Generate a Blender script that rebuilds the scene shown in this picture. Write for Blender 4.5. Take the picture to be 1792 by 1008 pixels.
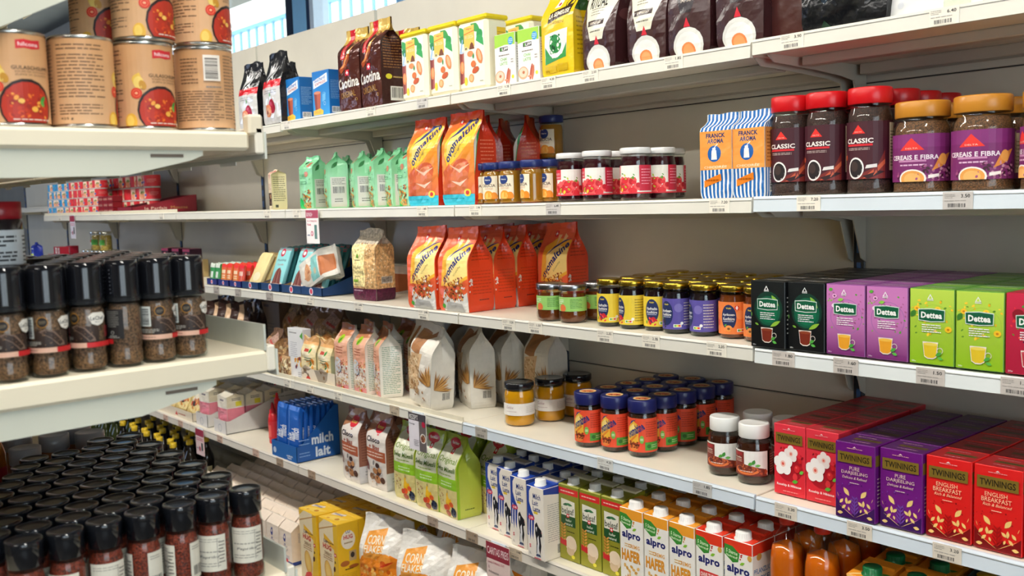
import bpy, math, random
from mathutils import Vector, Matrix, noise
from mathutils.geometry import tessellate_polygon

for o in list(bpy.data.objects): bpy.data.objects.remove(o)
scene = bpy.context.scene
col = scene.collection
pi = math.pi

# ------------------------------------------------------------------ camera
EYE = 1.45                       # eye height above the floor
FPX, YAW, PITCH, ROLL = 1694.65, 0.71163, -0.09127, -0.0308
FW = Vector((-math.cos(YAW)*math.cos(PITCH), math.sin(YAW)*math.cos(PITCH), math.sin(PITCH)))
R0 = FW.cross(Vector((0, 0, 1))).normalized(); U0 = R0.cross(FW)
RT = R0*math.cos(ROLL)+U0*math.sin(ROLL); UP = -R0*math.sin(ROLL)+U0*math.cos(ROLL)
cd = bpy.data.cameras.new('camera'); cam = bpy.data.objects.new('camera', cd); col.objects.link(cam)
cam.matrix_world = Matrix(((RT.x, UP.x, -FW.x, 0), (RT.y, UP.y, -FW.y, 0), (RT.z, UP.z, -FW.z, EYE), (0, 0, 0, 1)))
cd.sensor_width = 36; cd.lens = FPX*36/1792; cd.clip_start = .02; cd.clip_end = 200
cd.dof.use_dof = True; cd.dof.focus_distance = 2.1; cd.dof.aperture_fstop = 7.1
scene.camera = cam

# ------------------------------------------------------------------ exposure, world, lights
vs = scene.view_settings
vs.view_transform = 'Standard'; vs.look = 'None'; vs.gamma = 1; vs.use_curve_mapping = False
vs.exposure = 0.0
w = bpy.data.worlds.new('daylight'); scene.world = w; w.use_nodes = True
nt = w.node_tree; nt.nodes.clear()
wo = nt.nodes.new('ShaderNodeOutputWorld'); bg = nt.nodes.new('ShaderNodeBackground')
sk = nt.nodes.new('ShaderNodeTexSky'); sk.sky_type = 'HOSEK_WILKIE'; sk.sun_direction = (-.3, .4, .85); sk.turbidity = 6
mx = nt.nodes.new('ShaderNodeMixRGB'); mx.inputs[0].default_value = .8; mx.inputs[2].default_value = (.94, .98, 1, 1)
nt.links.new(sk.outputs[0], mx.inputs[1]); nt.links.new(mx.outputs[0], bg.inputs[0])
bg.inputs[1].default_value = 4.0; nt.links.new(bg.outputs[0], wo.inputs[0])

def area(name, loc, sx, sy, power, color, aim=(0, 0, -1)):
    l = bpy.data.lights.new(name, 'AREA'); l.shape = 'RECTANGLE'; l.size = sx; l.size_y = sy
    l.energy = power; l.color = color
    o = bpy.data.objects.new(name, l); col.objects.link(o)
    d = Vector(aim).normalized()
    o.location = loc; o.rotation_euler = d.to_track_quat('-Z', 'Y' if abs(d.z) < .9 else 'Y').to_euler()
    return o
LAMP_Z = EYE+1.62
LAMPS = [(-.1, .34), (-1.75, .34), (-3.4, .34), (-5.05, .34), (-.1, -1.9), (-1.75, -1.9), (-3.4, -1.9)]  # rear row is added to throw more level light on the product fronts
for lx, ly in LAMPS:
    area('tube_light', (lx, ly, LAMP_Z-.055), 1.5, .16, 37 if ly > 0 else 42, (1, .955, .875))
# daylight from the shop window beside the camera
area('window_light', (2.6, -.6, 1.7), 2.2, 2.0, 24, (.66, .80, 1), (-1, .35, -.12))
area('window_light', (-8.6, -2.9, 1.7), 3.2, 1.8, 80, (.55, .70, 1), (.15, 1, 0))  # added blue fill for the far-left panels, not from any window

# ------------------------------------------------------------------ colours and materials
def lin(c): return c/12.92 if c <= .04045 else ((c+.055)/1.055)**2.4
_hx = {}
def hx(s):
    if not isinstance(s, str): return s
    if s not in _hx: _hx[s] = (lin(int(s[0:2], 16)/255), lin(int(s[2:4], 16)/255), lin(int(s[4:6], 16)/255), 1)
    return _hx[s]

MATS = {}
def mat(name, rough=.5, metal=0, coat=0, bump=0, bscale=40, grain=0, gscale=300, spec=.5, vary=.0):
    m = bpy.data.materials.new(name); m.use_nodes = True; n = m.node_tree; b = n.nodes['Principled BSDF']
    a = n.nodes.new('ShaderNodeAttribute'); a.attribute_name = 'Col'
    src = a.outputs['Color']
    tc = n.nodes.new('ShaderNodeTexCoord')
    if grain or vary:
        t = n.nodes.new('ShaderNodeTexNoise'); t.inputs['Scale'].default_value = gscale; t.inputs['Detail'].default_value = 3
        n.links.new(tc.outputs['Object'], t.inputs['Vector'])
        r = n.nodes.new('ShaderNodeMapRange'); r.inputs[1].default_value = .35; r.inputs[2].default_value = .65
        k = grain or vary
        r.inputs[3].default_value = 1-k; r.inputs[4].default_value = 1+k
        n.links.new(t.outputs['Fac'], r.inputs[0])
        v = n.nodes.new('ShaderNodeVectorMath'); v.operation = 'SCALE'
        n.links.new(src, v.inputs[0]); n.links.new(r.outputs[0], v.inputs['Scale']); src = v.outputs[0]
    n.links.new(src, b.inputs['Base Color'])
    b.inputs['Roughness'].default_value = rough; b.inputs['Metallic'].default_value = metal
    b.inputs['Coat Weight'].default_value = coat; b.inputs['Coat Roughness'].default_value = .12
    b.inputs['Specular IOR Level'].default_value = spec
    if bump:
        t = n.nodes.new('ShaderNodeTexNoise'); t.inputs['Scale'].default_value = bscale; t.inputs['Detail'].default_value = 2
        n.links.new(tc.outputs['Object'], t.inputs['Vector'])
        u = n.nodes.new('ShaderNodeBump'); u.inputs['Strength'].default_value = bump; u.inputs['Distance'].default_value = .004
        n.links.new(t.outputs['Fac'], u.inputs['Height']); n.links.new(u.outputs[0], b.inputs['Normal'])
    MATS[name] = m; return m
mat('paper', .5, vary=.03, gscale=60)
mat('card', .34, spec=.5, vary=.02, gscale=30)
mat('film', .26, bump=.5, bscale=38, spec=.6)
mat('foil', .2, metal=.25, bump=.8, bscale=45)
mat('plastic', .3, vary=.02, gscale=40)
mat('gloss', .07, spec=.6, vary=.05, gscale=25)
mat('metal', .25, metal=1)
mat('grain', .6, grain=.75, gscale=420, bump=.5, bscale=400)
mat('flake', .5, grain=.35, gscale=120, bump=.7, bscale=120)
mat('enamel', .38, vary=.03, gscale=6)
mat('wall', .8, vary=.05, gscale=4)
mat('fabric', .9, vary=.06, gscale=20)
g = bpy.data.materials.new('glass'); g.use_nodes = True; n = g.node_tree; n.nodes.clear()
go = n.nodes.new('ShaderNodeOutputMaterial'); gm = n.nodes.new('ShaderNodeMixShader'); gt = n.nodes.new('ShaderNodeBsdfTransparent')
gg = n.nodes.new('ShaderNodeBsdfGlossy'); gg.inputs['Roughness'].default_value = .04
gf = n.nodes.new('ShaderNodeLayerWeight'); gf.inputs['Blend'].default_value = .5
gp = n.nodes.new('ShaderNodeMath'); gp.operation = 'POWER'; gp.inputs[1].default_value = 3.5
gq = n.nodes.new('ShaderNodeMath'); gq.operation = 'MULTIPLY_ADD'; gq.inputs[1].default_value = .55; gq.inputs[2].default_value = .045
n.links.new(gf.outputs['Facing'], gp.inputs[0]); n.links.new(gp.outputs[0], gq.inputs[0])
gt.inputs[0].default_value = (.93, .97, .95, 1)
n.links.new(gq.outputs[0], gm.inputs[0]); n.links.new(gt.outputs[0], gm.inputs[1]); n.links.new(gg.outputs[0], gm.inputs[2]); n.links.new(gm.outputs[0], go.inputs[0])
MATS['glass'] = g
MNAMES = list(MATS)

# ------------------------------------------------------------------ mesh building
class MB:
    def __init__(s): s.v = []; s.f = []; s.c = []; s.m = []; s.s = []
    def add(s, verts, faces, c, m='card', smooth=False):
        """c: one colour, or a list with one colour per vertex"""
        b = len(s.v); s.v += [tuple(x) for x in verts]
        per = isinstance(c, list); cc = [hx(x) for x in c] if per else hx(c)
        for f in faces:
            s.f.append([b+i for i in f]); s.m.append(m); s.s.append(smooth)
            s.c += [cc[i] for i in f] if per else [cc]*len(f)
        return s
    def build(s, name, parent=None, loc=None):
        me = bpy.data.meshes.new(name); me.from_pydata(s.v, [], s.f)
        used = [x for x in MNAMES if x in set(s.m)]
        for x in used: me.materials.append(MATS[x])
        ix = {x: i for i, x in enumerate(used)}
        me.polygons.foreach_set('material_index', [ix[x] for x in s.m])
        me.polygons.foreach_set('use_smooth', s.s)
        a = me.color_attributes.new('Col', 'FLOAT_COLOR', 'CORNER')
        a.data.foreach_set('color', [q for c in s.c for q in c])
        me.update()
        o = bpy.data.objects.new(name, me); col.objects.link(o)
        if parent: o.parent = parent
        if loc: o.location = loc
        return o
    def box(s, x0, y0, z0, x1, y1, z1, c, m='card', bv=0.0):
        if bv <= 0:
            v = [(x, y, z) for z in (z0, z1) for y in (y0, y1) for x in (x0, x1)]
            return s.add(v, [(0, 2, 3, 1), (4, 5, 7, 6), (0, 1, 5, 4), (1, 3, 7, 5), (3, 2, 6, 7), (2, 0, 4, 6)], c, m)
        X, Y, Z = (x0, x1), (y0, y1), (z0, z1); v = []; idx = {}
        for i in (0, 1):
            for j in (0, 1):
                for k in (0, 1):
                    sx, sy, sz = 1-2*i, 1-2*j, 1-2*k
                    for a in range(3):
                        p = [X[i]+sx*bv, Y[j]+sy*bv, Z[k]+sz*bv]; p[a] = (X[i], Y[j], Z[k])[a]
                        idx[i, j, k, a] = len(v); v.append(tuple(p))
        F = []
        for a in range(3):
            b_, c_ = [(1, 2), (2, 0), (0, 1)][a]
            for e in (0, 1):
                q = []
                for (p, r) in ((0, 0), (1, 0), (1, 1), (0, 1)):
                    t = [0, 0, 0]; t[a] = e; t[b_] = p; t[c_] = r; q.append(idx[t[0], t[1], t[2], a])
                F.append(q if e else q[::-1])
        for a in range(3):
            b_, c_ = [(1, 2), (2, 0), (0, 1)][a]
            for p in (0, 1):
                for r in (0, 1):
                    t0 = [0, 0, 0]; t0[b_] = p; t0[c_] = r; t1 = list(t0); t1[a] = 1
                    q = [idx[(*t0, b_)], idx[(*t0, c_)], idx[(*t1, c_)], idx[(*t1, b_)]]
                    F.append(q if (p+r) % 2 else q[::-1])
        for i in (0, 1):
            for j in (0, 1):
                for k in (0, 1):
                    q = [idx[i, j, k, 0], idx[i, j, k, 1], idx[i, j, k, 2]]
                    F.append(q if (i+j+k) % 2 else q[::-1])
        return s.add(v, F, c, m)
    def lathe(s, prof, c, m='plastic', n=28, cx=0, cy=0, caps=(True, True), smooth=True):
        """prof: [(r, z)] or [(r, z, colour)] from bottom to top"""
        v = []; cols = []
        for q in prof:
            for i in range(n):
                a = 2*pi*i/n; v.append((cx+q[0]*math.cos(a), cy+q[0]*math.sin(a), q[1])); cols.append(q[2] if len(q) > 2 else c)
        F = [(k*n+i, k*n+(i+1) % n, (k+1)*n+(i+1) % n, (k+1)*n+i) for k in range(len(prof)-1) for i in range(n)]
        s.add(v, F, cols, m, smooth)
        for e, k in ((0, 0), (1, len(prof)-1)):
            if caps[e] and prof[k][0] > 1e-4:
                q = [v[k*n+i] for i in range(n)]
                s.add(q, [list(range(n))[::1 if e else -1]], cols[k*n], m)
        return s
    def tube(s, pts, r, c, m='metal', n=8):
        pts = [Vector(p) for p in pts]
        for a, b in zip(pts, pts[1:]):
            d = (b-a).normalized(); x = d.orthogonal().normalized(); y = d.cross(x); v = []
            for p in (a, b):
                for i in range(n): v.append(p+x*r*math.cos(2*pi*i/n)+y*r*math.sin(2*pi*i/n))
            s.add(v, [(i, (i+1) % n, n+(i+1) % n, n+i) for i in range(n)]+[list(range(n))[::-1], list(range(n, 2*n))], c, m, False)
        return s
    def prism(s, poly, axis, a0, a1, c, m='enamel'):
        """poly: 2D outline, extruded along axis 0 (poly = y,z), 1 (x,z) or 2 (x,y)"""
        def p3(p, a): return {0: (a, p[0], p[1]), 1: (p[0], a, p[1]), 2: (p[0], p[1], a)}[axis]
        n = len(poly); v = [p3(p, a0) for p in poly]+[p3(p, a1) for p in poly]
        tr = tessellate_polygon([[Vector((p[0], p[1], 0)) for p in poly]])
        F = [list(t) for t in tr]+[[i+n for i in t][::-1] for t in tr]+[(i, (i+1) % n, n+(i+1) % n, n+i) for i in range(n)]
        return s.add(v, F, c, m)
    def art(s, shapes, A, fn, nu=1, nv=1, m='card', base=.0004, step=.00005, smooth=False, diag=False):
        """flat printed shapes in a unit panel (A = height/width); fn(u, v, lift) puts them on the surface"""
        for li, (poly, cf) in enumerate(shape_polys(shapes, A)):
            off = base+step*li
            for P in poly:
                for Q in (clip_diag(clip_grid(P, nu, nv), nu, nv) if diag else clip_grid(P, nu, nv)):
                    s.add([fn(u, v, off) for u, v in Q], [list(range(len(Q)))], [cf(u, v) for u, v in Q] if callable(cf) else cf, m, smooth)
        return s

def clip(P, ax, k, keep_ge):
    out = []; n = len(P)
    for i in range(n):
        a, b = P[i], P[(i+1) % n]; da = a[ax]-k; db = b[ax]-k
        if not keep_ge: da, db = -da, -db
        if da >= 0: out.append(a)
        if (da > 0 and db < 0) or (da < 0 and db > 0):
            t = da/(da-db); out.append(tuple(p+t*(q-p) for p, q in zip(a, b)))
    return out
def clip_grid(P, nu, nv):
    for ax in (0, 1):
        P = clip(P, ax, 0, True)
        if len(P) < 3: return
        P = clip(P, ax, 1, False)
        if len(P) < 3: return
    parts = [P]
    for ax, n in ((0, nu), (1, nv)):
        nxt = []
        for Q in parts:
            lo = min(q[ax] for q in Q); hi = max(q[ax] for q in Q)
            for k in range(int(lo*n+1e-9), min(n-1, int(hi*n-1e-9))+1):
                T = Q
                if lo < k/n: T = clip(T, ax, k/n, True)
                if len(T) > 2 and hi > (k+1)/n: T = clip(T, ax, (k+1)/n, False)
                if len(T) > 2: nxt.append(T)
        parts = nxt
    for Q in parts:
        R = []
        for q in Q:
            if not R or abs(q[0]-R[-1][0])+abs(q[1]-R[-1][1]) > 1e-6: R.append(q)
        if len(R) > 2 and abs(R[0][0]-R[-1][0])+abs(R[0][1]-R[-1][1]) < 1e-6: R.pop()
        if len(R) > 2: yield R

def clip_diag(polys, nu, nv):
    """cut every piece along its grid cell's diagonal, so that it lies flat on the two triangles below"""
    for Q in polys:
        a = int(sum(q[0] for q in Q)/len(Q)*nu); b = int(sum(q[1] for q in Q)/len(Q)*nv)
        W_ = [(u, v, (u*nu-a)-(v*nv-b)) for u, v in Q]
        for ge in (True, False):
            if all(abs(w[2]) < 1e-6 for w in W_): continue
            C = clip(W_, 2, 0, ge) if any((w[2] > 1e-6) == ge and abs(w[2]) > 1e-6 for w in W_) else []
            if len(C) > 2: yield [(c[0], c[1]) for c in C]
_tx = {}
def text_polys(t, b):
    if (t, b) in _tx: return _tx[t, b]
    cu = bpy.data.curves.new('lettering', 'FONT'); cu.body = t; cu.offset = b; cu.resolution_u = 2; cu.space_character = 1+b*1.2
    ob = bpy.data.objects.new('lettering', cu); col.objects.link(ob)
    dg = bpy.context.evaluated_depsgraph_get(); dg.update()
    me = bpy.data.meshes.new_from_object(ob.evaluated_get(dg))
    vs_ = [(v.co.x, v.co.y) for v in me.vertices]; fs = [[vs_[i] for i in p.vertices] for p in me.polygons]
    x0 = min(v[0] for v in vs_); x1 = max(v[0] for v in vs_); y0 = min(v[1] for v in vs_); y1 = max(v[1] for v in vs_)
    r = [[((x-x0)/(x1-x0)-.5, (y-y0)/(y1-y0)-.5) for x, y in f] for f in fs]
    bpy.data.objects.remove(ob); bpy.data.curves.remove(cu); bpy.data.meshes.remove(me)
    _tx[t, b] = r; return r

# the little drawing vocabulary (u, v in 0..1, v upward)
def R(x0, y0, x1, y1, c): return ('p', [(x0, y0), (x1, y0), (x1, y1), (x0, y1)], c)
def G(x0, y0, x1, y1, cb, ct, ax=1): return ('g', x0, y0, x1, y1, cb, ct, ax)
def E(x, y, rx, ry, c, rot=0, n=18): return ('e', x, y, rx, ry, c, rot, n)
def EH(x, y, rx, ryh, c): return ('h', x, y, rx, ryh, c)               # ry in panel heights, for wrap-round labels
def P(pts, c): return ('p', pts, c)
def T(s, x, y, w_, h_, c, b=.02, rot=0, sh=0): return ('t', s, x, y, w_, h_, c, b, rot, sh)
def LN(x0, y0, x1, y1, n_, c, seed=1, k=.45):
    """a block of small print: n_ rows of words"""
    return ('l', x0, y0, x1, y1, n_, c, seed, k)
def BAR(x0, y0, x1, y1, bgc='f2f2ee', c='26262a', ax=0): return ('b', x0, y0, x1, y1, bgc, c, ax)
def SC(n_, x0, y0, x1, y1, r0, r1, cols, seed=1, asp=.7): return ('s', n_, x0, y0, x1, y1, r0, r1, cols, seed, asp)
def LF(x, y, L, W_, rot, c): return ('f', x, y, L, W_, rot, c)       # a leaf
def RG(x, y, r, t, c): return ('o', x, y, r, t, c)                    # a ring
def TRI(x, y, w_, h_, c): return ('p', [(x-w_/2, y), (x+w_/2, y), (x, y+h_)], c)
def FLW(x, y, r, c, cc, cs):
    """a five-petalled flower"""
    o = []
    for k in range(5):
        a = 2*pi*k/5+.4; o.append(('F', x, y, .62*r*math.cos(a), .62*r*math.sin(a), .52*r, c))
    return o+[E(x, y, .5*r, .5*r, c), E(x, y, .30*r, .30*r, cc), E(x, y, .14*r, .14*r, cs)]
def CROSS(x, y, w_, A): # a small white cross on a red square
    h_ = w_/A
    return [R(x-w_/2, y-h_/2, x+w_/2, y+h_/2, 'd8202c'), R(x-w_*.3, y-h_*.1, x+w_*.3, y+h_*.1, 'ffffff'), R(x-w_*.1, y-h_*.3, x+w_*.1, y+h_*.3, 'ffffff')]

def ell(x, y, rx, ry, A, rot=0, n=18):
    c, s = math.cos(rot), math.sin(rot)
    return [(x+rx*math.cos(t)*c-ry*math.sin(t)*s, y+(rx*math.cos(t)*s+ry*math.sin(t)*c)/A) for t in [2*pi*i/n for i in range(n)]]
def shape_polys(shapes, A):
    """radii are in panel widths, so circles stay round"""
    flat = []
    for q in shapes: flat += q if isinstance(q, list) else [q]
    for q in flat:
        k = q[0]
        if k == 'p':
            pts = q[1]
            if len(pts) <= 4 and len(pts) > 2: yield [pts], q[2]
            else:
                tr = tessellate_polygon([[Vector((a, b, 0)) for a, b in pts]]); yield [[pts[i] for i in t] for t in tr], q[2]
        elif k == 'g':
            _, x0, y0, x1, y1, cb, ct, ax = q; cb, ct = hx(cb), hx(ct)
            lo, hi = ((x0, x1), (y0, y1))[ax]
            def cf(u, v, lo=lo, hi=hi, cb=cb, ct=ct, ax=ax):
                t = max(0, min(1, ((u, v)[ax]-lo)/(hi-lo))); return tuple(cb[i]+t*(ct[i]-cb[i]) for i in range(4))
            yield [[(x0, y0), (x1, y0), (x1, y1), (x0, y1)]], cf
        elif k == 'e': yield [ell(q[1], q[2], q[3], q[4], A, q[6], q[7])], q[5]
        elif k == 'F': yield [ell(q[1]+q[3], q[2]+q[4]/A, q[5], q[5], A, 0, 14)], q[6]
        elif k == 'h': yield [ell(q[1], q[2], q[3], q[4]*A, A, 0, 20)], q[5]
        elif k == 'f':
            _, x, y, L, W_, rot, c = q; c_, s_ = math.cos(rot), math.sin(rot); pts = []
            for i in range(7): t = i/6; pts.append((L*t, W_/2*math.sin(pi*t)))
            for i in range(5, 0, -1): t = i/6; pts.append((L*t, -W_/2*math.sin(pi*t)))
            yield [[(x+a*c_-b*s_, y+(a*s_+b*c_)/A) for a, b in pts]], c
        elif k == 'o':
            _, x, y, r, t, c = q; o_ = ell(x, y, r, r, A, 0, 22); i_ = ell(x, y, r-t, r-t, A, 0, 22)
            yield [[o_[i], o_[(i+1) % 22], i_[(i+1) % 22], i_[i]] for i in range(22)], c
        elif k == 't':
            _, s, x, y, w_, h_, c, b, rot, sh = q; c_, s_ = math.cos(rot), math.sin(rot); out = []
            for f in text_polys(s, b):
                pl = []
                for a, d in f:
                    X = a*w_+d*h_*A*sh; Y = d*h_*A; pl.append((x+X*c_-Y*s_, y+(X*s_+Y*c_)/A))
                out.append(pl)
            yield out, c
        elif k == 'l':
            _, x0, y0, x1, y1, n_, c, sd, kk = q; rn = random.Random(sd); out = []; dy = (y1-y0)/n_
            for i in range(n_):
                x = x0; y = y1-(i+.5)*dy; h = dy*kk/2; end = x1-(rn.random()*.3*(x1-x0) if i % 3 == 2 else 0)
                while x < end:
                    w_ = (x1-x0)*rn.uniform(.08, .26); e = min(end, x+w_); out.append([(x, y-h), (e, y-h), (e, y+h), (x, y+h)]); x = e+(x1-x0)*.03
            yield out, c
        elif k == 'b':
            _, x0, y0, x1, y1, bgc, c, ax = q
            yield [[(x0, y0), (x1, y0), (x1, y1), (x0, y1)]], bgc
            rn = random.Random(7); out = []; t = .08
            while t < .9:
                w_ = rn.choice((.015, .03, .045)); a, b_ = t, t+w_
                if ax == 0: out.append([(x0+a*(x1-x0), y0+.18*(y1-y0)), (x0+b_*(x1-x0), y0+.18*(y1-y0)), (x0+b_*(x1-x0), y0+.92*(y1-y0)), (x0+a*(x1-x0), y0+.92*(y1-y0))])
                else: out.append([(x0+.1*(x1-x0), y0+a*(y1-y0)), (x0+.85*(x1-x0), y0+a*(y1-y0)), (x0+.85*(x1-x0), y0+b_*(y1-y0)), (x0+.1*(x1-x0), y0+b_*(y1-y0))])
                t += w_+rn.choice((.02, .035))
            yield out, c
        elif k == 's':
            _, n_, x0, y0, x1, y1, r0, r1, cols, sd, asp = q; rn = random.Random(sd); by = {}
            for i in range(n_):
                r = rn.uniform(r0, r1); by.setdefault(rn.choice(cols), []).append(ell(rn.uniform(x0, x1), rn.uniform(y0, y1), r, r*asp*rn.uniform(.7, 1.2), A, rn.uniform(0, 3), 8))
            for c, pl in by.items():
                # overlapping blobs of one colour each get a hair of their own lift
                for h in range(0, len(pl), max(1, len(pl)//3)): yield pl[h:h+max(1, len(pl)//3)], c

# ------------------------------------------------------------------ things
def tag(o, label, cat, group=None, kind=None):
    if label: o['label'] = label
    if cat: o['category'] = cat
    if group: o['group'] = group
    if kind: o['kind'] = kind
    return o
def empty(name, loc=(0, 0, 0), rz=0):
    o = bpy.data.objects.new(name, None); col.objects.link(o); o.location = loc; o.rotation_euler.z = rz
    o.empty_display_size = .03; return o
def copy_tree(o, parent=None):
    c = o.copy(); col.objects.link(c); c.parent = parent
    for ch in o.children: copy_tree(ch, c)
    return c
def struct(o): o['kind'] = 'structure'; return o

PROTO = {}
def put(key, x, y, z, label, cat, group=None, rz=0, rx=0, ry=0, s=1):
    """stand one more product of this kind at a spot; the first use takes the original itself"""
    e = PROTO[key]
    if not e[1]: o = e[0]; e[1] = True
    else: o = copy_tree(e[0])
    o.location = (x, y, z); o.rotation_euler = (rx, ry, rz); o.scale = (s, s, s) if not isinstance(s, tuple) else s
    for k in ('label', 'category', 'group'):
        if k in o: del o[k]
    return tag(o, label, cat, group)

# ------------------------------------------------------------------ the shelving geometry (metres; z above the floor)
FY = 1.680                      # front edge of the long wall of shelves
BY = 2.097                      # its back panels
ROW = {1: EYE+.301, 2: EYE-.0116, 3: EYE-.319, 4: EYE-.636, 5: EYE-.953, 6: EYE-1.337}
FRONT = {1: FY, 2: FY, 3: FY, 4: FY, 5: FY, 6: 1.60}
JX = lambda j: -1.181-j         # joints between the bays
def on_row(px, y, z):
    """the x on the shelf line (y, z) that the photograph shows in column px"""
    lo, hi = -9.0, -.15
    for _ in range(40):
        m = (lo+hi)/2; d = Vector((m, y, z-EYE))
        if 896+FPX*d.dot(RT)/d.dot(FW) < px: lo = m
        else: hi = m
    return m
# ------------------------------------------------------------------ room shell
def slab(name, x0, y0, z0, x1, y1, z1, c, m='wall'):
    return struct(MB().box(x0, y0, z0, x1, y1, z1, c, m).build(name))
slab('floor', -13, -3, -.1, 3, 4, 0, '4c4843', 'enamel')
slab('ceiling', -13, -3, 3.25, 3, 4, 3.35, '8c8a84')
slab('wall_left', -13.1, -3, 0, -13, 4, 3.25, '7a7f90')
slab('wall_rear', -13, -3.1, 0, 3, -3, 3.25, '5c5954')
# back wall with a clerestory of windows above the shelving
slab('wall_back', -13, 3.0, 0, 3, 3.12, 1.9, 'c9c4b8')
slab('wall_back', -13, 3.0, 3.05, 3, 3.12, 3.25, 'c9c4b8')
slab('wall_back', -1.2, 3.0, 1.9, 3, 3.12, 3.05, 'c9c4b8')
# right wall with the shop window beside the camera
slab('wall_right', 3, -3, 0, 3.1, -1.8, 3.25, 'c9c4b8'); slab('wall_right', 3, .8, 0, 3.1, 4, 3.25, 'c9c4b8')
slab('wall_right', 3, -1.8, 0, 3.1, .8, .5, 'c9c4b8'); slab('wall_right', 3, -1.8, 2.9, 3.1, .8, 3.25, 'c9c4b8')
def window(n, axis, c, a0, a1, z0, z1, posts, t=.1):
    f = MB()
    def bar(p0, p1, q0, q1):
        if axis == 'y': f.box(p0, c, q0, p1, c+t, q1, '86c0f0' if p1-p0 < .5 else '1d4a86', 'plastic', .006)
        else: f.box(c, p0, q0, c+t, p1, q1, '1d4a86', 'plastic', .006)
    bar(a0, a1, z0, z0+.06); bar(a0, a1, z1-.06, z1)
    for p in posts:
        p, hw = p if isinstance(p, tuple) else (p, .04)
        bar(p-hw, p+hw, z0, z1)
        if hw > .1 and axis == 'y':      # dark glazing gaskets either side of the broad post
            f.box(p-hw-.03, c-.004, z0, p-hw+.05, c+t, z1, '10203c', 'plastic'); f.box(p+hw-.035, c-.004, z0, p+hw+.005, c+t, z1, '123058', 'plastic'); f.box(p+hw+.005, c-.004, z0, p+hw+.05, c+t, z1, 'c8d8ec', 'plastic')
    w_ = struct(f.build('window_%d' % n))
    m = MB(); k = c+t*.6
    if axis == 'y': m.box(a0, k, z0, a1, k+.006, z1, 'ffffff', 'glass')
    else: m.box(k, a0, z0, k+.006, a1, z1, 'ffffff', 'glass')
    m.build('pane', w_)
window(1, 'y', 3.0, -13, -1.2, 1.9, 3.05, [(-12.9, .05), (-10.9, .26), (-9.2, .05), (-7.75, .05), (-6.75, .13), (-5.39, .13), (-4.32, .03), (-3.4, .13), (-2.3, .05), (-1.3, .05)])
window(2, 'x', 3.0, -1.8, .8, .5, 2.9, [-1.75, -.5, .75])
# the pale railing of the building across the street
rl = MB()
for i in range(60): rl.box(-26+i*.35, 9.0, 4.5, -26+i*.35+.05, 9.05, 5.0, '86b4e8', 'enamel')
for z in (4.5, 4.97): rl.box(-26, 8.98, z, -5, 9.08, z+.07, '6ea6e4', 'enamel')
rl.box(-26, 9.0, 4.3, -5, 10.5, 4.5, 'dfe6ee', 'enamel')
for i in range(5): rl.box(-25.6+i*5, 9.3, 0, -25.3+i*5, 9.6, 4.3, 'dfe6ee', 'enamel')
tag(rl.build('street_balcony_railing'), 'pale blue balcony railing outside behind the high window', 'railing')
# ceiling lamps over the aisle, and the added row behind the left shelving
for i, (lx, ly) in enumerate(LAMPS):
    t = empty('ceiling_lamp', (lx, ly, LAMP_Z))
    MB().box(-.8, -.1, -.04, .8, .1, .03, 'e8e8e4', 'enamel', .006).build('housing', t)
    for sx in (-.6, .6): MB().tube([(sx, 0, .03), (sx, 0, 3.25-LAMP_Z)], .006, 'b8b8b8').build('suspension_rod', t)
    tag(t, 'white linear ceiling lamp %s' % ('hanging over the aisle, number %d from the camera' % (i+1) if ly > 0 else 'in the row behind the left shelving, number %d' % (i-3)), 'lamp', 'ceiling lamps')

# ------------------------------------------------------------------ long wall of shelving on the right
CREAM, RAIL, RAILB = 'efe8d6', 'dedbd0', 'dfe6ea'
fr = empty('shelving_frame', (0, FY, 0))
bays = [-2, -1, 0, 1, 2, 3, 4, 5, 6]
for j in bays:
    x1, x0 = JX(j)-.010, JX(j+1)+.010
    b = MB(); zs = [.06, .19, .94, 1.69, 2.19]
    for z0, z1 in zip(zs, zs[1:]):
        b.box(x0, BY-FY, z0+.0015, x1, BY-FY+.02, z1-.0015, 'ddd8ca', 'enamel', .0015)
    b.box(x0, BY-FY+.006, .06, x1, BY-FY+.018, 1.78, '3c3a38', 'enamel')
    b.build('back_panel', fr)
for j in bays[1:]+[7]:
    x = JX(j); u = MB()
    u.box(x-.014, BY-FY-.004, .082, x+.014, BY-FY+.05, 1.80, '2d3440', 'enamel', .002)
    for k in range(33): u.box(x-.005, BY-FY-.0055, .10+k*.05, x+.005, BY-FY-.0035, .128+k*.05, '3f6fb0', 'enamel')
    u.build('upright', fr)
tag(MB().box(JX(6)-1.0, 1.66, 0, JX(-2), BY-.01, .055, '55504a', 'enamel').build('plinth'), 'dark plinth under the long wall of shelves', 'plinth')
tag(fr, 'cream back panels and dark slotted uprights carrying the long wall of shelves', 'shelving')

DIG = ['3.90', '2.95', '1.50', '4.20', '1.85', '6.40', '3.20', '1.35', '2.50']
_tagm = {}
def price_tag(x, z, fy, parent, txt, c='e6ddcf', w=.052, h=.030):
    k = (txt, c, w, h)
    if k not in _tagm:
        m = MB(); m.box(-w/2, -.0012, 0, w/2, 0, h, c, 'paper')
        sh = [LN(.06, .62, .42, .9, 3, '8a8580', 3, .3), T(txt, .76, .76, .30, .20, '2a2a2c', .01), LN(.06, .42, .8, .55, 1, 'a09a94', 5, .3),
              BAR(.12, .06, .84, .36, c, '1c1c20')]
        m.art(sh, h/w, lambda u, v, o: ((u-.5)*w, -.0012-o, v*h), m='paper')
        o = m.build('price_tag', parent); _tagm[k] = o.data
    else:
        o = bpy.data.objects.new('price_tag', _tagm[k]); col.objects.link(o); o.parent = parent
    o.location = (x, fy-.0045, z); return o

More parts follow.
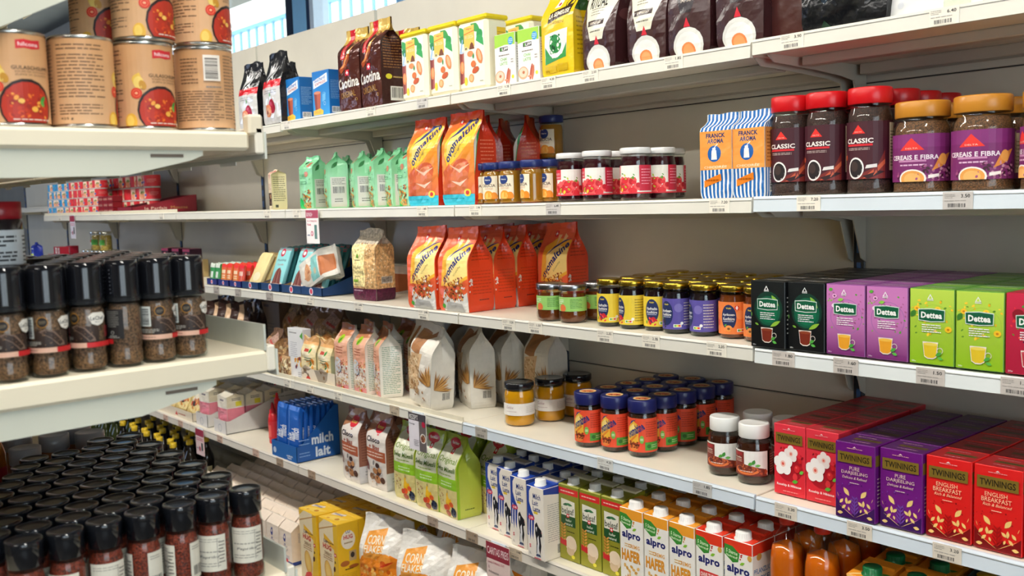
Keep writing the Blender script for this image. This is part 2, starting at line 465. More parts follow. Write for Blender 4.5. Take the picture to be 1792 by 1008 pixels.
TAGS = {1: [(505, 'e8e3da', ''), (652, '', ''), (742, 'd3cfcb', ''), (885, '', ''), (963, '', ''), (1036, '', ''), (1182, '', ''), (1389, '', ''), (1655, '', '')],
        2: [(107, '', ''), (285, '', ''), (470, '', ''), (522, '', ''), (742, '', ''), (835, '', ''), (971, 'cbc6c2', ''), (1262, '', '7.20'), (1418, '', '7.20'), (1679, 'c9c4bf', '3.50')],
        3: [(381, 'b8b0a8', ''), (419, 'b8b0a8', ''), (474, 'b8b0a8', ''), (545, '', ''), (630, '', ''), (744, '', ''), (893, '', ''), (940, '', ''), (1062, '', '2.35'), (1142, '', '2.35'), (1257, '', '2.35'), (1374, 'cdc5bd', '1.80'), (1483, 'c8c0b9', '1.60'), (1631, 'c8c0b9', '1.50'), (1782, 'c8c0b9', '1.50')],
        4: [(505, '', ''), (545, '', ''), (594, '', ''), (693, 'cbb9a0', ''), (845, 'b7b0a6', ''), (1062, 'dcdcd8', '4.20'), (1232, 'c3c1be', '1.85'), (1378, 'ddd3c4', '3.20'), (1507, 'ddd3c4', '3.50'), (1660, 'ddd3c4', '3.20')],
        5: [(292, 'd9b8a4', ''), (318, 'd9b8a4', ''), (387, 'd9b8a4', ''), (450, 'd9b8a4', ''), (492, 'b49a80', ''), (548, 'b49a80', ''), (760, 'b5a08c', ''), (829, 'a8937c', ''), (905, 'cbb9a0', '')], 6: []}
shelves = {}
rn = random.Random(11)
def bracket(x, s, dz):
    y0, y1 = .03, BY-FY-.004
    pl = [(y0, -.03), (y0+.02, -.042), (y0+.17, -.048), (y1-.11, -.054), (y1-.055, -.062), (y1-.02, -.150), (y1, -.160), (y1, -.012), (y0, -.012)]
    b = MB().prism(pl, 0, x-.0015, x+.0015, 'cfcabc').build('bracket', s)
    return b
for r in range(1, 7):
    for j in bays:
        if j >= 6 and r not in (2, 3, 4, 5, 6): continue
        fy = FRONT[r] if j < 5 else (1.80 if r in (1, 2) else FRONT[r])
        z = ROW[r]+(.055 if j >= 5 and r == 2 else 0)
        if j == -1: z += {1: .004, 2: .002, 3: -.003, 4: -.002}.get(r, 0)
        if j in (2,): z += {1: -.004}.get(r, 0)
        x1, x0 = JX(j), JX(j+1); w = x1-x0
        s = empty('shelf', (x1-w/2, fy, z))
        dep = BY-fy-.006
        b = MB(); b.box(-w/2+.002, .004, -.026, w/2-.002, dep, -.0005, CREAM, 'enamel', .0015)
        b.box(-w/2+.03, .13, -.046, w/2-.03, .165, -.026, 'c4bfb2', 'enamel', .002)
        b.box(-w/2+.03, dep-.05, -.05, w/2-.03, dep-.002, -.026, 'c4bfb2', 'enamel', .002)
        b.build('shelf_board', s)
        blue = (r in (4,) and j <= 0) or (r == 2 and j < 0) or (r == 3 and j < 0)  # cool daylight on the right-hand rails is put into their colour
        rc = {True: 'd3dde6'}.get(blue, RAIL if r < 5 else 'e2dace')
        if r == 2 and j < 0: rc = 'd3dde4'
        if r == 3 and j < 0: rc = 'dfe4e3'
        f = MB()
        f.prism([(.004, -.031), (-.006, -.031), (-.0045, -.004), (-.002, 0), (.004, 0)], 0, -w/2+.0025, w/2-.0025, rc)
        f.prism([(-.0035, -.0065), (-.0055, -.0065), (-.0055, -.0055), (-.0035, -.0055)], 0, -w/2+.003, w/2-.003, '8d8b86')
        s['rail'] = f.build('price_rail', s).name
        if (r == 2 and j in (3, 4)) or (r == 4 and j in (1, 2)) or (r == 2 and j == 2 and False):
            MB().box(-w/2+.003, 0, 0, w/2-.003, .004, .014, 'f3ead0', 'plastic').build('product_stop', s)
        for sx in (-w/2+.016, w/2-.016):
            if r < 6: bracket(sx, s, 0)
        if dep < .35:
            for ch in s.children:
                if ch.name.startswith('bracket'): ch.scale.y = dep/.417
        where = {1: 'top', 2: 'second', 3: 'third', 4: 'fourth', 5: 'fifth', 6: 'lowest'}[r]
        tag(s, 'cream steel shelf with price rail, %s row, %s bay of the long wall of shelves' % (where, ['right-out', 'rightmost', 'second', 'third', 'fourth', 'fifth', 'sixth', 'seventh', 'leftmost'][j+2]), 'shelf', 'shelves of the long wall')
        shelves[r, j] = s
for r, L in TAGS.items():
    for i, (px, c, txt) in enumerate(L):
        x = on_row(px, FRONT[r], ROW[r]-.015)
        j = int((-1.181-x)//1)
        s = shelves[r, j]
        price_tag(x-s.location.x, -.0308, -.001, bpy.data.objects[s['rail']], txt or DIG[(i*5+r) % 9], c or 'eee8da')

for s in shelves.values():
    if 'rail' in s: del s['rail']
# hanging signs clipped to the rails
def sign(px, r, y, w, h, shapes, name, label, bgc='f6f1ee', tilt=0, z0=-.004):
    x = on_row(px, FRONT[r]-.012, ROW[r]-.03)
    m = MB(); m.box(-w/2, -.0008, -h, w/2, .0008, 0, bgc, 'card')
    m.art(shapes, h/w, lambda u, v, o: ((u-.5)*w, -.0008-o, -h+v*h), m='card')
    m.box(-w*.3, .0008, -.012, w*.3, .006, .004, 'd8e4ee', 'plastic')
    o = m.build(name); o.location = (x, FRONT[r]-.0135, ROW[r]+z0); o.rotation_euler.y = tilt
    return tag(o, label, 'sign')
RS = 'a8324c'
promo = [R(0, .74, 1, 1, RS), LN(.1, .55, .9, .68, 2, 'cc6078', 4, .4), R(.66, .2, .86, .5, '3c4a46'), E(.46, .25, .11, .13, RS), LN(.1, .2, .3, .32, 1, '8088a0', 6, .4)]
sign(547, 2, 0, .085, .115, [R(0, .76, 1, 1, 'b03a50'), T('BONUS+', .3, .87, .48, .12, 'f4e6ea', .01), T('No 112 Pudding-Pulver', .5, .67, .8, .07, 'cc3058', 0), T('Mandel', .25, .57, .3, .07, 'cc3058', 0),
    R(.66, .14, .86, .56, '5c8478'), RG(.46, .3, .1, .02, 'c02848'), E(.46, .3, .075, .1, 'c8305a'), R(.4, .26, .5, .34, 'f0dde2'), LN(.1, .2, .3, .3, 1, '8088a0', 6, .4)],
    'promotion_sign', 'white price sign with crimson BONUS header clipped under the eye-level rail')
sign(127, 2, 0, .085, .125, promo, 'promotion_sign', 'small white and dusty pink sign hanging under the stacked little tins, far left', 'd8d4e2')
sign(731, 4, 0, .09, .115, [R(0, .8, 1, 1, '4a4448'), T('REZEPT', .3, .89, .5, .12, 'f4f0ec', .01), R(0, 0, .62, .8, 'ece6ee'), R(.6, 0, 1, .8, '6c625e'), E(.82, .36, .17, .17, 'e8e2dc'), E(.82, .36, .13, .13, '8a4a2a'), SC(24, .72, .28, .92, .45, .02, .04, ['3a2418', 'a8643a', '5c3424', 'd8a878'], 3), E(.88, .74, .1, .1, 'b8183c'), T('Porridge', .22, .70, .3, .06, '4a4448', 0), LN(.3, .12, .58, .3, 4, '9a949a', 6, .4)],
    'recipe_sign', 'REZEPT recipe card with grey header and food photo hanging above the green muesli bags')
sign(872, 5, 0, .10, .17, [R(0, .72, 1, 1, '983040'), T('CARITAS PREIS', .5, .86, .92, .13, 'f2dcdc', .012), T('Lovely Vollmilch UHT', .42, .66, .72, .055, 'b03850', 0), T('1l', .1, .57, .06, .05, 'a04050', 0), T('Arbeitstitel', .3, .5, .44, .04, '5a4a4a', 0)],
    'promotion_sign', 'pale pink CARITAS PREIS sign with dark red header hanging under the milk cartons', 'e8cfc8')
sign(350, 5, 0, .085, .115, promo, 'promotion_sign', 'pink and crimson price sign hanging over the dark bottles with yellow caps', 'eccfd0')

# ------------------------------------------------------------------ free-standing shelving on the left, seen from its end
GX, GF, GB = -1.150, .582, .045
zU, zM, zL, zT = EYE+.0955, EYE-.185, EYE-.485, EYE+.357
gf = empty('gondola_frame', (GX, GB, 0))
for i in range(3):
    MB().box(-1.0*(i+1)+.012, -.012, .06, -1.0*i-.012, .0, 1.95, 'd5d0c2', 'enamel', .001).build('back_panel', gf)
for i in range(4): MB().box(-1.0*i-.013, -.03, 0, -1.0*i+.013, .004, 1.97, '4a4e55', 'enamel', .002).build('upright', gf)
tag(MB().box(GX-3, GB+.012, 0, GX, GB+.48, .055, '55504a', 'enamel').build('plinth'), 'dark plinth under the left shelving', 'plinth')
tag(gf, 'upright frame and panels carrying the shelves at the left edge', 'shelving')
def gshelf(i, z, front, th, key, where):
    s = empty('shelf', (GX-i, GB, z)); d = front-GB
    b = MB(); b.box(-.997, .006, -th, -.001, d-(.010 if key != 'U' else .02), 0, 'f1e6cd', 'enamel', .004)
    b.build('shelf_board', s)
    for x in (-.006, -.994):
        y1 = d-.02
        pl = [(.006, -.012), (y1-.06, -.012), (y1-.06, -th-.006), (y1-.075, -th-.012), (y1-.155, -th-.030), (.05, -th-.034), (.006, -.15)]
        if key == 'T': pl = [(.006, -.012), (y1-.02, -.012), (y1-.02, -th-.02), (.315, -.117), (.235, -.158), (.006, -.17)]
        q = MB().prism(pl, 0, x-.004, x-.001, 'd6d7c8')
        q.box(x-.0011, y1-.125, -th-.0085, x-.0004, y1-.085, -th-.0045, '6a6056', 'enamel') if x > -.1 else None
        q.build('bracket', s)
    f = MB(); f.box(-.998, d-.012, -.028, -.001, d, .006, 'f3ecdc', 'plastic', .002)
    f.box(-.998, d, -.034, -.001, d+.003, .0, 'd9dcd2', 'plastic')
    rl_ = f.build('price_rail', s)
    if key != 'U':
        MB().box(-.998, d-.0155, 0, -.001, d-.0125, .034, 'c9cdc2', 'plastic').build('product_stop', s)
    else:
        e = MB().box(-.02, d-.02, -.004, -.001, d-.0, .022, 'efe4cc', 'plastic', .003); e.build('end_stop', s)
    for k in range(6):
        o = price_tag(-.12-.15*k, -.0385, d+.008, rl_, DIG[(k+i) % 9], 'f8f6f0', .05, .022)
        o.rotation_euler.z = pi
    return tag(s, 'cream shelf of the left shelving, %s' % where, 'shelf', 'shelves of the left shelving')
for i, nm in ((0, 'nearest bay'), (1, 'second bay'), (2, 'far bay')):
    gshelf(i, zU, GF, .024, 'U', 'carrying soup tins, '+nm); gshelf(i, zM, GF, .030, 'M', 'carrying pepper grinders, '+nm); gshelf(i, zL, GF+.012, .03, 'L', 'low, carrying jars of red spice, '+nm)
    gshelf(i, zT, .46, .03, 'T', 'topmost and shallow, '+nm)
# ------------------------------------------------------------------ product builders
def reg(key, o): PROTO[key] = [o, False]; return o

def grid_fn(Gd, nrm):
    nu, nv = len(Gd)-1, len(Gd[0])-1; nrm = Vector(nrm)
    def fn(u, v, off):
        a = min(nu-1, max(0, int(u*nu-1e-9))); b = min(nv-1, max(0, int(v*nv-1e-9))); s, t = u*nu-a, v*nv-b
        p = Gd[a][b]*(1-s)+Gd[a+1][b]*(s-t)+Gd[a+1][b+1]*t if s >= t else Gd[a][b]*(1-t)+Gd[a+1][b+1]*s+Gd[a][b+1]*(t-s)
        return p+nrm*off
    return fn

def bag(name, W, D, H, c, m='film', front=(), side=(), top=.62, seam=.05, gus=.5, bul=.008, nz=.0022, seed=1, flare=0, wave=.004, toff=0, lean=0, foot=.93, nf=14, nt=26, seamc=None, artm=None):
    """block-bottomed bag pinched to a seam at the top; the printed front is at -y"""
    sd = Vector((seed*3.7, seed*1.3, seed*2.1))
    def ss(a, b, t): t = max(0, min(1, (t-a)/(b-a))); return t*t*(3-2*t)
    def hb(t): return D/2*(foot+(1-foot)*ss(0, .06, t))*(1-ss(top, 1-seam, t))+.0025
    def ha(t): return W/2*(foot+(1-foot)*ss(0, .06, t)+flare*t)
    def cz(x, y, t): return nz*ss(0, .1, t)*noise.noise(Vector((x*26, y*26, t*7))+sd)+nz*.5*noise.noise(Vector((x*60+9, y*60, t*16))+sd)
    def P3(x, y, t):
        z = H*t + (wave*noise.noise(Vector((x*24, 0, 5))+sd) if t > .9 else 0)
        return Vector((x+lean*t*t*H, y+toff*t*t, z))
    ns = 6; FG = []; RG_ = []; LG = []; BG = []
    for i in range(nf+1):
        a_ = []; b_ = []
        for k in range(nt+1):
            t = k/nt; x = (2*i/nf-1)*ha(t); q = 1-(2*i/nf-1)**2
            bb = bul*math.sin(pi*min(1, t*1.1+.05))*q if t < .86 else bul*math.sin(pi*min(1, .996))*q*0
            edge = 1 if 0 < i < nf else 0
            n1 = cz(x, -1, t); n2 = cz(x, 1, t)
            a_.append(P3(x, -hb(t)-bb+n1*edge, t)); b_.append(P3(-x, hb(t)+bb+n2*edge, t))
        FG.append(a_); BG.append(b_)
    for gr, sx, e0, e1 in ((RG_, 1, FG[nf], BG[0]), (LG, -1, BG[nf], FG[0])):
        for i in range(ns+1):
            cl = []
            for k in range(nt+1):
                t = k/nt; p = e0[k].lerp(e1[k], i/ns); q = 1-abs(2*i/ns-1)
                g_ = gus*D*.5*ss(.25, 1-seam, t)*q
                cl.append(p-Vector((sx*(g_-(bul*.5*math.sin(pi*t)*q if t < .8 else 0)), 0, 0)))
            gr.append(cl)
    b = MB()
    for Gd, n_ in ((FG, nf), (RG_, ns), (BG, nf), (LG, ns)):
        v = [p for cl in Gd for p in cl]
        b.add(v, [t_ for i in range(n_) for k in range(nt) for t_ in ((i*(nt+1)+k, (i+1)*(nt+1)+k, (i+1)*(nt+1)+k+1), (i*(nt+1)+k, (i+1)*(nt+1)+k+1, i*(nt+1)+k+1))], c, m, True)
    b.add([FG[0][0], FG[nf][0], BG[0][0], BG[nf][0]], [(0, 3, 2, 1)], c, m)
    b.add([FG[i][nt] for i in range(nf+1)]+[BG[nf-i][nt] for i in range(nf+1)], [(i, i+1, nf+2+i, nf+1+i) for i in range(nf)], c, m)
    am = artm or m
    if front: b.art(front, H/W, grid_fn(FG, (0, -1, 0)), nf, nt, am, .0005, .00006, False, True)
    if side: b.art(side, H/D, grid_fn(RG_, (1, 0, 0)), ns, nt, am, .0005, .00006, False, True)
    return b.build(name)

def carton_mesh(W, D, H, c, F=(), Rr=(), L=(), Tp=(), m='card', bv=.0012):
    """box with its base at z=0 and printed faces: F front (-y), Rr right (+x), Tp top"""
    b = MB().box(-W/2, -D/2, 0, W/2, D/2, H, c, m, bv); e = bv
    if F: b.art(F, H/W, lambda u, v, o: (-W/2+e+u*(W-2*e), -D/2-o, e+v*(H-2*e)), m=m, base=.0001)
    if Rr: b.art(Rr, H/D, lambda u, v, o: (W/2+o, -D/2+e+u*(D-2*e), e+v*(H-2*e)), m=m, base=.0001)
    if L: b.art(L, H/D, lambda u, v, o: (-W/2-o, D/2-e-u*(D-2*e), e+v*(H-2*e)), m=m, base=.0001)
    if Tp: b.art(Tp, D/W, lambda u, v, o: (-W/2+e+u*(W-2*e), -D/2+e+v*(D-2*e), H+o), m=m, base=.0001)
    return b

def band(b, shapes, r, z0, z1, span=2*pi, a0=-pi/2, m='paper', lift=.0005, n=32):
    nu = max(2, int(n*span/(2*pi)))
    return b.art(shapes, (z1-z0)/(r*span), lambda u, v, o: ((r+o)*math.cos(a0+(u-.5)*span), (r+o)*math.sin(a0+(u-.5)*span), z0+v*(z1-z0)), nu, 1, m, lift, .00004, True)

def lid_prof(r, z, h, c, top=None, rim=.0015):
    return [(r-.001, z, c), (r, z+.0015, c), (r, z+h-.003, c), (r-.0012, z+h-.0008, c), (r-.003, z+h, top or c), (r-.0045-rim, z+h-.0006, top or c), (.0005, z+h-.0006, top or c)]

def jar(name, r, h, cc, lidc, lab, labz, lidh=.015, lidr=None, lidm='metal', span=2*pi, a0=-pi/2, prof=None, cm='gloss', neck=.86, fill=None, lidtop=None, capname='lid', ribs=0, lidart=None, n=28, labm='paper', labr=None):
    t = empty(name)
    zl = h-lidh
    body = prof or [(.80, 0), (.93, .0), (.985, .03), (1, .07), (1, .78), (.97, .86), (neck, .93), (neck, 1.0)]
    gp = [(q*r, z*zl) for q, z in body]
    MB().lathe(gp, 'ffffff', 'glass', n).build('glass', t)
    fz = fill or .93
    cp = [(max(.001, q*r-.0022), max(.0025, z*zl)) for q, z in body if z <= fz+.001]
    MB().lathe(cp, cc, cm, n).build('contents', t)
    if lab: band(MB(), lab, labr or r, labz[0]*zl, labz[1]*zl, span, a0, labm, n=n).build('label', t)
    lr = lidr or neck*r+.003
    l = MB().lathe(lid_prof(lr, zl-.001, lidh+.001, lidc, lidtop), lidc, lidm, n)
    if ribs:
        for i in range(ribs):
            a = 2*pi*i/ribs; x, y = lr*math.cos(a), lr*math.sin(a)
            l.tube([(x, y, zl+.001), (x, y, zl+lidh-.004)], .0006, lidc, lidm, 4)
    if lidart: l.art(lidart, 1, lambda u, v, o: ((2*u-1)*lr*.86, (2*v-1)*lr*.86, h-.0002+o), m='paper', base=.0002)
    l.build(capname, t)
    return t

def flat_cap(b, r, z, h, c, m='plastic', dome=0, n=28):
    return b.lathe([(r-.0008, z, c), (r, z+.001, c), (r, z+h*(.75 if dome else .96), c), (r-.0012, z+h*(.9 if dome else .985), c), (r*.82 if dome else r-.0028, z+h, c), (r*.7, z+h-(0 if dome else .0012), c), (.0005, z+h-(0 if dome else .0012), c)], c, m, n)

def gable_carton(name, W, D, H, c, F, Rr, Tp, capc='f4f4f2', capr=.0145, capx=0, capy=-.25, seamc='e8e4d8', topc=None, fronttop=.0):
    """brick carton with a seam flap across the sloping top and a screw cap"""
    t = empty(name); b = MB(); tc = topc or c; rise = .010
    b.box(-W/2, -D/2, 0, W/2, D/2, H-rise, c, 'card', .001)
    z0 = H-rise-.0005
    v = [(-W/2+.001, -D/2+.001, z0), (W/2-.001, -D/2+.001, z0), (W/2-.001, D/2-.001, z0+rise), (-W/2+.001, D/2-.001, z0+rise)]
    b.add(v+[(x, y, z0) for x, y, z in v], [(0, 1, 2, 3), (4, 0, 3, 7), (1, 5, 6, 2), (3, 2, 6, 7), (5, 1, 0, 4)], tc, 'card')
    e = .001
    b.art(F, (H-rise)/W, lambda u, w_, o: (-W/2+e+u*(W-2*e), -D/2-o, e+w_*(H-rise-2*e)), m='card', base=.0001)
    if Rr: b.art(Rr, (H-rise)/D, lambda u, w_, o: (W/2+o, -D/2+e+u*(D-2*e), e+w_*(H-rise-2*e)), m='card', base=.0001)
    if Tp: b.art(Tp, D/W, lambda u, w_, o: (-W/2+e+u*(W-2*e), -D/2+e+w_*(D-2*e), z0+rise*w_+.0003+o), m='card', base=.0001)
    b.box(-W/2+.004, D*.12, H-.005, W/2-.004, D*.42, H+.0015, seamc, 'card', .0006)
    b.build('carton_body', t)
    q = MB(); zc = H-rise*.7
    q.lathe([(capr+.003, zc-.004, capc), (capr+.003, zc, capc), (capr, zc+.0015, capc), (capr, zc+.014, capc), (capr-.0015, zc+.0155, capc), (.0005, zc+.0155, capc)], capc, 'plastic', 22, capx*W, capy*D)
    for i in range(22):
        a = 2*pi*i/22; q.tube([(capx*W+capr*math.cos(a), capy*D+capr*math.sin(a), zc+.002), (capx*W+capr*math.cos(a), capy*D+capr*math.sin(a), zc+.0135)], .0005, capc, 'plastic', 3)
    q.build('screw_cap', t)
    return t

# ------------------------------------------------------------------ foreground: soup tins, pepper grinders, red spice jars
TAN = 'd9ab7c'
soup = [G(0, 0, 1, 1, 'dcae82', 'd09c6a'),
        # side panel with small print
        LN(.02, .86, .26, .95, 2, '6b4a32', 1, .35), LN(.02, .30, .26, .83, 13, '6b4a32', 2, .35), LN(.02, .1, .24, .24, 4, '6b4a32', 3, .35), T('425 g', .06, .06, .07, .035, '3a281c', .01),
        # front
        P([(.43, .83), (.47, .845), (.51, .835), (.555, .85), (.555, .945), (.51, .935), (.47, .945), (.43, .93)], 'd42a34'), T('hilcona', .492, .888, .10, .045, 'f6dede', .015),
        T('GULASCHSUPPE', .505, .62, .20, .042, '463226', .01), T('SOUPE DE GOULASCH', .505, .575, .17, .022, '6b4a32', 0), T('ZUPPA DI GULASCH', .505, .54, .17, .02, '6b4a32', 0),
        LF(.33, .49, .075, .050, 1.2, 'e6bc4c'), E(.352, .53, .026, .034, 'efd070'), E(.372, .50, .018, .026, 'c88f2c', .4), E(.338, .40, .029, .029, 'd8321f'), RG(.338, .40, .02, .003, 'f08058'), E(.338, .40, .008, .006, 'f3b488'),
        E(.47, .19, .132, .132, '2a1614'), E(.47, .18, .121, .121, 'b8301c'), SC(46, .38, .06, .56, .33, .006, .016, ['d8481f', 'e8732a', 'a0281a', 'c83a1e', 'f0a040'], 4), E(.44, .24, .015, .012, 'f4c060'), E(.50, .15, .016, .014, 'f0b048'), LF(.53, .22, .05, .022, .9, '3f8f3a'), LF(.55, .18, .04, .02, 2.0, '57a848'),
        E(.305, .05, .032, .045, 'e8b23c'), E(.30, .06, .02, .03, 'f3cc60'), LN(.40, .015, .58, .045, 1, 'e8d8c8', 9, .4),
        # back with barcode
        LN(.70, .55, .80, .9, 8, '6b4a32', 12, .35), BAR(.83, .60, .92, .93, 'efe6da', '2c2622', 1), LN(.84, .5, .92, .54, 1, '8a8078', 12, .5), LN(.66, .08, .93, .48, 12, '6b4a32', 13, .35), LN(.94, .1, .995, .95, 20, '8a6a50', 14, .4)]
b = MB(); r_, h_ = .0352, .1045
b.lathe([(r_-.003, .0, 'cfcfca'), (r_+.0006, .0012, 'cfcfca'), (r_+.0006, .003, 'cfcfca'), (r_-.0003, .004, 'cfcfca'), (r_-.0003, h_-.004, 'cfcfca'), (r_+.0006, h_-.003, 'd8d8d2'), (r_+.0006, h_-.0008, 'd8d8d2'), (r_-.001, h_, 'd8d8d2'), (r_-.002, h_-.004, 'b8b8b4'), (r_*.6, h_-.0045, 'c4c4c0'), (.0006, h_-.0045, 'c4c4c0')], 'cfcfca', 'metal', 40)
can = empty('soup_tin'); b.build('tin', can); band(MB(), soup, r_, .0045, h_-.0045, n=40, lift=.0003).build('paper_label', can)
reg('can', can)
YC = [.304, .377, .451, .529]
fac = [-.95, 1.55, .0, 2.65]; pos = ['left edge', 'second from the left', 'third from the left', 'right end']
zc = zU+.001
nm = ['big bowl picture facing the aisle', 'small print side facing out', 'bowl, potato and red logo showing', 'white barcode showing']
for i in range(4):
    # turn: the label centre (-pi/2) must face the camera direction (+x)
    put('can', -1.198+(.0, .004, -.002, -.004)[i], YC[i]-.0, zc, 'tan soup tin, lower front row, %s, %s' % (pos[i], nm[i]), 'tin', 'soup tins', rz=pi/2-.15+[.45, 2.05, .55, -2.35][i])
for i, y, rr, lb in ((0, .300+.092, .62, 'second'), (1, .441, .85, 'third'), (2, .519, .95, 'right end')):
    pass
top_l = ['tan soup tin stacked on top, far left of the upper tier and set back', 'tan soup tin stacked above the tin with the bowl picture', 'tan soup tin stacked above the barcode tin at the shelf end']
for i, (x, y, rr) in enumerate(((-1.278, .430, .45), (-1.197, .453, .75), (-1.199, .528, .95))):
    put('can', x, y, zc+.1050, top_l[i], 'tin', 'soup tins', rz=pi/2+rr)
k = 0
for row in range(1, 6):
    for i in range(4):
        put('can', -1.202-.076*row, .300+.075*i+(.003 if row % 2 else 0), zc, 'tan soup tin standing behind the front row, row %d back, place %d from the left' % (row+1, i+1), 'tin', 'soup tins', rz=rn.uniform(0, 6))
        k += 1
# pepper grinders
pep = [BAR(.04, .42, .15, .97, 'dfe2dc', '3a3a3c', 1), RG(.235, .84, .05, .007, 'b07a2c'), E(.235, .84, .043, .043, '1c1614'), LN(.205, .79, .265, .88, 3, '8a7a60', 3, .4),
       G(.16, .20, .45, .62, '2a1c16', '3a2a22'), P([(.20, .60), (.25, .66), (.33, .60), (.41, .32), (.42, .22), (.36, .22), (.30, .42)], '7a6254'), P([(.22, .58), (.26, .63), (.32, .57), (.40, .30), (.37, .24), (.30, .44)], '33221a'), SC(26, .23, .26, .39, .60, .004, .008, ['5c4434', '7c5c44', '2a1a14', '9a7656'], 5),
       P([(.36, .88), (.40, .97), (.49, .97), (.52, .85), (.49, .68), (.44, .62), (.39, .68)], 'e9e4da'), T('LeChef', .44, .82, .12, .10, '2c2c30', .015), T('Bio', .44, .72, .04, .03, '6a6a6a', 0), LN(.50, .30, .54, .6, 6, 'a02830', 8, .5),
       LN(.05, .235, .22, .36, 3, 'b4aea4', 6, .5), R(.02, .06, .34, .19, 'e3b49c'), LN(.04, .10, .19, .15, 1, '8a6a60', 6, .4), R(.34, .06, .66, .19, 'c81e22'),
       R(.58, .19, .76, .99, '1e1a1a'), LN(.60, .5, .72, .95, 9, '8a8680', 21, .35), RG(.66, .36, .016, .003, 'c0bcb4'), T('VEGAN', .66, .27, .07, .035, 'c8c4bc', .01), LN(.60, .21, .72, .25, 1, 'b4aea4', 9, .4)]
t = empty('pepper_grinder'); r_, h_ = .0199, .127
MB().lathe([(r_*.86, 0), (r_*.97, .002), (r_, .006), (r_, .017), (r_*.94, .021), (r_, .026), (r_, .069), (r_*.96, .074), (r_*.86, .079), (r_*.86, .083)], 'ffffff', 'glass', 32).build('glass', t)
MB().lathe([(r_*.8, .003, '7a5638'), (r_*.93, .006, '7a5638'), (r_*.93, .017, '7a5638'), (r_*.87, .021, '70503a'), (r_*.93, .026, '70503a'), (r_*.93, .069, '6a4c34'), (r_*.8, .075, '5a4030')], '70503a', 'grain', 32).build('contents', t)
band(MB(), pep, r_, .026, .070, n=32).build('label', t)
b = MB(); b.lathe([(r_*.99, .078, '2b2d30'), (r_*1.03, .079, '2b2d30'), (r_*1.03, .086, '17181b')], '26282c', 'gloss', 32, caps=(False, False))
b.lathe([(r_*1.0, .086, '14151a'), (r_*1.0, .117, '14151a'), (r_*.97, .123, '14151a'), (r_*.88, .1265, '14151a'), (r_*.6, .127, '14151a'), (.0005, .127, '14151a')], '14151a', 'gloss', 32, caps=(False, False))
for i in range(7): b.box(r_*math.cos(-.6), r_*math.sin(-.6)-.0007, .088+i*.0045, r_*math.cos(-.6)+.0011, r_*math.sin(-.6)+.0007, .0895+i*.0045, '3a3c44', 'gloss')
b.build('grinder_cap', t); reg('pep', t)
zp = zM+.001
YP = [.308-.052*0.0, .308+.0495]
ys = [.262, .3125, .3625, .4115, .4555, .5025]; rot = [-2.15+1.55, -.60, .35, 2.7, -1.35+.25, -.85]
ys = [.2720, .3150, .3590, .4010, .4420, .4825]
desc = ['cut off at the left edge', 'with barcode and red strip', 'turned to show the white chef badge', 'turned to its black back label', 'with barcode near its right side', 'rightmost, beside the shelf end']
for i, y in enumerate(ys):
    put('pep', -1.176-(.000, .0, .003, .002, .004, .006)[i], y, zp, 'black-capped pepper grinder in the front row, %s' % desc[i], 'pepper grinder', 'pepper grinders', rz=pi/2-.12+[1.35, 1.22, .72, -1.9, 1.55, 1.25][i]*1.0)
for row in range(1, 7):
    for i in range(7):
        if math.hypot(-1.180-.0425*row+1.285, .2300+.0425*i-(.021 if row % 2 else 0)-.301) < .047: continue
        put('pep', -1.180-.0425*row, .2300+.0425*i-(.021 if row % 2 else 0), zp, 'black-capped pepper grinder behind the front row, row %d back, place %d from the left' % (row+1, i+1), 'pepper grinder', 'pepper grinders', rz=rn.uniform(0, 6))
# two stacked red-capped salt jars at the left edge
sl = [R(0, 0, 1, 1, 'dfe3e6'), LN(.3, .62, .62, .9, 3, '2a2c30', 3, .5), LN(.3, .3, .62, .55, 3, '2a2c30', 4, .5), LN(.68, .1, .95, .9, 9, '50545c', 5, .4)]
t = empty('salt_jar'); r_ = .0245
MB().lathe([(r_*.9, 0), (r_, .003), (r_, .074), (r_*.9, .079)], '2c2426', 'gloss', 28).build('jar_body', t)
band(MB(), sl, r_, .012, .066).build('label', t)
flat_cap(MB(), r_*.98, .079, .021, 'a01c26').build('cap', t); reg('salt', t)
put('salt', -1.285, .303, zp, 'red-capped salt jar, lower one of two stacked behind the pepper grinders', 'jar', None, rz=pi/2)
put('salt', -1.285, .299, zp+.100, 'red-capped salt jar with white label, upper one of two at the left edge', 'jar', None, rz=pi/2-.3)
# red spice jars
sp = [R(.02, 0, .36, 1, 'e4dfd0'), LN(.05, .8, .3, .93, 2, '9a958a', 3, .25), LN(.05, .5, .3, .6, 1, '9a958a', 4, .3), T('Paprika', .19, .40, .2, .09, '3c3a3a', .0, 0, .3), LN(.05, .12, .3, .26, 2, '9a958a', 6, .3), R(.27, .1, .275, .92, '9a958a'), LN(.285, .2, .345, .85, 7, '6a655c', 7, .35),
      R(.50, 0, .68, 1, 'e0dbcc'), BAR(.52, .05, .66, .4, 'e0dbcc', '2a2a2c'), LN(.52, .8, .62, .92, 2, '8a857a', 8, .3), R(.78, 0, .97, 1, 'e2ddce'), LN(.80, .3, .95, .9, 8, '9a958a', 8, .3)]
t = empty('spice_jar'); r_, h_ = .0205, .118
MB().lathe([(r_*.86, 0), (r_, .003), (r_, .014), (r_*.95, .018), (r_, .023), (r_, .072), (r_*.93, .079), (r_*.9, .089)], 'ffffff', 'glass', 28).build('glass', t)
MB().lathe([(r_*.8, .002), (r_*.94, .004), (r_*.94, .014), (r_*.88, .018), (r_*.94, .023), (r_*.94, .072), (r_*.86, .079), (r_*.84, .083)], '7c2c16', 'grain', 28).build('contents', t)
band(MB(), sp, r_, .024, .071).build('label', t)
c_ = '15171c'
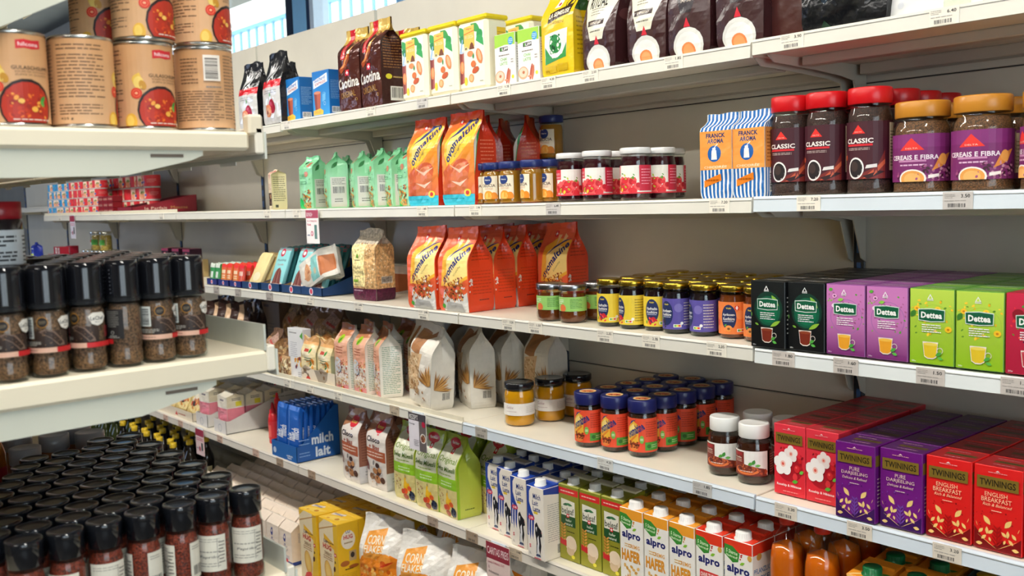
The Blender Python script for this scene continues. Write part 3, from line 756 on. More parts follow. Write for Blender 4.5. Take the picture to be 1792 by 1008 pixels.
MB().lathe([(r_*.95, .088, c_), (r_*.99, .0885, c_), (r_*.99, .116, c_), (r_*.965, .118, c_), (r_*.90, .118, c_), (r_*.86, .1168, c_), (r_*.5, .1166, c_), (.0005, .1166, c_)], c_, 'gloss', 28, caps=(True, False)).build('cap', t)
reg('spice', t)
zs_ = zL+.001; zs_ = EYE-.366-.118
print('spice z', zs_-zL)
col_i = 0
DX, DY = .0425, .0447
for row in range(11):
    n_ = 7 if row < 8 else 5
    for i in range(n_):
        y = .540-DY*i-(DY*.5 if row % 2 else 0)
        x = -1.176-DX*row+rn.uniform(-.002, .002)
        if row >= 9 and i > (3 if row == 9 else 1): continue
        lb = 'red spice jar in the front row, %s' % ['rightmost, at the shelf end', 'second from the right', 'third from the right', 'fourth from the right', 'fifth from the right', 'sixth from the right', 'seventh from the right, at the left edge'][i] if row == 0 else 'black-capped red spice jar, row %d behind the front, place %d from the aisle' % (row+1, i+1)
        put('spice', x, y+rn.uniform(-.001, .001), zs_, lb, 'spice jar', 'red spice jars', rz=(pi/2+[1.45, 1.2, .1, -.15, 1.75, 1.2, 1.2][i]) if row == 0 else rn.uniform(0, 6))
# grey capped jars, honey bottles beyond them
t = empty('mustard_jar'); MB().lathe([(.022, 0), (.024, .003), (.024, .085), (.022, .09)], '8a5a34', 'gloss', 24).build('jar_body', t)
flat_cap(MB(), .0235, .09, .026, '86868a').build('cap', t); reg('greyj', t)
k = 0
for px_, y in ((-1.655, .395), (-1.715, .455), (-1.745, .500), (-1.690, .505), (-1.765, .410)):
    k += 1; put('greyj', px_, y, zs_, 'grey-capped brown jar beyond the red spice jars, number %d from the camera' % k, 'jar', 'grey-capped jars')
lb = [R(0, 0, 1, 1, 'c8bfb0'), LN(.05, .1, .45, .9, 7, '7a7268', 3, .4), R(.5, 0, .75, 1, '9c1c28'), LN(.53, .2, .72, .5, 3, 'e0c0b0', 4, .4)]
t = empty('sauce_bottle'); MB().lathe([(.028, 0), (.031, .003), (.031, .13), (.022, .16), (.012, .18), (.012, .2)], '8a4a12', 'gloss', 28).build('bottle', t)
band(MB(), lb, .031, .02, .105).build('label', t); flat_cap(MB(), .014, .2, .018, '3a2a20').build('cap', t); reg('sauce', t)
for i, (x, y) in enumerate(((-1.625, .275), (-1.640, .325), (-1.700, .355))):
    put('sauce', x, y, zs_, 'amber sauce bottle with cream and red label, %s' % ['nearest of three behind the spice jars', 'right one of three behind the spice jars', 'hindmost of three behind the spice jars'][i], 'bottle', 'sauce bottles', rz=pi/2-.8+i*.2, s=(.72, .72, .8))
# ------------------------------------------------------------------ products of the long wall: top row
def stand(key, r, px, label, cat, group=None, d=0, dy=0, dx=0, **kw):
    """px: photo column of the middle of the product's front foot; d: its depth; dy: how far it stands back"""
    y = FRONT[r]+.014+dy; x = on_row(px, y, ROW[r])+dx
    return put(key, x, y+d/2, ROW[r]+.0006, label, cat, group, **kw)
def put_r(key, r, x, y, label, cat, group=None, dz=0, **kw): return put(key, x, y, ROW[r]+.0006+dz, label, cat, group, **kw)
ORD = ['first', 'second', 'third', 'fourth', 'fifth', 'sixth', 'seventh', 'eighth', 'ninth', 'tenth']

# black and white fruit-tea pouches
fruit = [R(0, .0, 1, .56, 'e8e7e6'), R(0, .5, 1, .60, 'e2202e'), LN(.14, .41, .86, .47, 2, 'a0a0a8', 2, .3),
         P([(.2, .58), (.3, .72), (.26, .84), (.36, .78), (.42, .86), (.46, .74), (.6, .88), (.56, .74), (.74, .80), (.6, .66), (.66, .6), (.5, .64), (.4, .56), (.34, .64)], 'e4e4e6'), P([(.3, .62), (.48, .7), (.62, .72), (.5, .66), (.4, .6)], '1c1c20'),
         E(.60, .24, .17, .17, 'b8243c'), E(.56, .27, .06, .05, 'd85068'), E(.40, .18, .17, .15, 'f0946a'), E(.38, .17, .12, .10, 'f6b890'), E(.37, .16, .05, .05, '8a2430'), LF(.52, .36, .12, .05, 1.3, '5a9a3a')]
reg('tea', bag('fruit_tea_pouch', .145, .06, .245, '1e1e22', 'foil', fruit, top=.45, bul=.010, nz=.004, seed=3, flare=-.06, gus=.2, wave=.01))
stand('tea', 1, 437, 'black and white tea pouch with red band and peach, left of the pair', 'pouch', 'fruit tea pouches', d=.06, rz=.05)
stand('tea', 1, 480, 'black and white tea pouch with passion fruit, beside the blue drink box', 'pouch', 'fruit tea pouches', d=.06, rz=-.06, s=1.06)
stand('tea', 1, 500, 'black-topped tea pouch peeking out behind the blue drink boxes', 'pouch', 'fruit tea pouches', d=.06, dy=.12, rz=-.2)
# blue chocolate drink boxes
such = [G(0, 0, 1, 1, '2f9ae0', '1272c4'), P([(.06, .62), (.92, .74), (.92, .94), (.06, .80)], 'eef4fa'), T('Suchard', .46, .825, .66, .085, '2a62b0', .02, .14, .2), T('EXPRESS', .50, .735, .66, .06, 'b0344a', .02, .14, .1),
        P([(.14, .12), (.44, .12), (.50, .52), (.08, .52)], 'b85a3c'), P([(.14, .12), (.26, .12), (.24, .52), (.08, .52)], '8e3c28'), E(.29, .52, .21, .05, 'd88a68'), RG(.7, .46, .08, .01, 'a8d4f4'), P([(.58, .30), (.78, .34), (.80, .50), (.60, .46)], '6cb8ec'), RG(.72, .26, .06, .01, 'd0e8fa'),
        P([(.02, .02), (.60, .02), (.64, .10), (.44, .16), (.02, .12)], 'f4c23c'), T('CHOCO', .26, .08, .4, .06, 'c8781c', .01)]
suchs = [R(0, 0, 1, 1, '1c6cb4'), LN(.1, .35, .9, .78, 12, '9cc4e8', 2, .3), BAR(.15, .04, .85, .18)]
o = carton_mesh(.105, .052, .15, '1a78c8', such, suchs, (), [R(0, 0, 1, 1, '1668b4')]).build('drink_powder_box')
reg('such', o)
stand('such', 1, 515, 'blue chocolate drink box, left one of the pair on the top shelf', 'box', 'blue drink powder boxes', d=.052, dy=.012, rz=-.05)
stand('such', 1, 563, 'blue chocolate drink box, right one, touching the brown pouches', 'box', 'blue drink powder boxes', d=.052, rz=.03)
stand('such', 1, 606, 'blue chocolate drink box half hidden behind the brown pouches', 'box', 'blue drink powder boxes', d=.052, dy=.06)
# brown and gold cocoa pouches
cao = [G(0, 0, 1, .95, '5c3026', '4a2018'), R(0, .86, 1, 1, 'd8b45c'), P([(0, .86), (0, .80), (.1, .83), (.18, .80), (.26, .84), (.36, .81), (.46, .85), (.56, .82), (.66, .86), (.78, .83), (.88, .88), (1, .86), (1, .9), (0, .9)], 'd8b45c'), SC(14, .1, .77, .95, .88, .015, .03, ['4a2018', '6a3424'], 6),
       R(.20, .63, .42, 1, 'd4202c'), T('Qualität Suisse', .31, .74, .26, .05, 'f4d8d0', 0, pi/2), 
       P([(.05, .52), (.3, .56), (.56, .72), (.66, .80), (.60, .62), (.42, .52), (.2, .46)], 'b8542c'), P([(.14, .52), (.36, .57), (.56, .72), (.50, .60), (.34, .53)], 'f0a058'), P([(.5, .7), (.66, .80), (.62, .68)], 'f6c07c'), E(.42, .52, .12, .04, '7a3c28', .5), E(.5, .60, .1, .035, '96502f', .8),
       CROSS(.52, .46, .16, 2.17), T('Caotina', .5, .34, .94, .13, 'f2ece4', .03, .07), T('ORIGINAL', .5, .20, .68, .075, 'c8964c', .0, .07), E(.86, .13, .05, .04, 'c8964c'), E(.86, .13, .035, .028, '4a2018')]
caos = [R(0, 0, 1, .86, '3c1c18'), R(0, .86, 1, 1, 'cda850'), LN(.1, .42, .9, .80, 12, '8a5a34', 4, .4), E(.3, .33, .13, .10, 'e8dc3c'), LN(.48, .31, .9, .34, 1, 'c8a868', 3, .5), BAR(.35, .06, .95, .22)]
reg('cao', bag('cocoa_pouch', .118, .078, .262, '4a241c', 'foil', cao, caos, top=.7, seam=.09, gus=.5, nz=.003, seed=8, wave=.006))
stand('cao', 1, 616, 'brown cocoa pouch with gold top, left of the front pair', 'pouch', 'cocoa pouches', d=.07, dy=.006, rz=.06)
stand('cao', 1, 654, 'brown cocoa pouch with gold top and red ribbon, right of the front pair', 'pouch', 'cocoa pouches', d=.078, rz=-.03, s=1.03)
stand('cao', 1, 658, 'brown pouch with red ribbon standing behind the front cocoa pair', 'pouch', 'cocoa pouches', d=.07, dy=.115, s=.97)
stand('cao', 1, 702, 'gold-topped cocoa pouch rising behind the first cartoon cocoa tin', 'pouch', 'cocoa pouches', d=.07, dy=.12, rz=.15, s=.97)
# yellow-lidded children's cocoa tins
tin = [G(0, 0, 1, 1, 'f7f3da', 'eef3ec'), P([(0, 0), (.12, .08), (0, .18)], 'e4ddc0'), LF(.02, .98, .34, .22, -1.0, '3fa45a'), LF(.0, .82, .3, .2, -.5, '2f8a58'), LF(.48, 1.0, .42, .2, -.5, '3f9e4c'), LF(.74, .90, .32, .26, -1.0, '2d9a50'), P([(.68, .72), (.98, .62), (.96, .74), (.86, .80), (.72, .80)], '3aa85a'),
       P([(.0, .06), (.17, .08), (.18, .58), (.0, .56)], '8a3c34'), P([(.10, .08), (.17, .08), (.18, .58), (.12, .57)], 'b8665a'), E(.09, .57, .09, .025, 'c8d8ee'), P([(.02, .58), (.12, .78), (.16, .77), (.07, .56)], '9cc4ec'),
       P([(.20, .60), (.62, .64), (.62, .98), (.20, .96)], 'f4c85c'), T('migros', .41, .925, .22, .035, 'd8382c', .015), P([(.20, .84), (.62, .88), (.62, .895), (.20, .855)], 'e8762c'), T('MR. COCOA', .41, .80, .34, .05, 'fbe9c4', .01), P([(.40, .60), (.62, .60), (.56, .69), (.50, .71), (.45, .68)], '7a4228'), E(.28, .62, .07, .05, 'e8dca0'), T('M', .28, .62, .06, .04, '5a4a30', .02),
       E(.10, .33, .09, .15, 'f08a50'), E(.11, .34, .05, .11, 'f6ac74'), E(.44, .53, .12, .07, 'f0925c'), LF(.55, .44, .14, .06, 1.4, '3f9a50'), E(.80, .47, .11, .19, 'ee8850', .4), E(.81, .48, .06, .14, 'f8b888', .4), E(.46, .14, .10, .10, 'f29c5c'), E(.46, .14, .07, .07, 'f8c088'), E(.24, .10, .06, .10, 'ead83c'), E(.64, .26, .14, .07, 'cc5a2c', .3), E(.56, .36, .10, .08, 'e0763c'), LN(.80, .06, .94, .09, 1, 'a8a89c', 3, .5)]
tins = [R(0, 0, 1, 1, 'f3efd6'), R(.46, 0, .98, .92, 'e8c21c'), LN(.50, .30, .94, .86, 14, 'b08a10', 3, .35), BAR(.55, .03, .92, .12)]
t = empty('cocoa_tin'); W, D, H = .128, .080, .190
carton_mesh(W, D, H, 'f3efd8', tin, tins, (), (), 'card', .010).build('tin_body', t)
b = MB().box(-W/2-.001, -D/2-.001, H-.003, W/2+.001, D/2+.001, H+.010, 'f3d81c', 'plastic', .004); b.build('lid', t); reg('tin', t)
for i, (px, dy) in enumerate(((725, 0), (775, .0), (828, .004))):
    stand('tin', 1, px, "children's cocoa tin with yellow lid and palm leaves, %s of three in front" % ['leftmost', 'middle', 'rightmost'][i], 'tin', 'yellow-lidded cocoa tins', d=D, dy=dy)
stand('tin', 1, 838, "yellow-lidded cocoa tin standing behind the rightmost one", 'tin', 'yellow-lidded cocoa tins', d=D, dy=.11)
stand('tin', 1, 906, "yellow-lidded cocoa tin at the back behind the chai cartons", 'tin', 'yellow-lidded cocoa tins', d=D, dy=.13)
# chai cartons
chai = [R(0, 0, 1, 1, 'f1efec'), R(0, .80, 1, 1, 'a6d84a'), P([(0, .80), (0, .74), (.5, .78), (1, .76), (1, .82)], 'a6d84a'), E(.80, .84, .13, .13, '3aa0dc'), LN(.70, .79, .90, .89, 3, 'd8f0fc', 3, .4), R(.26, .66, .66, .74, '2c2c2c'), T('iLIPP', .5, .70, .30, .055, 'ffffff', .03), R(.31, .67, .36, .73, '57b83c'), LN(.2, .56, .72, .60, 1, '8a8078', 4, .5), T('CHAI', .44, .50, .32, .06, '8cd070', .01), T('LATTE', .44, .415, .36, .06, '8cd070', .01), LN(.80, .4, .92, .5, 2, 'a8a098', 6, .4),
        E(.24, .16, .24, .20, 'eab08c'), E(.24, .17, .19, .15, 'f6d4bc'), E(.26, .17, .06, .05, 'c87850'), E(.62, .16, .055, .26, 'c0604a', -.25), E(.70, .14, .05, .24, 'd07a5c', -.2), E(.88, .13, .06, .06, 'ecdc3c'), E(.55, .08, .09, .03, 'e09878')]
reg('chai', carton_mesh(.083, .042, .133, 'f1efec', chai, [R(0, 0, 1, 1, 'e4e2da'), R(0, .8, 1, 1, '7fb838'), LN(.1, .3, .9, .74, 9, '9a9890', 3, .3)], (), [R(0, 0, 1, 1, 'a6d84a')]).build('chai_latte_box'))
stand('chai', 1, 885, 'white and lime chai latte box, left one beside the cocoa tin', 'box', 'chai latte boxes', d=.042)
stand('chai', 1, 926, 'white and lime chai latte box, right one beside the yellow coffee bag', 'box', 'chai latte boxes', d=.042)
stand('chai', 1, 938, 'lime-topped chai latte box standing behind the front pair', 'box', 'chai latte boxes', d=.042, dy=.07, s=1.12)
# yellow coffee bag
sem = [R(0, 0, 1, 1, 'eec81c'), P([(.34, .78), (.42, .97), (.56, .97), (.52, .78)], 'f4f2ea'), E(.46, .82, .04, .04, 'c02838'), E(.80, .82, .13, .13, '2a2418'), E(.80, .82, .11, .11, 'eec81c'), P([(.72, .78), (.80, .88), (.86, .84), (.8, .78)], '2a2418'), P([(.24, .60), (.90, .68), (.92, .80), (.30, .72)], '3c2a1c'), T('LA SEMEUSE', .58, .70, .58, .055, 'f4ecd8', .03, .14, .15), T('INDIEN', .55, .60, .4, .03, '8a6c14', 0),
       P([(.14, .14), (.80, .20), (.86, .52), (.14, .48)], 'f2f0e6'), P([(.14, .14), (.80, .20), (.82, .36), (.70, .24), (.4, .2), (.16, .34)], '3a9a4c'), E(.48, .34, .24, .26, 'f4f4f0', .5), E(.50, .36, .18, .2, '2f8a44', .5), SC(22, .34, .26, .66, .46, .02, .05, ['1f6a34', '56b460', 'd8f0dc', '174a28'], 4), R(.14, .04, .5, .12, 'd8b418'), R(.54, .05, .84, .13, 'd2ae14'), T('250g', .2, .06, .14, .03, '8a6c14', .01)]
sems = [R(0, 0, 1, 1, 'e0b814'), R(0, .72, 1, 1, '39602c'), LN(.15, .2, .85, .66, 9, 'b08c10', 3, .35)]
reg('sem', bag('coffee_bag', .118, .066, .215, 'e8c018', 'film', sem, sems, top=.64, seam=.04, gus=.6, nz=.0015, seed=5))
stand('sem', 1, 978, 'bright yellow coffee bag with green plant picture on the top shelf', 'coffee bag', None, d=.07, rz=-.04)
# ritual coffee pouches (cream and dark brown versions)
def cup_art(c): return [E(.5, .06, .36, .36, 'dcdcd6'), E(.5, .05, .30, .30, 'ecece8'), E(.5, .02, .17, .17, 'f08a50'), E(.5, .02, .13, .13, 'f6a468'), TRI(.5, .235, .14, .085, 'd8283c')]
rit = [G(0, 0, 1, 1, '3c2022', '4a2c2c'), P([(.0, 1), (1.0, 1), (1, .66), (.66, .28), (.3, .28), (.04, .62)], 'e9e7d2'), TRI(.42, .80, .3, .14, 'd8303c'), LN(.3, .76, .54, .785, 1, '5a5048', 2, .5), T('RITUAL', .44, .655, .54, .11, '2a2624', .02), LN(.26, .52, .66, .6, 3, '8a8478', 3, .3), R(.22, .42, .70, .475, '3a2a28'), T('EXPRESSO', .46, .447, .3, .022, 'e8dcc8', .01), LN(.3, .35, .62, .38, 1, '7a7468', 8, .4)]+cup_art(0)
dlt = [G(0, 0, 1, 1, '3a1e20', '42262a'), P([(.06, 1), (.94, 1), (.88, .72), (.60, .36), (.34, .36), (.12, .7)], '2e262c'), LN(.26, .66, .72, .78, 4, 'b8aca4', 3, .35), P([(.24, .52), (.80, .54), (.86, .58), (.80, .62), (.24, .60)], 'ee9048'), T('BRASIL', .52, .57, .28, .03, '6a2c18', .01), T('IN: 30/1', .5, .47, .3, .035, 'c8b8a8', .01)]+cup_art(0)
cs = [G(0, 0, 1, 1, '36191b', '462628'), E(.5, .5, .4, .2, '5c3434')]
reg('rit', bag('coffee_pouch', .115, .07, .24, '3c2022', 'film', rit, cs, top=.35, seam=.05, gus=.3, nz=.003, seed=12, flare=.08))
reg('dlt', bag('coffee_pouch', .115, .075, .24, '3a1e20', 'film', dlt, cs, top=.4, seam=.05, gus=.3, nz=.002, seed=15, flare=.04))
stand('rit', 1, 1052, 'cream-fronted coffee pouch, left one, beside the yellow bag', 'coffee pouch', 'coffee pouches with cup', d=.07, rz=-.1)
stand('rit', 1, 1134, 'cream-fronted coffee pouch, right one, beside the dark brown pouches', 'coffee pouch', 'coffee pouches with cup', d=.07, rz=-.04)
stand('dlt', 1, 1208, 'dark brown coffee pouch with orange strip, left of two with cups', 'coffee pouch', 'coffee pouches with cup', d=.075, rz=-.02)
stand('dlt', 1, 1296, 'dark brown coffee pouch with orange strip, right of two with cups', 'coffee pouch', 'coffee pouches with cup', d=.075, rz=-.0)
reg('plainbrown', bag('coffee_pouch', .12, .075, .26, '46221f', 'film', [LF(.2, .3, .3, .1, .8, '2c1414')], (), top=.5, nz=.004, seed=22))
stand('plainbrown', 1, 1180, 'dark pouch standing behind the cream-fronted coffee pouches', 'coffee pouch', None, d=.07, dy=.14)
stand('plainbrown', 1, 1366, 'plain red-brown pouch between the cup pouches and the glossy black bag', 'coffee pouch', None, d=.075, dy=.03, rz=.0)
reg('blk', bag('coffee_bag', .175, .085, .27, '14161a', 'foil', [SC(14, .1, .1, .9, .6, .02, .07, ['20242a', '2c3a48', '0c0c10'], 3), TRI(.3, .02, .14, .05, '1f3d2c')], (), top=.45, nz=.007, seed=31, gus=.2, bul=.014))
stand('blk', 1, 1476, 'large glossy black vacuum coffee bag on the top shelf', 'coffee bag', None, d=.085, dy=.005)
reg('wht', bag('filter_bag', .18, .085, .24, 'e6e8ea', 'film', [SC(10, .1, .1, .9, .8, .03, .09, ['f4f6f8', 'd8dce4'], 5), P([(.62, 0), (.9, 0), (.84, .3), (.66, .26)], 'd4dccc')], (), top=.5, nz=.006, seed=33))
stand('wht', 1, 1630, 'white crinkled bag beside the black coffee bag, top edge out of frame', 'bag', None, d=.09, dy=.02)

# ------------------------------------------------------------------ second row (eye level)
bei = [R(0, 0, 1, 1, 'ead9b6'), R(0, .5, 1, 1, 'eddcc0'), P([(.3, .86), (.44, .98), (.8, .98), (.56, .9), (.44, .74)], 'c83848'), LN(.1, .5, .8, .66, 4, 'b0685c', 3, .3), R(.06, .10, .9, .42, '30201c'), SC(16, .2, .14, .8, .38, .04, .08, ['d8a070', 'e8bc8c', 'b87c50'], 3), LF(.7, .04, .16, .1, .2, '3a9a50')]
reg('bei', bag('breadstick_pack', .052, .05, .147, 'e6d8ac', 'card', bei, [R(0, 0, 1, 1, 'ded3a2'), LN(.1, .2, .9, .84, 12, '6a6448', 4, .35), R(.2, .05, .4, .12, '3a3a30')], top=.9, seam=.02, bul=.001, nz=.001, seed=2))
stand('bei', 2, 477, 'small beige breadstick pack with dark window standing alone', 'pack', None, d=.05, rz=-.25)
grn = [G(0, 0, 1, 1, 'a8e2b4', '7fcf9c'), SC(22, .1, .3, .9, .9, .012, .03, ['3f8f60', '2c5a3c', 'cfeed4', '5aa878'], 3), E(.68, .84, .12, .1, 'c8705a'), E(.62, .66, .13, .11, 'cf8268'), E(.35, .88, .10, .06, '2c4a34'), T('CLIPPER', .36, .62, .5, .09, '5aa878', .0), LN(.2, .46, .7, .54, 2, '6aac84', 3, .4), P([(0, 0), (.46, 0), (.30, .16), (.1, .22), (0, .18)], '2cc25c'), SC(60, .40, .02, .92, .36, .03, .06, ['e8a848', 'd88c34', 'f0c470', 'b86c2c', '6a3c20'], 6)]
grs = [G(0, 0, 1, 1, '9ad8a8', '86cc9c'), LF(.2, .72, .5, .2, .8, '3a7a48'), P([(.12, .02), (.9, .02), (.9, .56), (.12, .56)], 'cfccc2'), LN(.2, .42, .85, .54, 4, '6a6a66', 3, .4), BAR(.18, .24, .86, .40, 'cfccc2'), LN(.3, .1, .7, .18, 2, '6a6a66', 5, .4)]
reg('grn', bag('snack_pack', .088, .062, .182, '8ad4a0', 'film', grn, grs, top=.78, seam=.04, gus=.35, nz=.003, seed=41, wave=.008))
gx = [(537, 0, .02), (576, .0, -.45), (622, .02, -.42), (655, .035, -.38), (684, .045, -.34), (708, .05, -.2)]
for i, (px, dy, rz) in enumerate(gx):
    stand('grn', 2, px, 'mint green snack pack, %s from the left in the row' % ORD[i], 'pack', 'mint green snack packs', d=.07, dy=dy, rz=rz, s=1+.02*(i % 2))
for i, (px, dy) in enumerate(((595, .12), (632, .13), (668, .13), (705, .14))):
    stand('grn', 2, px, 'mint green snack pack in the second row, %s from the left' % ORD[i], 'pack', 'mint green snack packs', d=.07, dy=dy, rz=-.3)
# orange malt drink pouches
OR = 'ee5a26'
ovp = [G(0, .12, 1, .75, 'ee7a50', 'f0a028'), G(0, .72, 1, 1, 'e8862a', 'd8381c'), P([(.08, .54), (.2, .78), (.7, .92), (.98, .90), (.96, .70), (.6, .52), (.2, .40)], 'f6c83c'), P([(.16, .56), (.3, .78), (.6, .86), (.5, .64), (.3, .5)], 'fae07c'),
       P([(.18, .70), (.4, .80), (.62, .92), (.9, .90), (.7, .89), (.45, .77)], '2c3a78'), T('ovomaltine', .52, .70, 1.02, .10, '232c70', .035, .82), T('Original', .58, .60, .4, .035, '5a5a50', 0, .82),
       E(.62, .36, .28, .22, 'd0603c', .5), E(.60, .38, .2, .1, 'e8946c', .4), P([(.1, .12), (.34, .12), (.4, .34), (.28, .46), (.06, .36)], 'd8663c'), P([(.3, .12), (.8, .12), (.86, .34), (.6, .44), (.36, .34)], 'e07c50'), P([(.36, .26), (.6, .20), (.82, .28), (.6, .24)], 'f8d8c0'), P([(.3, .44), (.62, .34), (.9, .44), (.6, .38)], 'f4c8a8'),
       R(0, 0, 1, .115, '3cc4dc'), LN(.04, .06, .7, .08, 1, '2a8aa0', 4, .4), E(.80, .13, .10, .07, 'f0e050'), E(.80, .13, .05, .04, 'd84848'), CROSS(.40, .90, .10, 1.73)]
ovps = [G(0, .1, 1, 1, 'd84020', 'c02c14'), R(0, 0, 1, .1, 'c83018'), P([(0, .3), (.2, .7), (.1, .9), (0, .8)], '2f9a50'), P([(0, .34), (.14, .66), (0, .78)], 'f0ede0'), LN(.3, .3, .9, .7, 10, 'e87c58', 4, .3), R(.35, .24, .8, .28, '3c3834')]
reg('ovp', bag('malt_drink_pouch', .148, .072, .256, OR, 'film', ovp, ovps, top=.62, seam=.05, gus=.35, nz=.0045, seed=51, wave=.008))
stand('ovp', 2, 742, 'orange malt drink pouch with turquoise foot, left of the front pair', 'pouch', 'malt drink pouches', d=.075, rz=.02)
stand('ovp', 2, 805, 'orange malt drink pouch with turquoise foot, right of the front pair', 'pouch', 'malt drink pouches', d=.075, dy=.0, rz=-.02, s=1.02)
for i, (px, dy, rz) in enumerate(((836, .12, -.5), (872, .25, -.9), (916, .25, -.9))):
    stand('ovp', 2, px, 'malt drink pouch in the shade behind the marmalade jars, %s from the left' % ORD[i], 'pouch', 'malt drink pouches', d=.07, dy=dy, rz=rz)
# orange marmalade jars
mar = [R(.34, 0, .60, 1, 'f2e8cc'), P([(.36, .96), (.44, 1.0), (.54, .96), (.60, .8), (.60, 0), (.34, 0), (.34, .9)], 'f4ead0'), E(.46, .83, .065, .065, '1e3a7c'), T('Hero', .46, .83, .08, .06, 'f4f4f4', .02), T('DELICIA', .47, .585, .20, .13, '5c3a2c', .02), LN(.41, .40, .54, .5, 2, 'c89070', 3, .4), E(.47, .12, .075, .075, 'f0a030'), E(.47, .12, .05, .05, 'f8c060'), E(.55, .10, .05, .06, 'e88c20')]
reg('mar', jar('marmalade_jar', .0325, .113, 'a8721e', '1f2f6c', mar, (.14, .80), lidh=.018, lidm='plastic', neck=.9, a0=-pi/2))
mx_ = [826, 850.5, 879, 917]
for i, px in enumerate(mx_): stand('mar', 2, px, 'orange marmalade jar with dark blue lid, %s from the left in front' % ORD[i], 'jar', 'marmalade jars', d=.065, dy=0, rz=[.55, .5, .45, -.05][i])
stand('mar', 2, 946, 'marmalade jar with blue lid set back beside the red preserve jars', 'jar', 'marmalade jars', d=.065, dy=.04, rz=.5)
a = stand('mar', 2, 953, 'marmalade jar at the back wall, lower one of two stacked', 'jar', 'marmalade jars', d=.07, dy=.26, rz=.3, s=1.12)
put('mar', a.location.x, a.location.y, a.location.z+.1268, 'blue-lidded marmalade jar at the back wall, upper one of two stacked', 'jar', 'marmalade jars', rz=.4, s=1.12)
# sour cherry / strawberry preserve jars
che = [R(0, 0, 1, 1, 'f0eee6'), R(0, 0, .34, 1, 'c8203c'), R(.30, .62, .42, 1, 'e02840'), T('FRAGOLE', .36, .83, .09, .08, 'f8d8dc', .01), T('ERDBEEREN', .36, .70, .1, .06, 'f8d8dc', .01), SC(60, .28, .06, .66, .5, .02, .04, ['e02c38', 'e84448', 'c81c2c', 'f06060'], 3, .95), SC(7, .44, .5, .62, .72, .008, .02, ['5c9c34', '88b840', 'c8d850'], 5, .5), SC(5, .4, .14, .56, .3, .015, .022, ['f0d040', 'b8b030'], 8), R(.66, .1, .82, 1, 'c82440'), LN(.68, .3, .80, .9, 6, 'f0a0b0', 6, .3), R(.0, 0, 1, .05, 'd83040'), T('500 g', .40, .08, .06, .06, 'ffffff', .01)]
reg('che', jar('preserve_jar', .0362, .123, '3a1018', 'e6e6e4', che, (.14, .74), lidh=.013, lidm='plastic', neck=.94, a0=-pi/2))
for i, (px, dy, rz) in enumerate(((981, .01, .25), (1027, .0, .0), (1057, .075, .3), (1094, .0, -.35), (1138, .072, -.1), (1156, .145, .4), (1012, .09, .2), (1100, .15, .1))):
    stand('che', 2, px, 'dark red preserve jar with white lid, %s from the left %s' % (ORD[i] if i < 6 else ORD[i-6], 'in the cluster' if i < 6 else 'in the hidden back row'), 'jar', 'preserve jars', d=.077, dy=dy, rz=rz+.3)
# blue and white striped packs
fa = [R(0, 0, 1, 1, 'eef2f4')]+[R(.03+.125*i, 0, .10+.125*i, 1, '2468b0') for i in range(8)]
stf = fa+[R(0, .34, 1, .80, 'f2a04c'), T('FRANCK', .5, .745, .6, .055, '2c3a6c', .035), T('AROMA', .5, .68, .5, .055, '2c3a6c', .035), E(.47, .53, .21, .21, '1f5fae'), P([(.38, .46), (.56, .46), (.54, .57), (.40, .57)], 'f4f4f4'), R(.42, .57, .52, .60, 'f4f4f4'), P([(.46, .60), (.48, .60), (.58, .64), (.57, .65)], 'f4f4f4'), T('CHICORÉE', .5, .375, .7, .035, 'f6d8b0', .02), P([(.14, .13), (.68, .21), (.68, .29), (.14, .21)], 'f08828'), LN(.2, .19, .62, .24, 1, 'b85c10', 3, .4)]
sts = fa+[R(0, .34, 1, .80, 'e8944a'), LN(.1, .4, .9, .76, 9, 'b8642c', 3, .4), BAR(.2, .06, .5, .3, 'f4f4f4', '26262a', 1)]
reg('fra', bag('chicory_pack', .083, .055, .178, 'dfe8f0', 'film', stf, sts, top=.82, seam=.07, gus=.2, nz=.002, seed=61, bul=.002, wave=.008))
stand('fra', 2, 1255, 'orange pack with blue stripes and mill emblem, left of the pair', 'pack', 'striped chicory packs', d=.055)
stand('fra', 2, 1313, 'orange pack with blue stripes, right one, touching the red-lidded coffee', 'pack', 'striped chicory packs', d=.055, rz=-.06)
stand('fra', 2, 1290, 'blue striped pack standing behind the front pair', 'pack', 'striped chicory packs', d=.055, dy=.08, rz=.3)
# instant coffee jars
cla = [R(.08, .0, .94, 1, '43101f'), TRI(.47, .79, .1, .15, 'e82820'), T('DELTA', .47, .82, .055, .02, 'f6c8b8', .01), T('CLASSIC', .47, .665, .21, .085, 'f4ece4', .03), R(.37, .575, .57, .61, 'd8202c'), LN(.38, .50, .55, .55, 2, 'c8b8b0', 3, .4), P([(.42, 0), (.60, .22), (.66, .5), (.66, 0)], '7a2420'), P([(.50, .0), (.66, .34), (.66, .26), (.58, .06)], 'c85a38'), P([(.5, .05), (.62, .14), (.66, .12), (.54, .0)], '2c0c12'),
       EH(.45, .19, .062, .19, 'f0ece8'), EH(.45, .19, .052, .16, '1a1214'), EH(.44, .22, .03, .09, '3c2c28'), P([(.52, .18), (.60, .20), (.60, .26), (.53, .24)], 'e8e4e0'), EH(.345, .38, .02, .05, 'b84828'), R(.70, .14, .80, .97, 'e2cfae'), LN(.71, .2, .79, .84, 12, '6a5a44', 4, .35), TRI(.77, .88, .02, .06, 'd8202c')]
sq = [(.80, 0), (.95, .0), (1, .03), (1, .13), (.965, .16), (.965, .82), (.93, .9), (.86, .95), (.86, 1.0)]
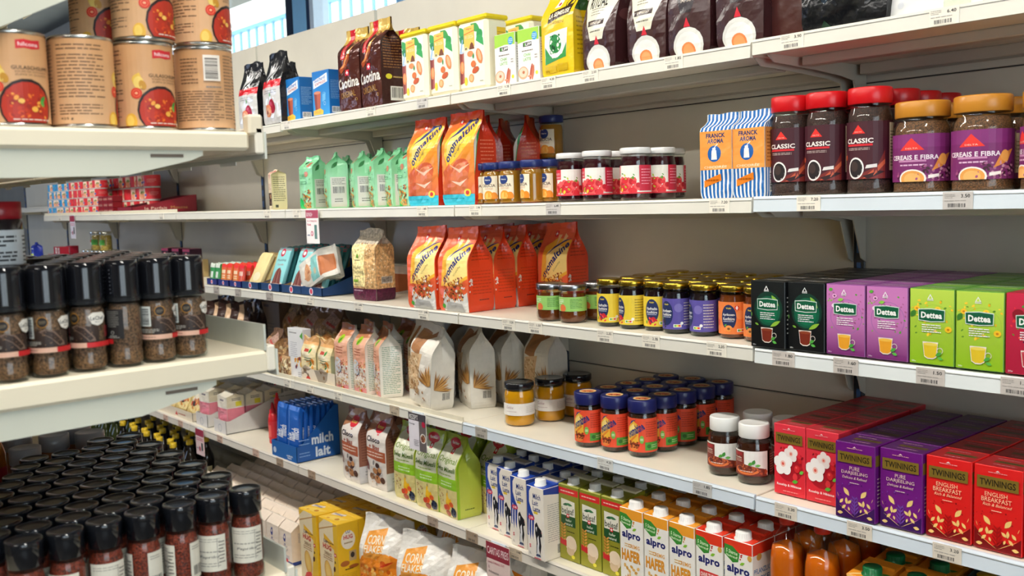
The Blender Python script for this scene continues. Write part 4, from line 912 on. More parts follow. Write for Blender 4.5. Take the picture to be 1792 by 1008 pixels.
def square_jar(o, k=.16):
    """gives the round jar its softly squared plan"""
    done = set()
    for ch in o.children:
        me = ch.data
        if me.name in done: continue
        done.add(me.name)
        for v in me.vertices:
            a = math.atan2(v.co.y, v.co.x); r = math.hypot(v.co.x, v.co.y)
            f = 1+k*(1-math.cos(4*a+pi))*-.25+k*.12
            v.co.x *= f; v.co.y *= f
reg('cla', jar('instant_coffee_jar', .0425, .200, '3a1e16', 'd0141c', cla, (.17, .80), lidh=.030, lidr=.0405, lidm='plastic', prof=sq, cm='grain', fill=.955, a0=-pi/2, labr=.0418))
for i, (px, rz) in enumerate(((1365, .05), (1427, .0), (1502, -.03))):
    stand('cla', 2, px, 'tall instant coffee jar with red lid and dark label, %s of three in front' % ['left', 'middle', 'right'][i], 'jar', 'red-lidded coffee jars', d=.085, rz=.20+rz)
for c_, x in enumerate((-1.128, -1.040, -.950)):
    for q in (1, 2, 3): put_r('cla', 2, x, FY+.06+.088*q, 'red-lidded coffee jar, %s file, %s behind the front' % (['left', 'middle', 'right'][c_], ORD[q-1]), 'jar', 'red-lidded coffee jars', rz=.2)
cer = [R(.04, .0, .96, 1, '7a2468'), R(.04, .72, .96, 1, '842c74'), TRI(.45, .66, .14, .26, 'e8342c'), T('DELTA', .45, .70, .07, .03, 'f6c8b8', .01), T('CEREAIS E FIBRA', .455, .51, .29, .10, 'f2e4ec', .025), R(.37, .415, .53, .455, 'c88ab4'), LN(.38, .32, .53, .38, 1, 'e0b8d4', 3, .5), SC(70, .50, .02, .70, .34, .006, .012, ['5c1c44', 'a85c88', '401428', 'c890a8'], 4), P([(.56, .22), (.64, .34), (.68, .60), (.60, .5)], 'e08c3c'), EH(.625, .46, .025, .12, 'f0a850'), SC(16, .35, .04, .5, .2, .006, .012, ['a04c7c', '5c1c44'], 9),
       EH(.455, .06, .075, .20, 'f4ece4'), EH(.455, .06, .065, .17, 'e8a04c'), EH(.455, .06, .045, .12, 'f0b468'), P([(.54, .06), (.60, .10), (.60, .16), (.54, .13)], 'f0e8e4'), R(.71, .12, .80, .94, 'e0cba6'), LN(.72, .18, .79, .8, 8, 'a08a64', 4, .3), LN(.84, .3, .93, .9, 8, 'c890b8', 5, .3)]
cq = [(.84, 0), (.97, .0), (1, .03), (1, .12), (.975, .15), (.975, .78), (.94, .87), (.84, .94), (.84, 1.0)]
reg('cer', jar('cereal_coffee_jar', .0505, .165, '6a4426', 'c8862c', cer, (.15, .77), lidh=.028, lidr=.0475, lidm='plastic', prof=cq, cm='grain', fill=.955, a0=-pi/2, labr=.0502))
for i, (px, dy) in enumerate(((1590, 0), (1696, -.002), (1822, .0))):
    stand('cer', 2, px, 'wide cereal coffee jar with ochre lid and purple label, %s of the front row' % ['left', 'middle', 'rightmost'][i], 'jar', 'ochre-lidded coffee jars', d=.101, dy=dy, rz=[.40, .36, -.5][i])
for c_, x in enumerate((-.853, -.749, -.640)):
    for q in (1, 2): put_r('cer', 2, x, FY+.070+.104*q, 'ochre-lidded cereal coffee jar, %s file, %s behind the front' % (['left', 'middle', 'right'][c_], ORD[q-1]), 'jar', 'ochre-lidded coffee jars', rz=-.9)
# far left: stacks of little tins and the dark red tray
def small_tin(key, c, extra):
    t = empty('pate_tin'); r_, h_ = .030, .046
    MB().lathe([(r_, 0, 'c8c8c4'), (r_, .002, 'c8c8c4'), (r_-.0006, .0025, c), (r_-.0006, h_-.0025, c), (r_, h_-.002, 'd0d0cc'), (r_, h_, 'd0d0cc'), (r_-.002, h_-.001, 'c0c0bc'), (.0005, h_-.001, 'c0c0bc')], c, 'card', 24).build('tin', t)
    band(MB(), [R(0, 0, 1, 1, c)]+extra, r_-.0004, .004, h_-.004, n=24).build('paper_label', t); reg(key, t)
pic = [R(.42, 0, .53, 1, 'f0d8c4'), E(.49, .35, .07, .07, 'e8a07c'), E(.48, .6, .03, .03, '3f8f3a'), E(.54, .35, .025, .025, '3858b0'), LN(.62, .3, .8, .7, 3, 'e8b0a8', 3, .25)]
small_tin('ptb', '2a92cc', pic); small_tin('ptr', 'd8303a', pic)
for lv in range(4):
    for i in range(5):
        put_r('ptb', 2, -6.150+.080*i, 1.732+.003*lv, 'small light blue tin at the far left, %s layer of the stack, place %d' % (['bottom', 'second', 'third', 'top'][lv], i+1), 'tin', 'small stacked tins', dz=.0455*lv, rz=rn.uniform(-.1, 1.3), s=(1.28, 1.28, .97))
    for i in range(6):
        put_r('ptr', 2, -5.748+.080*i, 1.732+.003*lv, 'small red tin at the far left, %s layer of the front stack, place %d' % (['bottom', 'second', 'third', 'top'][lv], i+1), 'tin', 'small stacked tins', dz=.0455*lv, rz=rn.uniform(-.1, 1.3), s=(1.28, 1.28, .97))
    for i in range(9 if lv < 3 else 0):
        put_r('ptr', 2, -5.76+.092*i, 1.89+.003*lv, 'larger red tin at the far left, %s layer of the rear stack, place %d' % (['bottom', 'second', 'third', 'top'][lv], i+1), 'tin', 'larger stacked tins', dz=.066*lv, rz=rn.uniform(-.2, 1.6), s=(1.45, 1.45, 1.40))
def tray(name, W, D, hf, hb, c, inner, front=(), side=(), t_=.002):
    """open display tray, low in front and high at the back"""
    b = MB()
    b.box(-W/2, -D/2, 0, W/2, D/2, .002, inner, 'paper')
    b.box(-W/2, -D/2, 0, W/2, -D/2+t_, hf, c, 'card'); b.box(-W/2, D/2-t_, 0, W/2, D/2, hb, c, 'card')
    for sx in (-1, 1):
        x0, x1 = sorted((sx*W/2, sx*(W/2-t_)))
        b.prism([(-D/2, 0), (D/2, 0), (D/2, hb), (D/2-.02, hb), (-D/2+.02, hf), (-D/2, hf)], 0, x0, x1, c, 'card')
        xi = sx*(W/2-t_)-sx*.0003
        b.add([(xi, -D/2+t_, .002), (xi, D/2-t_, .002), (xi, D/2-t_, hb), (xi, D/2-.02, hb), (xi, -D/2+.02, hf), (xi, -D/2+t_, hf)], [(0, 1, 2, 3, 4, 5) if sx < 0 else (5, 4, 3, 2, 1, 0)], inner, 'paper')
    b.add([(-W/2+t_, -D/2+t_+.0003, .002), (W/2-t_, -D/2+t_+.0003, .002), (W/2-t_, -D/2+t_+.0003, hf), (-W/2+t_, -D/2+t_+.0003, hf)], [(3, 2, 1, 0)], inner, 'paper')
    if front: b.art(front, hf/W, lambda u, v, o: (-W/2+u*W, -D/2-o, v*hf), m='card')
    if side: b.art(side, hb/D, lambda u, v, o: (W/2+o, -D/2+u*D, v*hb), m='card')
    return b.build(name)
o = tray('display_tray', .20, .33, .03, .085, '8c1f30', '5c141e', [], [T('le Parfait', .36, .26, .34, .16, 'e8c8b8', .01), T('Mousse', .72, .28, .26, .16, 'c89858', 0)])
o.location = (-4.90, FY+.19, ROW[2]+.0006); tag(o, 'dark red display tray with little pate tubs beside the stacked tins', 'tray')
t = empty('pate_box'); carton_mesh(.07, .05, .03, '8c1822', [R(0, 0, 1, 1, '8c1822'), LN(.1, .3, .9, .7, 2, 'e8c0a8', 3, .4)], (), (), [R(0, 0, 1, 1, 'c8302c')]).build('box_body', t); reg('pb', t)
for i in range(3):
    for lv in range(3): put_r('pb', 2, -5.235+.075*i, FY+.045, 'flat dark red pate box before the tins, column %d, %s' % (i+1, ['bottom', 'middle', 'top'][lv]), 'box', 'flat pate boxes', dz=.0305*lv)
# ------------------------------------------------------------------ third row
def small_box(key, name, W, D, H, c, F=(), S=(), Tp=()):
    reg(key, carton_mesh(W, D, H, c, F, S, (), Tp).build(name))
# far left: vegetable jars, stacked small boxes, blue pack
veg = [R(.30, .1, .62, .9, '4c9c3c'), R(.34, .5, .44, .9, 'e0362c'), R(.34, .1, .44, .5, 'eeeae2'), LN(.46, .3, .6, .7, 3, '2c6a24', 3, .4)]
reg('veg', jar('vegetable_jar', .034, .105, 'b89a48', 'dcdcd0', veg, (.3, .7), lidh=.014, neck=.92, cm='flake'))
vx = [(-5.80+.074*i, FY+.12) for i in range(9)]
for i, (x, y) in enumerate(vx): put_r('veg', 3, x, y, 'jar of yellow vegetables with pale lid, far left, %s in its row' % ORD[i], 'jar', 'vegetable jars', rz=rn.uniform(-.6, .9))
for i in range(2): put_r('veg', 3, -5.652+.148*i, FY+.122, 'green-labelled vegetable jar stacked on the others, %s one' % ['left', 'right'][i], 'jar', 'vegetable jars', dz=.1055, rz=[.6, .3][i])
for i in range(2): put_r('veg', 3, -5.72+.075*i, FY+.20, 'vegetable jar behind the stacked ones at the far left, %s one' % ['left', 'right'][i], 'jar', 'vegetable jars', rz=.3)
small_box('rb', 'stock_cube_box', .07, .05, .045, 'a81c34', [R(0, 0, 1, 1, 'a81c34'), R(.35, .1, .8, .9, 'e8e0dc'), LN(.4, .3, .75, .7, 2, '8a3040', 3, .4)])
for i, (x, y, dz) in enumerate(((-6.22, FY+.05, 0), (-6.13, FY+.06, 0), (-6.13, FY+.06, .046), (-6.04, FY+.05, 0), (-6.04, FY+.05, .046), (-6.0, FY+.13, .0), (-6.17, FY+.14, 0), (-6.17, FY+.14, .046))):
    put_r('rb', 3, x, y, 'small crimson and white stock box at the far left, piece %s' % ORD[i], 'box', 'stock cube boxes', dz=dz+.03, rz=rn.uniform(-.1, .1))
small_box('stand3', 'shelf_riser', .36, .2, .029, 'd8d0bc')
put_r('stand3', 3, -6.11, FY+.11, 'low cream riser under the crimson stock boxes, far left', 'riser')
reg('bluepk', bag('blue_pack', .05, .05, .14, '2438a8', 'film', [R(0, .4, 1, .5, 'c8d838'), R(0, .7, 1, .74, 'e8f0f4')], (), top=.8, seed=4))
put_r('bluepk', 3, -6.62, FY+.06, 'narrow blue pack with yellow stripe beside the salt jars, far left', 'pack')
# pink-black boxes and cardboard boxes
small_box('pk', 'sachet_box', .085, .06, .05, '35152a', [R(0, 0, 1, .75, '2c1424'), R(0, .75, 1, 1, 'c8487a'), E(.5, .4, .2, .16, 'c02848'), E(.5, .4, .13, .1, 'f0e0e4')], (), [R(0, 0, 1, 1, 'c8487a')])
small_box('kb', 'cardboard_box', .16, .10, .082, 'c8ae78', [R(0, 0, 1, 1, 'c8ae78'), LN(.1, .2, .6, .6, 2, 'a88c58', 3, .3)])
for i in range(4): put_r('kb', 3, -4.98+.17*i, FY+.17, 'small brown cardboard box behind the sachet trays, %s from the left' % ORD[i], 'box', 'cardboard boxes')
for i in range(3): put_r('pk', 3, -4.70+.13*i, FY+.165, 'black and pink sachet box lying on the cardboard boxes, %s from the left' % ORD[i], 'box', 'pink sachet boxes', dz=.083)
# trays of colourful sachets
NAVY = '1f2a78'
def sachet(key, name, W, H, art, c, th=.006):
    reg(key, bag(name, W, th, H, c, 'film', art, (), top=.95, seam=.03, gus=0, bul=.004, nz=.001, nf=6, nt=8, foot=.5, seed=7))
sachet('sg', 'flavour_sachet', .043, .085, [G(0, .0, 1, .8, '58a858', '2f8c48'), R(0, .8, 1, 1, 'dfe8dc'), E(.3, .2, .1, .1, 'e06848'), R(.35, .3, .8, .6, 'e8f0e4')], '3f9c50')
sachet('so', 'flavour_sachet', .043, .085, [G(0, 0, 1, .9, 'f0a040', 'e85a30'), R(0, .84, 1, 1, 'e83c34'), R(.2, .56, .9, .72, 'f8d8a8'), LN(.2, .3, .9, .5, 2, 'f8d8a0', 3, .5), E(.25, .15, .1, .1, 'c83c20')], 'ee7a34')
sachet('sr', 'flavour_sachet', .043, .085, [G(0, 0, 1, .9, 'e8703c', 'd8342c'), R(0, .84, 1, 1, 'e82c38'), R(.2, .5, .9, .7, 'f8c8b0')], 'd8402c')
def tray_of(px, r, W, D, hf, hb, c, inner, label, keys, n_, gl, cat='sachet', lean=-.35, y0=.0, rows=1, what='sachet', rz=0, front=(), side=(), h0=.004, spread=.9):
    y = FRONT[r]+.014+D/2+y0; x = on_row(px, y-D/2, ROW[r])
    tr = tray('display_tray', W, D, hf, hb, c, inner, front, side)
    tr.location = (x, y, ROW[r]+.0006); tr.rotation_euler.z = rz; tag(tr, label, 'tray')
    M_ = Matrix.Rotation(rz, 3, 'Z')
    for q in range(rows):
        for i in range(n_):
            lx = (-W/2+W/rows*(q+.5)); ly = -D/2+.016+(D*spread-.03)*i/max(1, n_-1)
            v = M_ @ Vector((lx, ly, 0)); k = keys[q % len(keys)]
            put(k, x+v.x, y+v.y, ROW[r]+h0, '%s, %s from the front%s' % (gl, ORD[min(i, 7)], '' if rows < 2 else ', %s file' % ORD[q]), cat, gl, rz=rz, rx=lean)
    return tr
emb = [E(.5, .5, .09, .09, 'e8e0ec'), E(.5, .5, .06, .06, 'd82848')]
tray_of(371, 3, .098, .20, .026, .07, NAVY, 'b08a50', 'navy tray of green sachets at the left end of the third row', ['sg'], 6, 'green flavour sachet in the leftmost navy tray', front=emb, rows=2, lean=-.12)
tray_of(391, 3, .098, .22, .026, .07, NAVY, 'b08a50', 'navy tray of orange sachets, second from the left', ['so'], 7, 'orange flavour sachet in the second navy tray', front=emb, rows=2, lean=-.12)
tray_of(412, 3, .102, .24, .026, .07, NAVY, 'b08a50', 'navy tray of orange-red sachets, third from the left', ['so', 'sr'], 7, 'orange-red flavour sachet in the third navy tray', front=emb, rows=2, lean=-.12)
pud = [R(0, 0, 1, 1, '96dce0'), R(0, .955, 1, 1, '7c9aa0'), R(0, .93, 1, .945, 'b84858'), E(.42, .87, .17, .17, 'c8304c'), E(.42, .87, .10, .08, 'e8e8ec'), T('Pudding', .5, .68, .66, .07, '5a4a50', 0, .05, .2), T('Chocolat', .5, .58, .5, .045, 'c87880', 0, .05, .2),
       P([(0, 0), (1, 0), (1, .13), (.7, .2), (.3, .14), (0, .2)], 'ece0d8'), P([(.14, .10), (.84, .10), (.74, .42), (.58, .50), (.4, .48), (.26, .38)], '7c443c'), P([(.26, .12), (.36, .12), (.40, .46), (.34, .42)], '9c6458'), P([(.52, .12), (.62, .12), (.60, .48), (.54, .48)], '9c6458'), E(.5, .10, .40, .05, 'd8c0b0')]
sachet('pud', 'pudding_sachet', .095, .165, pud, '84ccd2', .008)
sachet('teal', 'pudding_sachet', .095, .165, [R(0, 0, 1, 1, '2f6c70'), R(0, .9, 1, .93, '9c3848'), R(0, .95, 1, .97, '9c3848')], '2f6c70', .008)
TEALB = '163c6c'
sachet('van', 'pudding_sachet', .095, .15, [R(0, 0, 1, 1, 'f0dca0'), E(.5, .3, .3, .2, 'f6ecc8')], 'f0dca0', .008)
tray_of(438, 3, .14, .26, .028, .085, TEALB, 'a8824a', 'dark blue tray of pale yellow pudding sachets', ['van'], 2, 'pale yellow pudding sachet in the first dark blue tray', lean=-.50, front=emb, spread=.22)
def pud_tray(px, dx, n_, which, deep):
    y = FRONT[3]+.014; x = on_row(px, y, ROW[3])
    tr = tray('display_tray', .15, deep, .030, .11, TEALB, 'b08c50', emb, ()); tr.location = (x, y+deep/2, ROW[3]+.0006)
    tag(tr, 'dark blue tray of turquoise pudding sachets, %s' % which, 'tray')
    for i in range(n_):
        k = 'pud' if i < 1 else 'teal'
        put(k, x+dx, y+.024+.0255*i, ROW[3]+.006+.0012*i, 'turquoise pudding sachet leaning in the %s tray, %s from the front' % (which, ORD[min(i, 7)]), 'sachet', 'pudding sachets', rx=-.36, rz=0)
    return tr
pud_tray(473, -.0, 7, 'left', .30); pud_tray(510, -.0, 7, 'middle', .30); pud_tray(545, .0, 3, 'right', .30)
# tilted flour bags
fl = [R(0, 0, 1, 1, 'e4e0d6'), P([(.2, .1), (1, .1), (1, .8), (.2, .9)], 'f0ece2'), P([(.1, .5), (.9, .45), (.9, .72), (.1, .7)], '8ed0cc'), E(.5, .34, .3, .26, 'e8a878'), P([(.2, .74), (.9, .74), (.8, .96), (.3, .96)], 'c87848'), E(.6, .6, .12, .1, 'd8c8a8'), SC(12, .3, .2, .7, .5, .03, .07, ['d89060', 'f0c8a0', 'b86c40'], 3)]
fls = [R(0, 0, 1, 1, 'dcd9cf'), LN(.2, .35, .85, .85, 10, '5a8a78', 3, .35)]
reg('fl', bag('flour_bag', .105, .075, .225, 'e2dfd5', 'paper', fl, fls, top=.80, seam=.05, gus=.3, nz=.003, seed=71, bul=.006))
x = on_row(552, FY+.03, ROW[3])
put('fl', x-.120, FY+.082, ROW[3]+.051, 'pale flour bag tipped over onto the pudding tray', 'flour bag', None, ry=1.24, rz=-.12, s=(1, 1, 1.14))
put('fl', x+.03, FY+.22, ROW[3]+.044, 'grey-white flour bag lying flat behind the tipped one', 'flour bag', None, ry=pi/2, rz=.25)
# clear bag of oats
haf = [R(0, .78, 1, 1, 'b8ae9c'), R(0, .17, 1, .80, 'd2a872'), SC(220, .0, .17, 1, .82, .018, .034, ['e0be8c', 'c09058', 'efd8ae', 'a87c48'], 3), R(0, 0, 1, .17, '5c1238'), LN(.04, .13, .5, .15, 1, 'd8b8c8', 3, .5),
       R(0, .20, .60, .80, 'f6e4a4'), E(.28, .63, .06, .06, '6a9a2c'), LN(.15, .56, .42, .59, 1, '4a4a30', 5, .4), T('Hafer', .3, .475, .42, .055, '4a3c20', .0), T('Flocken', .3, .41, .5, .05, '4a3c20', .0), LN(.12, .33, .42, .36, 1, '6a5c38', 8, .3), R(.08, .26, .32, .30, '8cb82c'), T('500g', .2, .225, .2, .02, '4a3c20', .0)]
hafs = [R(0, .78, 1, 1, 'a89e8c'), R(0, .17, 1, .80, 'cca26c'), SC(120, .0, .17, 1, .82, .02, .04, ['dcb884', 'bc8c54', 'efd8ae', 'a47844'], 5), R(0, 0, 1, .17, '4c0e30'), BAR(.25, .24, .85, .34, 'b8b0a0')]
reg('haf', bag('oat_bag', .120, .075, .232, 'b8ad9a', 'foil', haf, hafs, top=.72, seam=.05, gus=.3, nz=.004, seed=81, bul=.008, wave=.015, artm='flake'))
put_r('haf', 3, -2.742, FY+.078, 'clear bag of rolled oats with yellow label and dark purple foot', 'oat bag', None, rz=.10)
# orange crunchy muesli bags
ovc = [G(0, 0, 1, 1, 'f0683c', 'ee6a48'), P([(.1, .30), (.2, .72), (.5, .82), (.98, .80), (.98, .40), (.6, .3)], 'f6b83c'), P([(.3, .34), (.34, .66), (.6, .74), (.98, .70), (.98, .44), (.6, .34)], 'fbe08c'), P([(.5, .86), (.54, .72), (.6, .86)], 'f8c890'), P([(.7, .88), (.66, .72), (.8, .84)], 'f8c890'),
       P([(.3, .60), (.5, .72), (.76, .80), (.95, .82), (.75, .775), (.5, .69)], '2c3a78'), T('ovomaltine', .55, .565, 1.02, .095, '232c70', .035, .78), T('Crunchy', .68, .49, .3, .03, '6a5a40', 0, .78), CROSS(.42, .87, .11, 1.62),
       P([(.16, 0), (.22, .26), (.4, .16), (.7, .14), (.95, .24), (1, 0)], 'e9e6e0'), SC(120, .2, .12, .84, .42, .018, .036, ['b8602c', 'd88838', '8a4420', 'e8a858', '6a3420'], 5), SC(12, .62, .1, .9, .36, .02, .04, ['f2eee8'], 9), P([(.25, 0), (.35, .12), (.8, .10), (.9, 0)], 'bab8b4'), E(.2, .06, .06, .05, '58a840')]
ovcs = [G(0, 0, 1, 1, 'e8461e', 'd83c18'), LN(.15, .6, .9, .8, 5, 'a83014', 3, .3), LN(.15, .2, .9, .5, 8, 'b83818', 4, .25), LN(.4, .13, .8, .15, 1, '3c2420', 5, .5), SC(6, .0, .2, .16, .4, .03, .06, ['e8d8cc'], 3)]
reg('ovc', bag('crunchy_muesli_bag', .141, .090, .245, 'ea4c22', 'film', ovc, ovcs, top=.58, seam=.05, gus=.45, nz=.004, seed=91, bul=.007, flare=-.02, wave=.006))
put_r('ovc', 3, -2.374, FY+.056, 'orange crunchy muesli bag, left of the two front ones', 'muesli bag', 'orange crunchy muesli bags', rz=.02)
put_r('ovc', 3, -2.226, FY+.062, 'orange crunchy muesli bag, right of the two front ones, nearest', 'muesli bag', 'orange crunchy muesli bags', rz=.02, s=.985)
for i in range(3): put_r('ovc', 3, -2.222+.004*i, FY+.155+.085*i, 'orange muesli bag in the file behind the nearest one, %s back' % ORD[i], 'muesli bag', 'orange crunchy muesli bags', rz=-.03+.02*i, s=(.96, .82, .97+.006*i))
for i in range(3): put_r('ovc', 3, -2.376+.004*i, FY+.150+.085*i, 'orange muesli bag in the left file, %s back' % ORD[i], 'muesli bag', 'orange crunchy muesli bags', rz=.02, s=(.94, .82, .97+.006*i))
put_r('ovc', 3, -2.068, FY+.305, 'shaded orange muesli bag at the back beside the upright', 'muesli bag', 'orange crunchy muesli bags', rz=-.05, s=(.95, .85, 1))
# honey jars with green labels
gl = [R(0, 0, 1, 1, '9cd070'), LN(.34, .5, .46, .85, 3, 'e8f4dc', 3, .4), E(.44, .22, .045, .045, 'e87840'), LN(.54, .2, .68, .88, 7, '3c7a3c', 5, .35)]
reg('hon', jar('honey_jar', .0365, .098, '6c3210', 'a8a8ac', gl, (.36, .80), lidh=.015, neck=.94, prof=[(.80, 0), (.92, .02), (.99, .12), (1, .26), (.97, .4), (.95, .8), (.94, .9), (.9, 1)], labr=.0352))
for i, (x, y) in enumerate(((-1.852, FY+.048), (-1.775, FY+.056), (-1.765, FY+.135))):
    put_r('hon', 3, x, y, 'amber honey jar with light green label and grey lid, %s' % ['left one', 'front middle one', 'one behind'][i], 'jar', 'honey jars', rz=.35)
# jam jars with gold lids
def jam(key, bgc, nm_, fruit_, cc, cross=False, dark='1c2c5c'):
    a = [R(0, 0, 1, 1, bgc)]+fruit_[0]+[EH(.47, .52, .085, .40, dark), T('Volg', .47, .80, .06, .07, 'f4dc3c', .03), T(nm_, .47, .60, .14, .10, 'f4f4f0', .02), T('Konfitüre', .47, .48, .13, .09, 'f4f4f0', .02), LN(.41, .38, .53, .42, 1, 'c8d0e4', 3, .5)]+fruit_[1]
    a += [R(.57, .09, .585, .15, '3a9c48'), R(.585, .09, .60, .15, 'b8d040'), R(.60, .09, .615, .15, 'f0d040'), R(.615, .09, .64, .15, 'd83c34'), R(.56, .07, .65, .17, 'f0f0ec')][::-1]
    a += [LN(.68, .1, .8, .9, 9, 'd8d0c8' if bgc != 'e8cc3c' else '8a7a20', 4, .3), E(.655, .2, .018, .018, 'f0f0ec')]
    if cross: a += [E(.56, .82, .026, .026, 'd82830'), R(.546, .80, .574, .84, 'ffffff'), R(.554, .76, .566, .88, 'ffffff')]
    reg(key, jar('jam_jar', .0315, .117, cc, 'c8a93c', a, (.10, .78), lidh=.013, lidr=.0315, neck=.93, prof=[(.82, 0), (.95, .01), (1, .05), (1, .80), (.93, .87), (.93, .9), (.95, .92), (.93, 1)]))
jam('jv', 'e8cc3c', 'Vierfrucht-', ([], [SC(12, .43, .05, .52, .30, .014, .022, ['e0303c', 'c8202c', 'f05050'], 3), LF(.42, .05, .045, .02, 1.6, 'f0a030'), LF(.40, .08, .05, .02, 1.5, '4c9c3c')]), '1c0c10')
jam('jb', '5a4fa0', 'Brombeer-', ([E(.62, .7, .05, .05, '7a70b8')], [SC(10, .40, .05, .46, .32, .010, .016, ['14101c', '2c2438'], 3), LF(.41, .3, .04, .02, 1.6, '4c9c3c')]), '150c14')
jam('ja', 'ee8440', 'Aprikosen-', ([E(.6, .6, .05, .05, 'f09c5c'), EH(.33, .35, .016, .1, 'd83848')], [E(.47, .18, .04, .035, 'f0a04c'), E(.47, .17, .016, .013, '7c4424'), E(.43, .15, .02, .022, 'f2904c'), E(.51, .15, .02, .022, 'f0843c'), LF(.42, .24, .04, .02, .8, '58a040')]), '6e3412', True)
GP = [(-1.650, 1.742, 'jv'), (-1.575, 1.740, 'jv'), (-1.507, 1.752, 'jv'), (-1.440, 1.742, 'jb'), (-1.364, 1.746, 'jb'), (-1.290, 1.755, 'ja'), (-1.219, 1.748, 'ja')]
jn = {'jv': 'yellow-label mixed fruit', 'jb': 'violet-label blackberry', 'ja': 'orange-label apricot'}
for i, (x, y, k) in enumerate(GP):
    put_r(k, 3, x, y, 'gold-lidded %s jam jar in the front row, %s from the left' % (jn[k], ORD[i]), 'jar', 'gold-lidded jam jars', rz=[.05, -.45, .25, -.15, -.75, .25, -.05][i]+.25)
    for q in range(1, 5):
        put_r(k, 3, x+(.016 if q % 2 and i < 6 else 0), y+.0655*q, 'gold-lidded %s jam jar, column %d from the left, %s behind the front' % (jn[k], i+1, ORD[q-1]), 'jar', 'gold-lidded jam jars', rz=rn.uniform(-1, 1))
# tea boxes with the green badge
def dettea(key, bgb, bgt, deco, cupc, topc, glow=None):
    a = [G(0, 0, 1, 1, bgb, bgt)]
    if glow: a += [E(.52, .58, .43, .46, glow[0]), E(.52, .56, .36, .38, glow[1]), E(.52, .54, .27, .28, glow[2])]
    a += deco+[TRI(.47, .87, .14, .07, 'e8e8e8'), TRI(.47, .877, .08, .045, bgt), LN(.40, .85, .54, .865, 1, 'e8e8e8', 2, .6)]
    a += [P([(.20, .58), (.5, .565), (.80, .58), (.81, .735), (.5, .75), (.19, .735)], 'cfe0d4'), P([(.215, .59), (.5, .577), (.785, .59), (.795, .725), (.5, .738), (.205, .725)], '0f5a3c'), T('Dettea', .5, .657, .48, .085, 'f2f2ee', .035), LN(.28, .42, .72, .54, 4, 'f0ecec', 5, .4),
          P([(.30, .30), (.66, .30), (.62, .10), (.54, .07), (.42, .07), (.34, .10)], 'e8dcd0'), P([(.32, .27), (.64, .27), (.61, .11), (.54, .085), (.42, .085), (.35, .11)], cupc[0]), E(.48, .27, .17, .035, cupc[1]), RG(.70, .19, .07, .014, 'd8ccc4'), LF(.60, .12, .16, .08, .5, '4ca040'), LF(.64, .10, .14, .07, -.3, '5cb44c'), T('20x', .10, .03, .1, .02, 'f0f0f0', 0)]
    reg(key, carton_mesh(.0815, .062, .137, topc, a, [R(0, 0, 1, 1, bgb), LN(.1, .2, .9, .8, 9, 'c8c8c0', 3, .3)], (), [R(0, 0, 1, 1, topc), R(.1, .1, .9, .2, bgt), LN(.15, .4, .85, .7, 2, 'c8c4c0', 3, .3)]).build('tea_box'))
dettea('dk', '0e1012', '14181a', [LF(.62, .80, .34, .12, -.9, '7cb03c'), LF(.58, .32, .34, .10, .5, '8cb83c'), LF(.02, .46, .14, .07, 1.9, '58903c'), LF(.12, .36, .12, .05, -.4, '7cb03c')], ('7a2c1c', '8e4028'), '1c1f20', ('12382c', '0f5a40', '0c6a48'))
fl_p = SC(34, .02, .38, .98, .90, .018, .036, ['7c3a64', 'a85c8c', '5c9c3c', '8cc04c'], 5)
dettea('dp', '74286c', 'c478b6', [G(0, 0, 1, .5, '74286c', 'c478b6'), R(0, .5, 1, 1, 'c478b6'), RG(.52, .55, .42, .015, '9c6ca8'), fl_p, LF(.06, .92, .12, .08, .3, '5ca83c'), LF(.3, .78, .16, .08, .2, '8cc44c'), E(.22, .84, .06, .05, 'e0a8d0'), E(.2, .7, .06, .05, 'f0d8ec'), E(.22, .84, .025, .02, '4c1840')], ('e8a02c', 'f2bc4c'), '8c4c90')
fl_y = SC(26, .04, .38, .98, .86, .02, .045, ['f0c02c', 'f6d03c', 'e8b020', '5c8c2c'], 8)
dettea('dl', '8cb81c', 'b8d450', [ RG(.55, .55, .42, .012, '9cc040'), fl_y, LF(.02, .62, .2, .12, 1.0, '3c7a2c'), E(.16, .74, .07, .06, 'f4c030'), E(.64, .74, .07, .06, 'f4c838'), E(.88, .48, .08, .07, 'f2c42c'), E(.16, .74, .025, .02, 'c87c18'), E(.64, .74, .025, .02, 'c87c18'), E(.88, .48, .03, .025, 'c87c18')], ('dfc02c', 'ecd45c'), '5f9a3c')
dettea('dr', 'a81838', 'c82848', [SC(26, .04, .38, .98, .86, .02, .045, ['e0343c', 'f05a50', '2c1838', '5c8c2c'], 9), E(.24, .74, .12, .12, '8c1828'), LF(.3, .84, .16, .08, .2, '4c9c3c')], ('b83040', 'c84858'), 'b01c34')
DC = [(-1.145, 'dk', 1.671), (-1.062, 'dk', 1.679), (-.978, 'dp', 1.682), (-.894, 'dp', 1.682), (-.810, 'dl', 1.683), (-.726, 'dl', 1.682), (-.642, 'dr', 1.682), (-.559, 'dr', 1.682)]
dn = {'dk': 'black and green', 'dp': 'pink-violet', 'dl': 'lime green', 'dr': 'crimson'}
for i, (x, k, y) in enumerate(DC):
    for q in range(6):
        put_r(k, 3, x, y+.033+.0635*q, '%s herbal tea box, column %d from the left, %s' % (dn[k], i+1, 'front of its file' if q == 0 else '%s behind the front box' % ORD[q-1]), 'tea box', 'herbal tea boxes', rz=rn.uniform(-.012, .012))
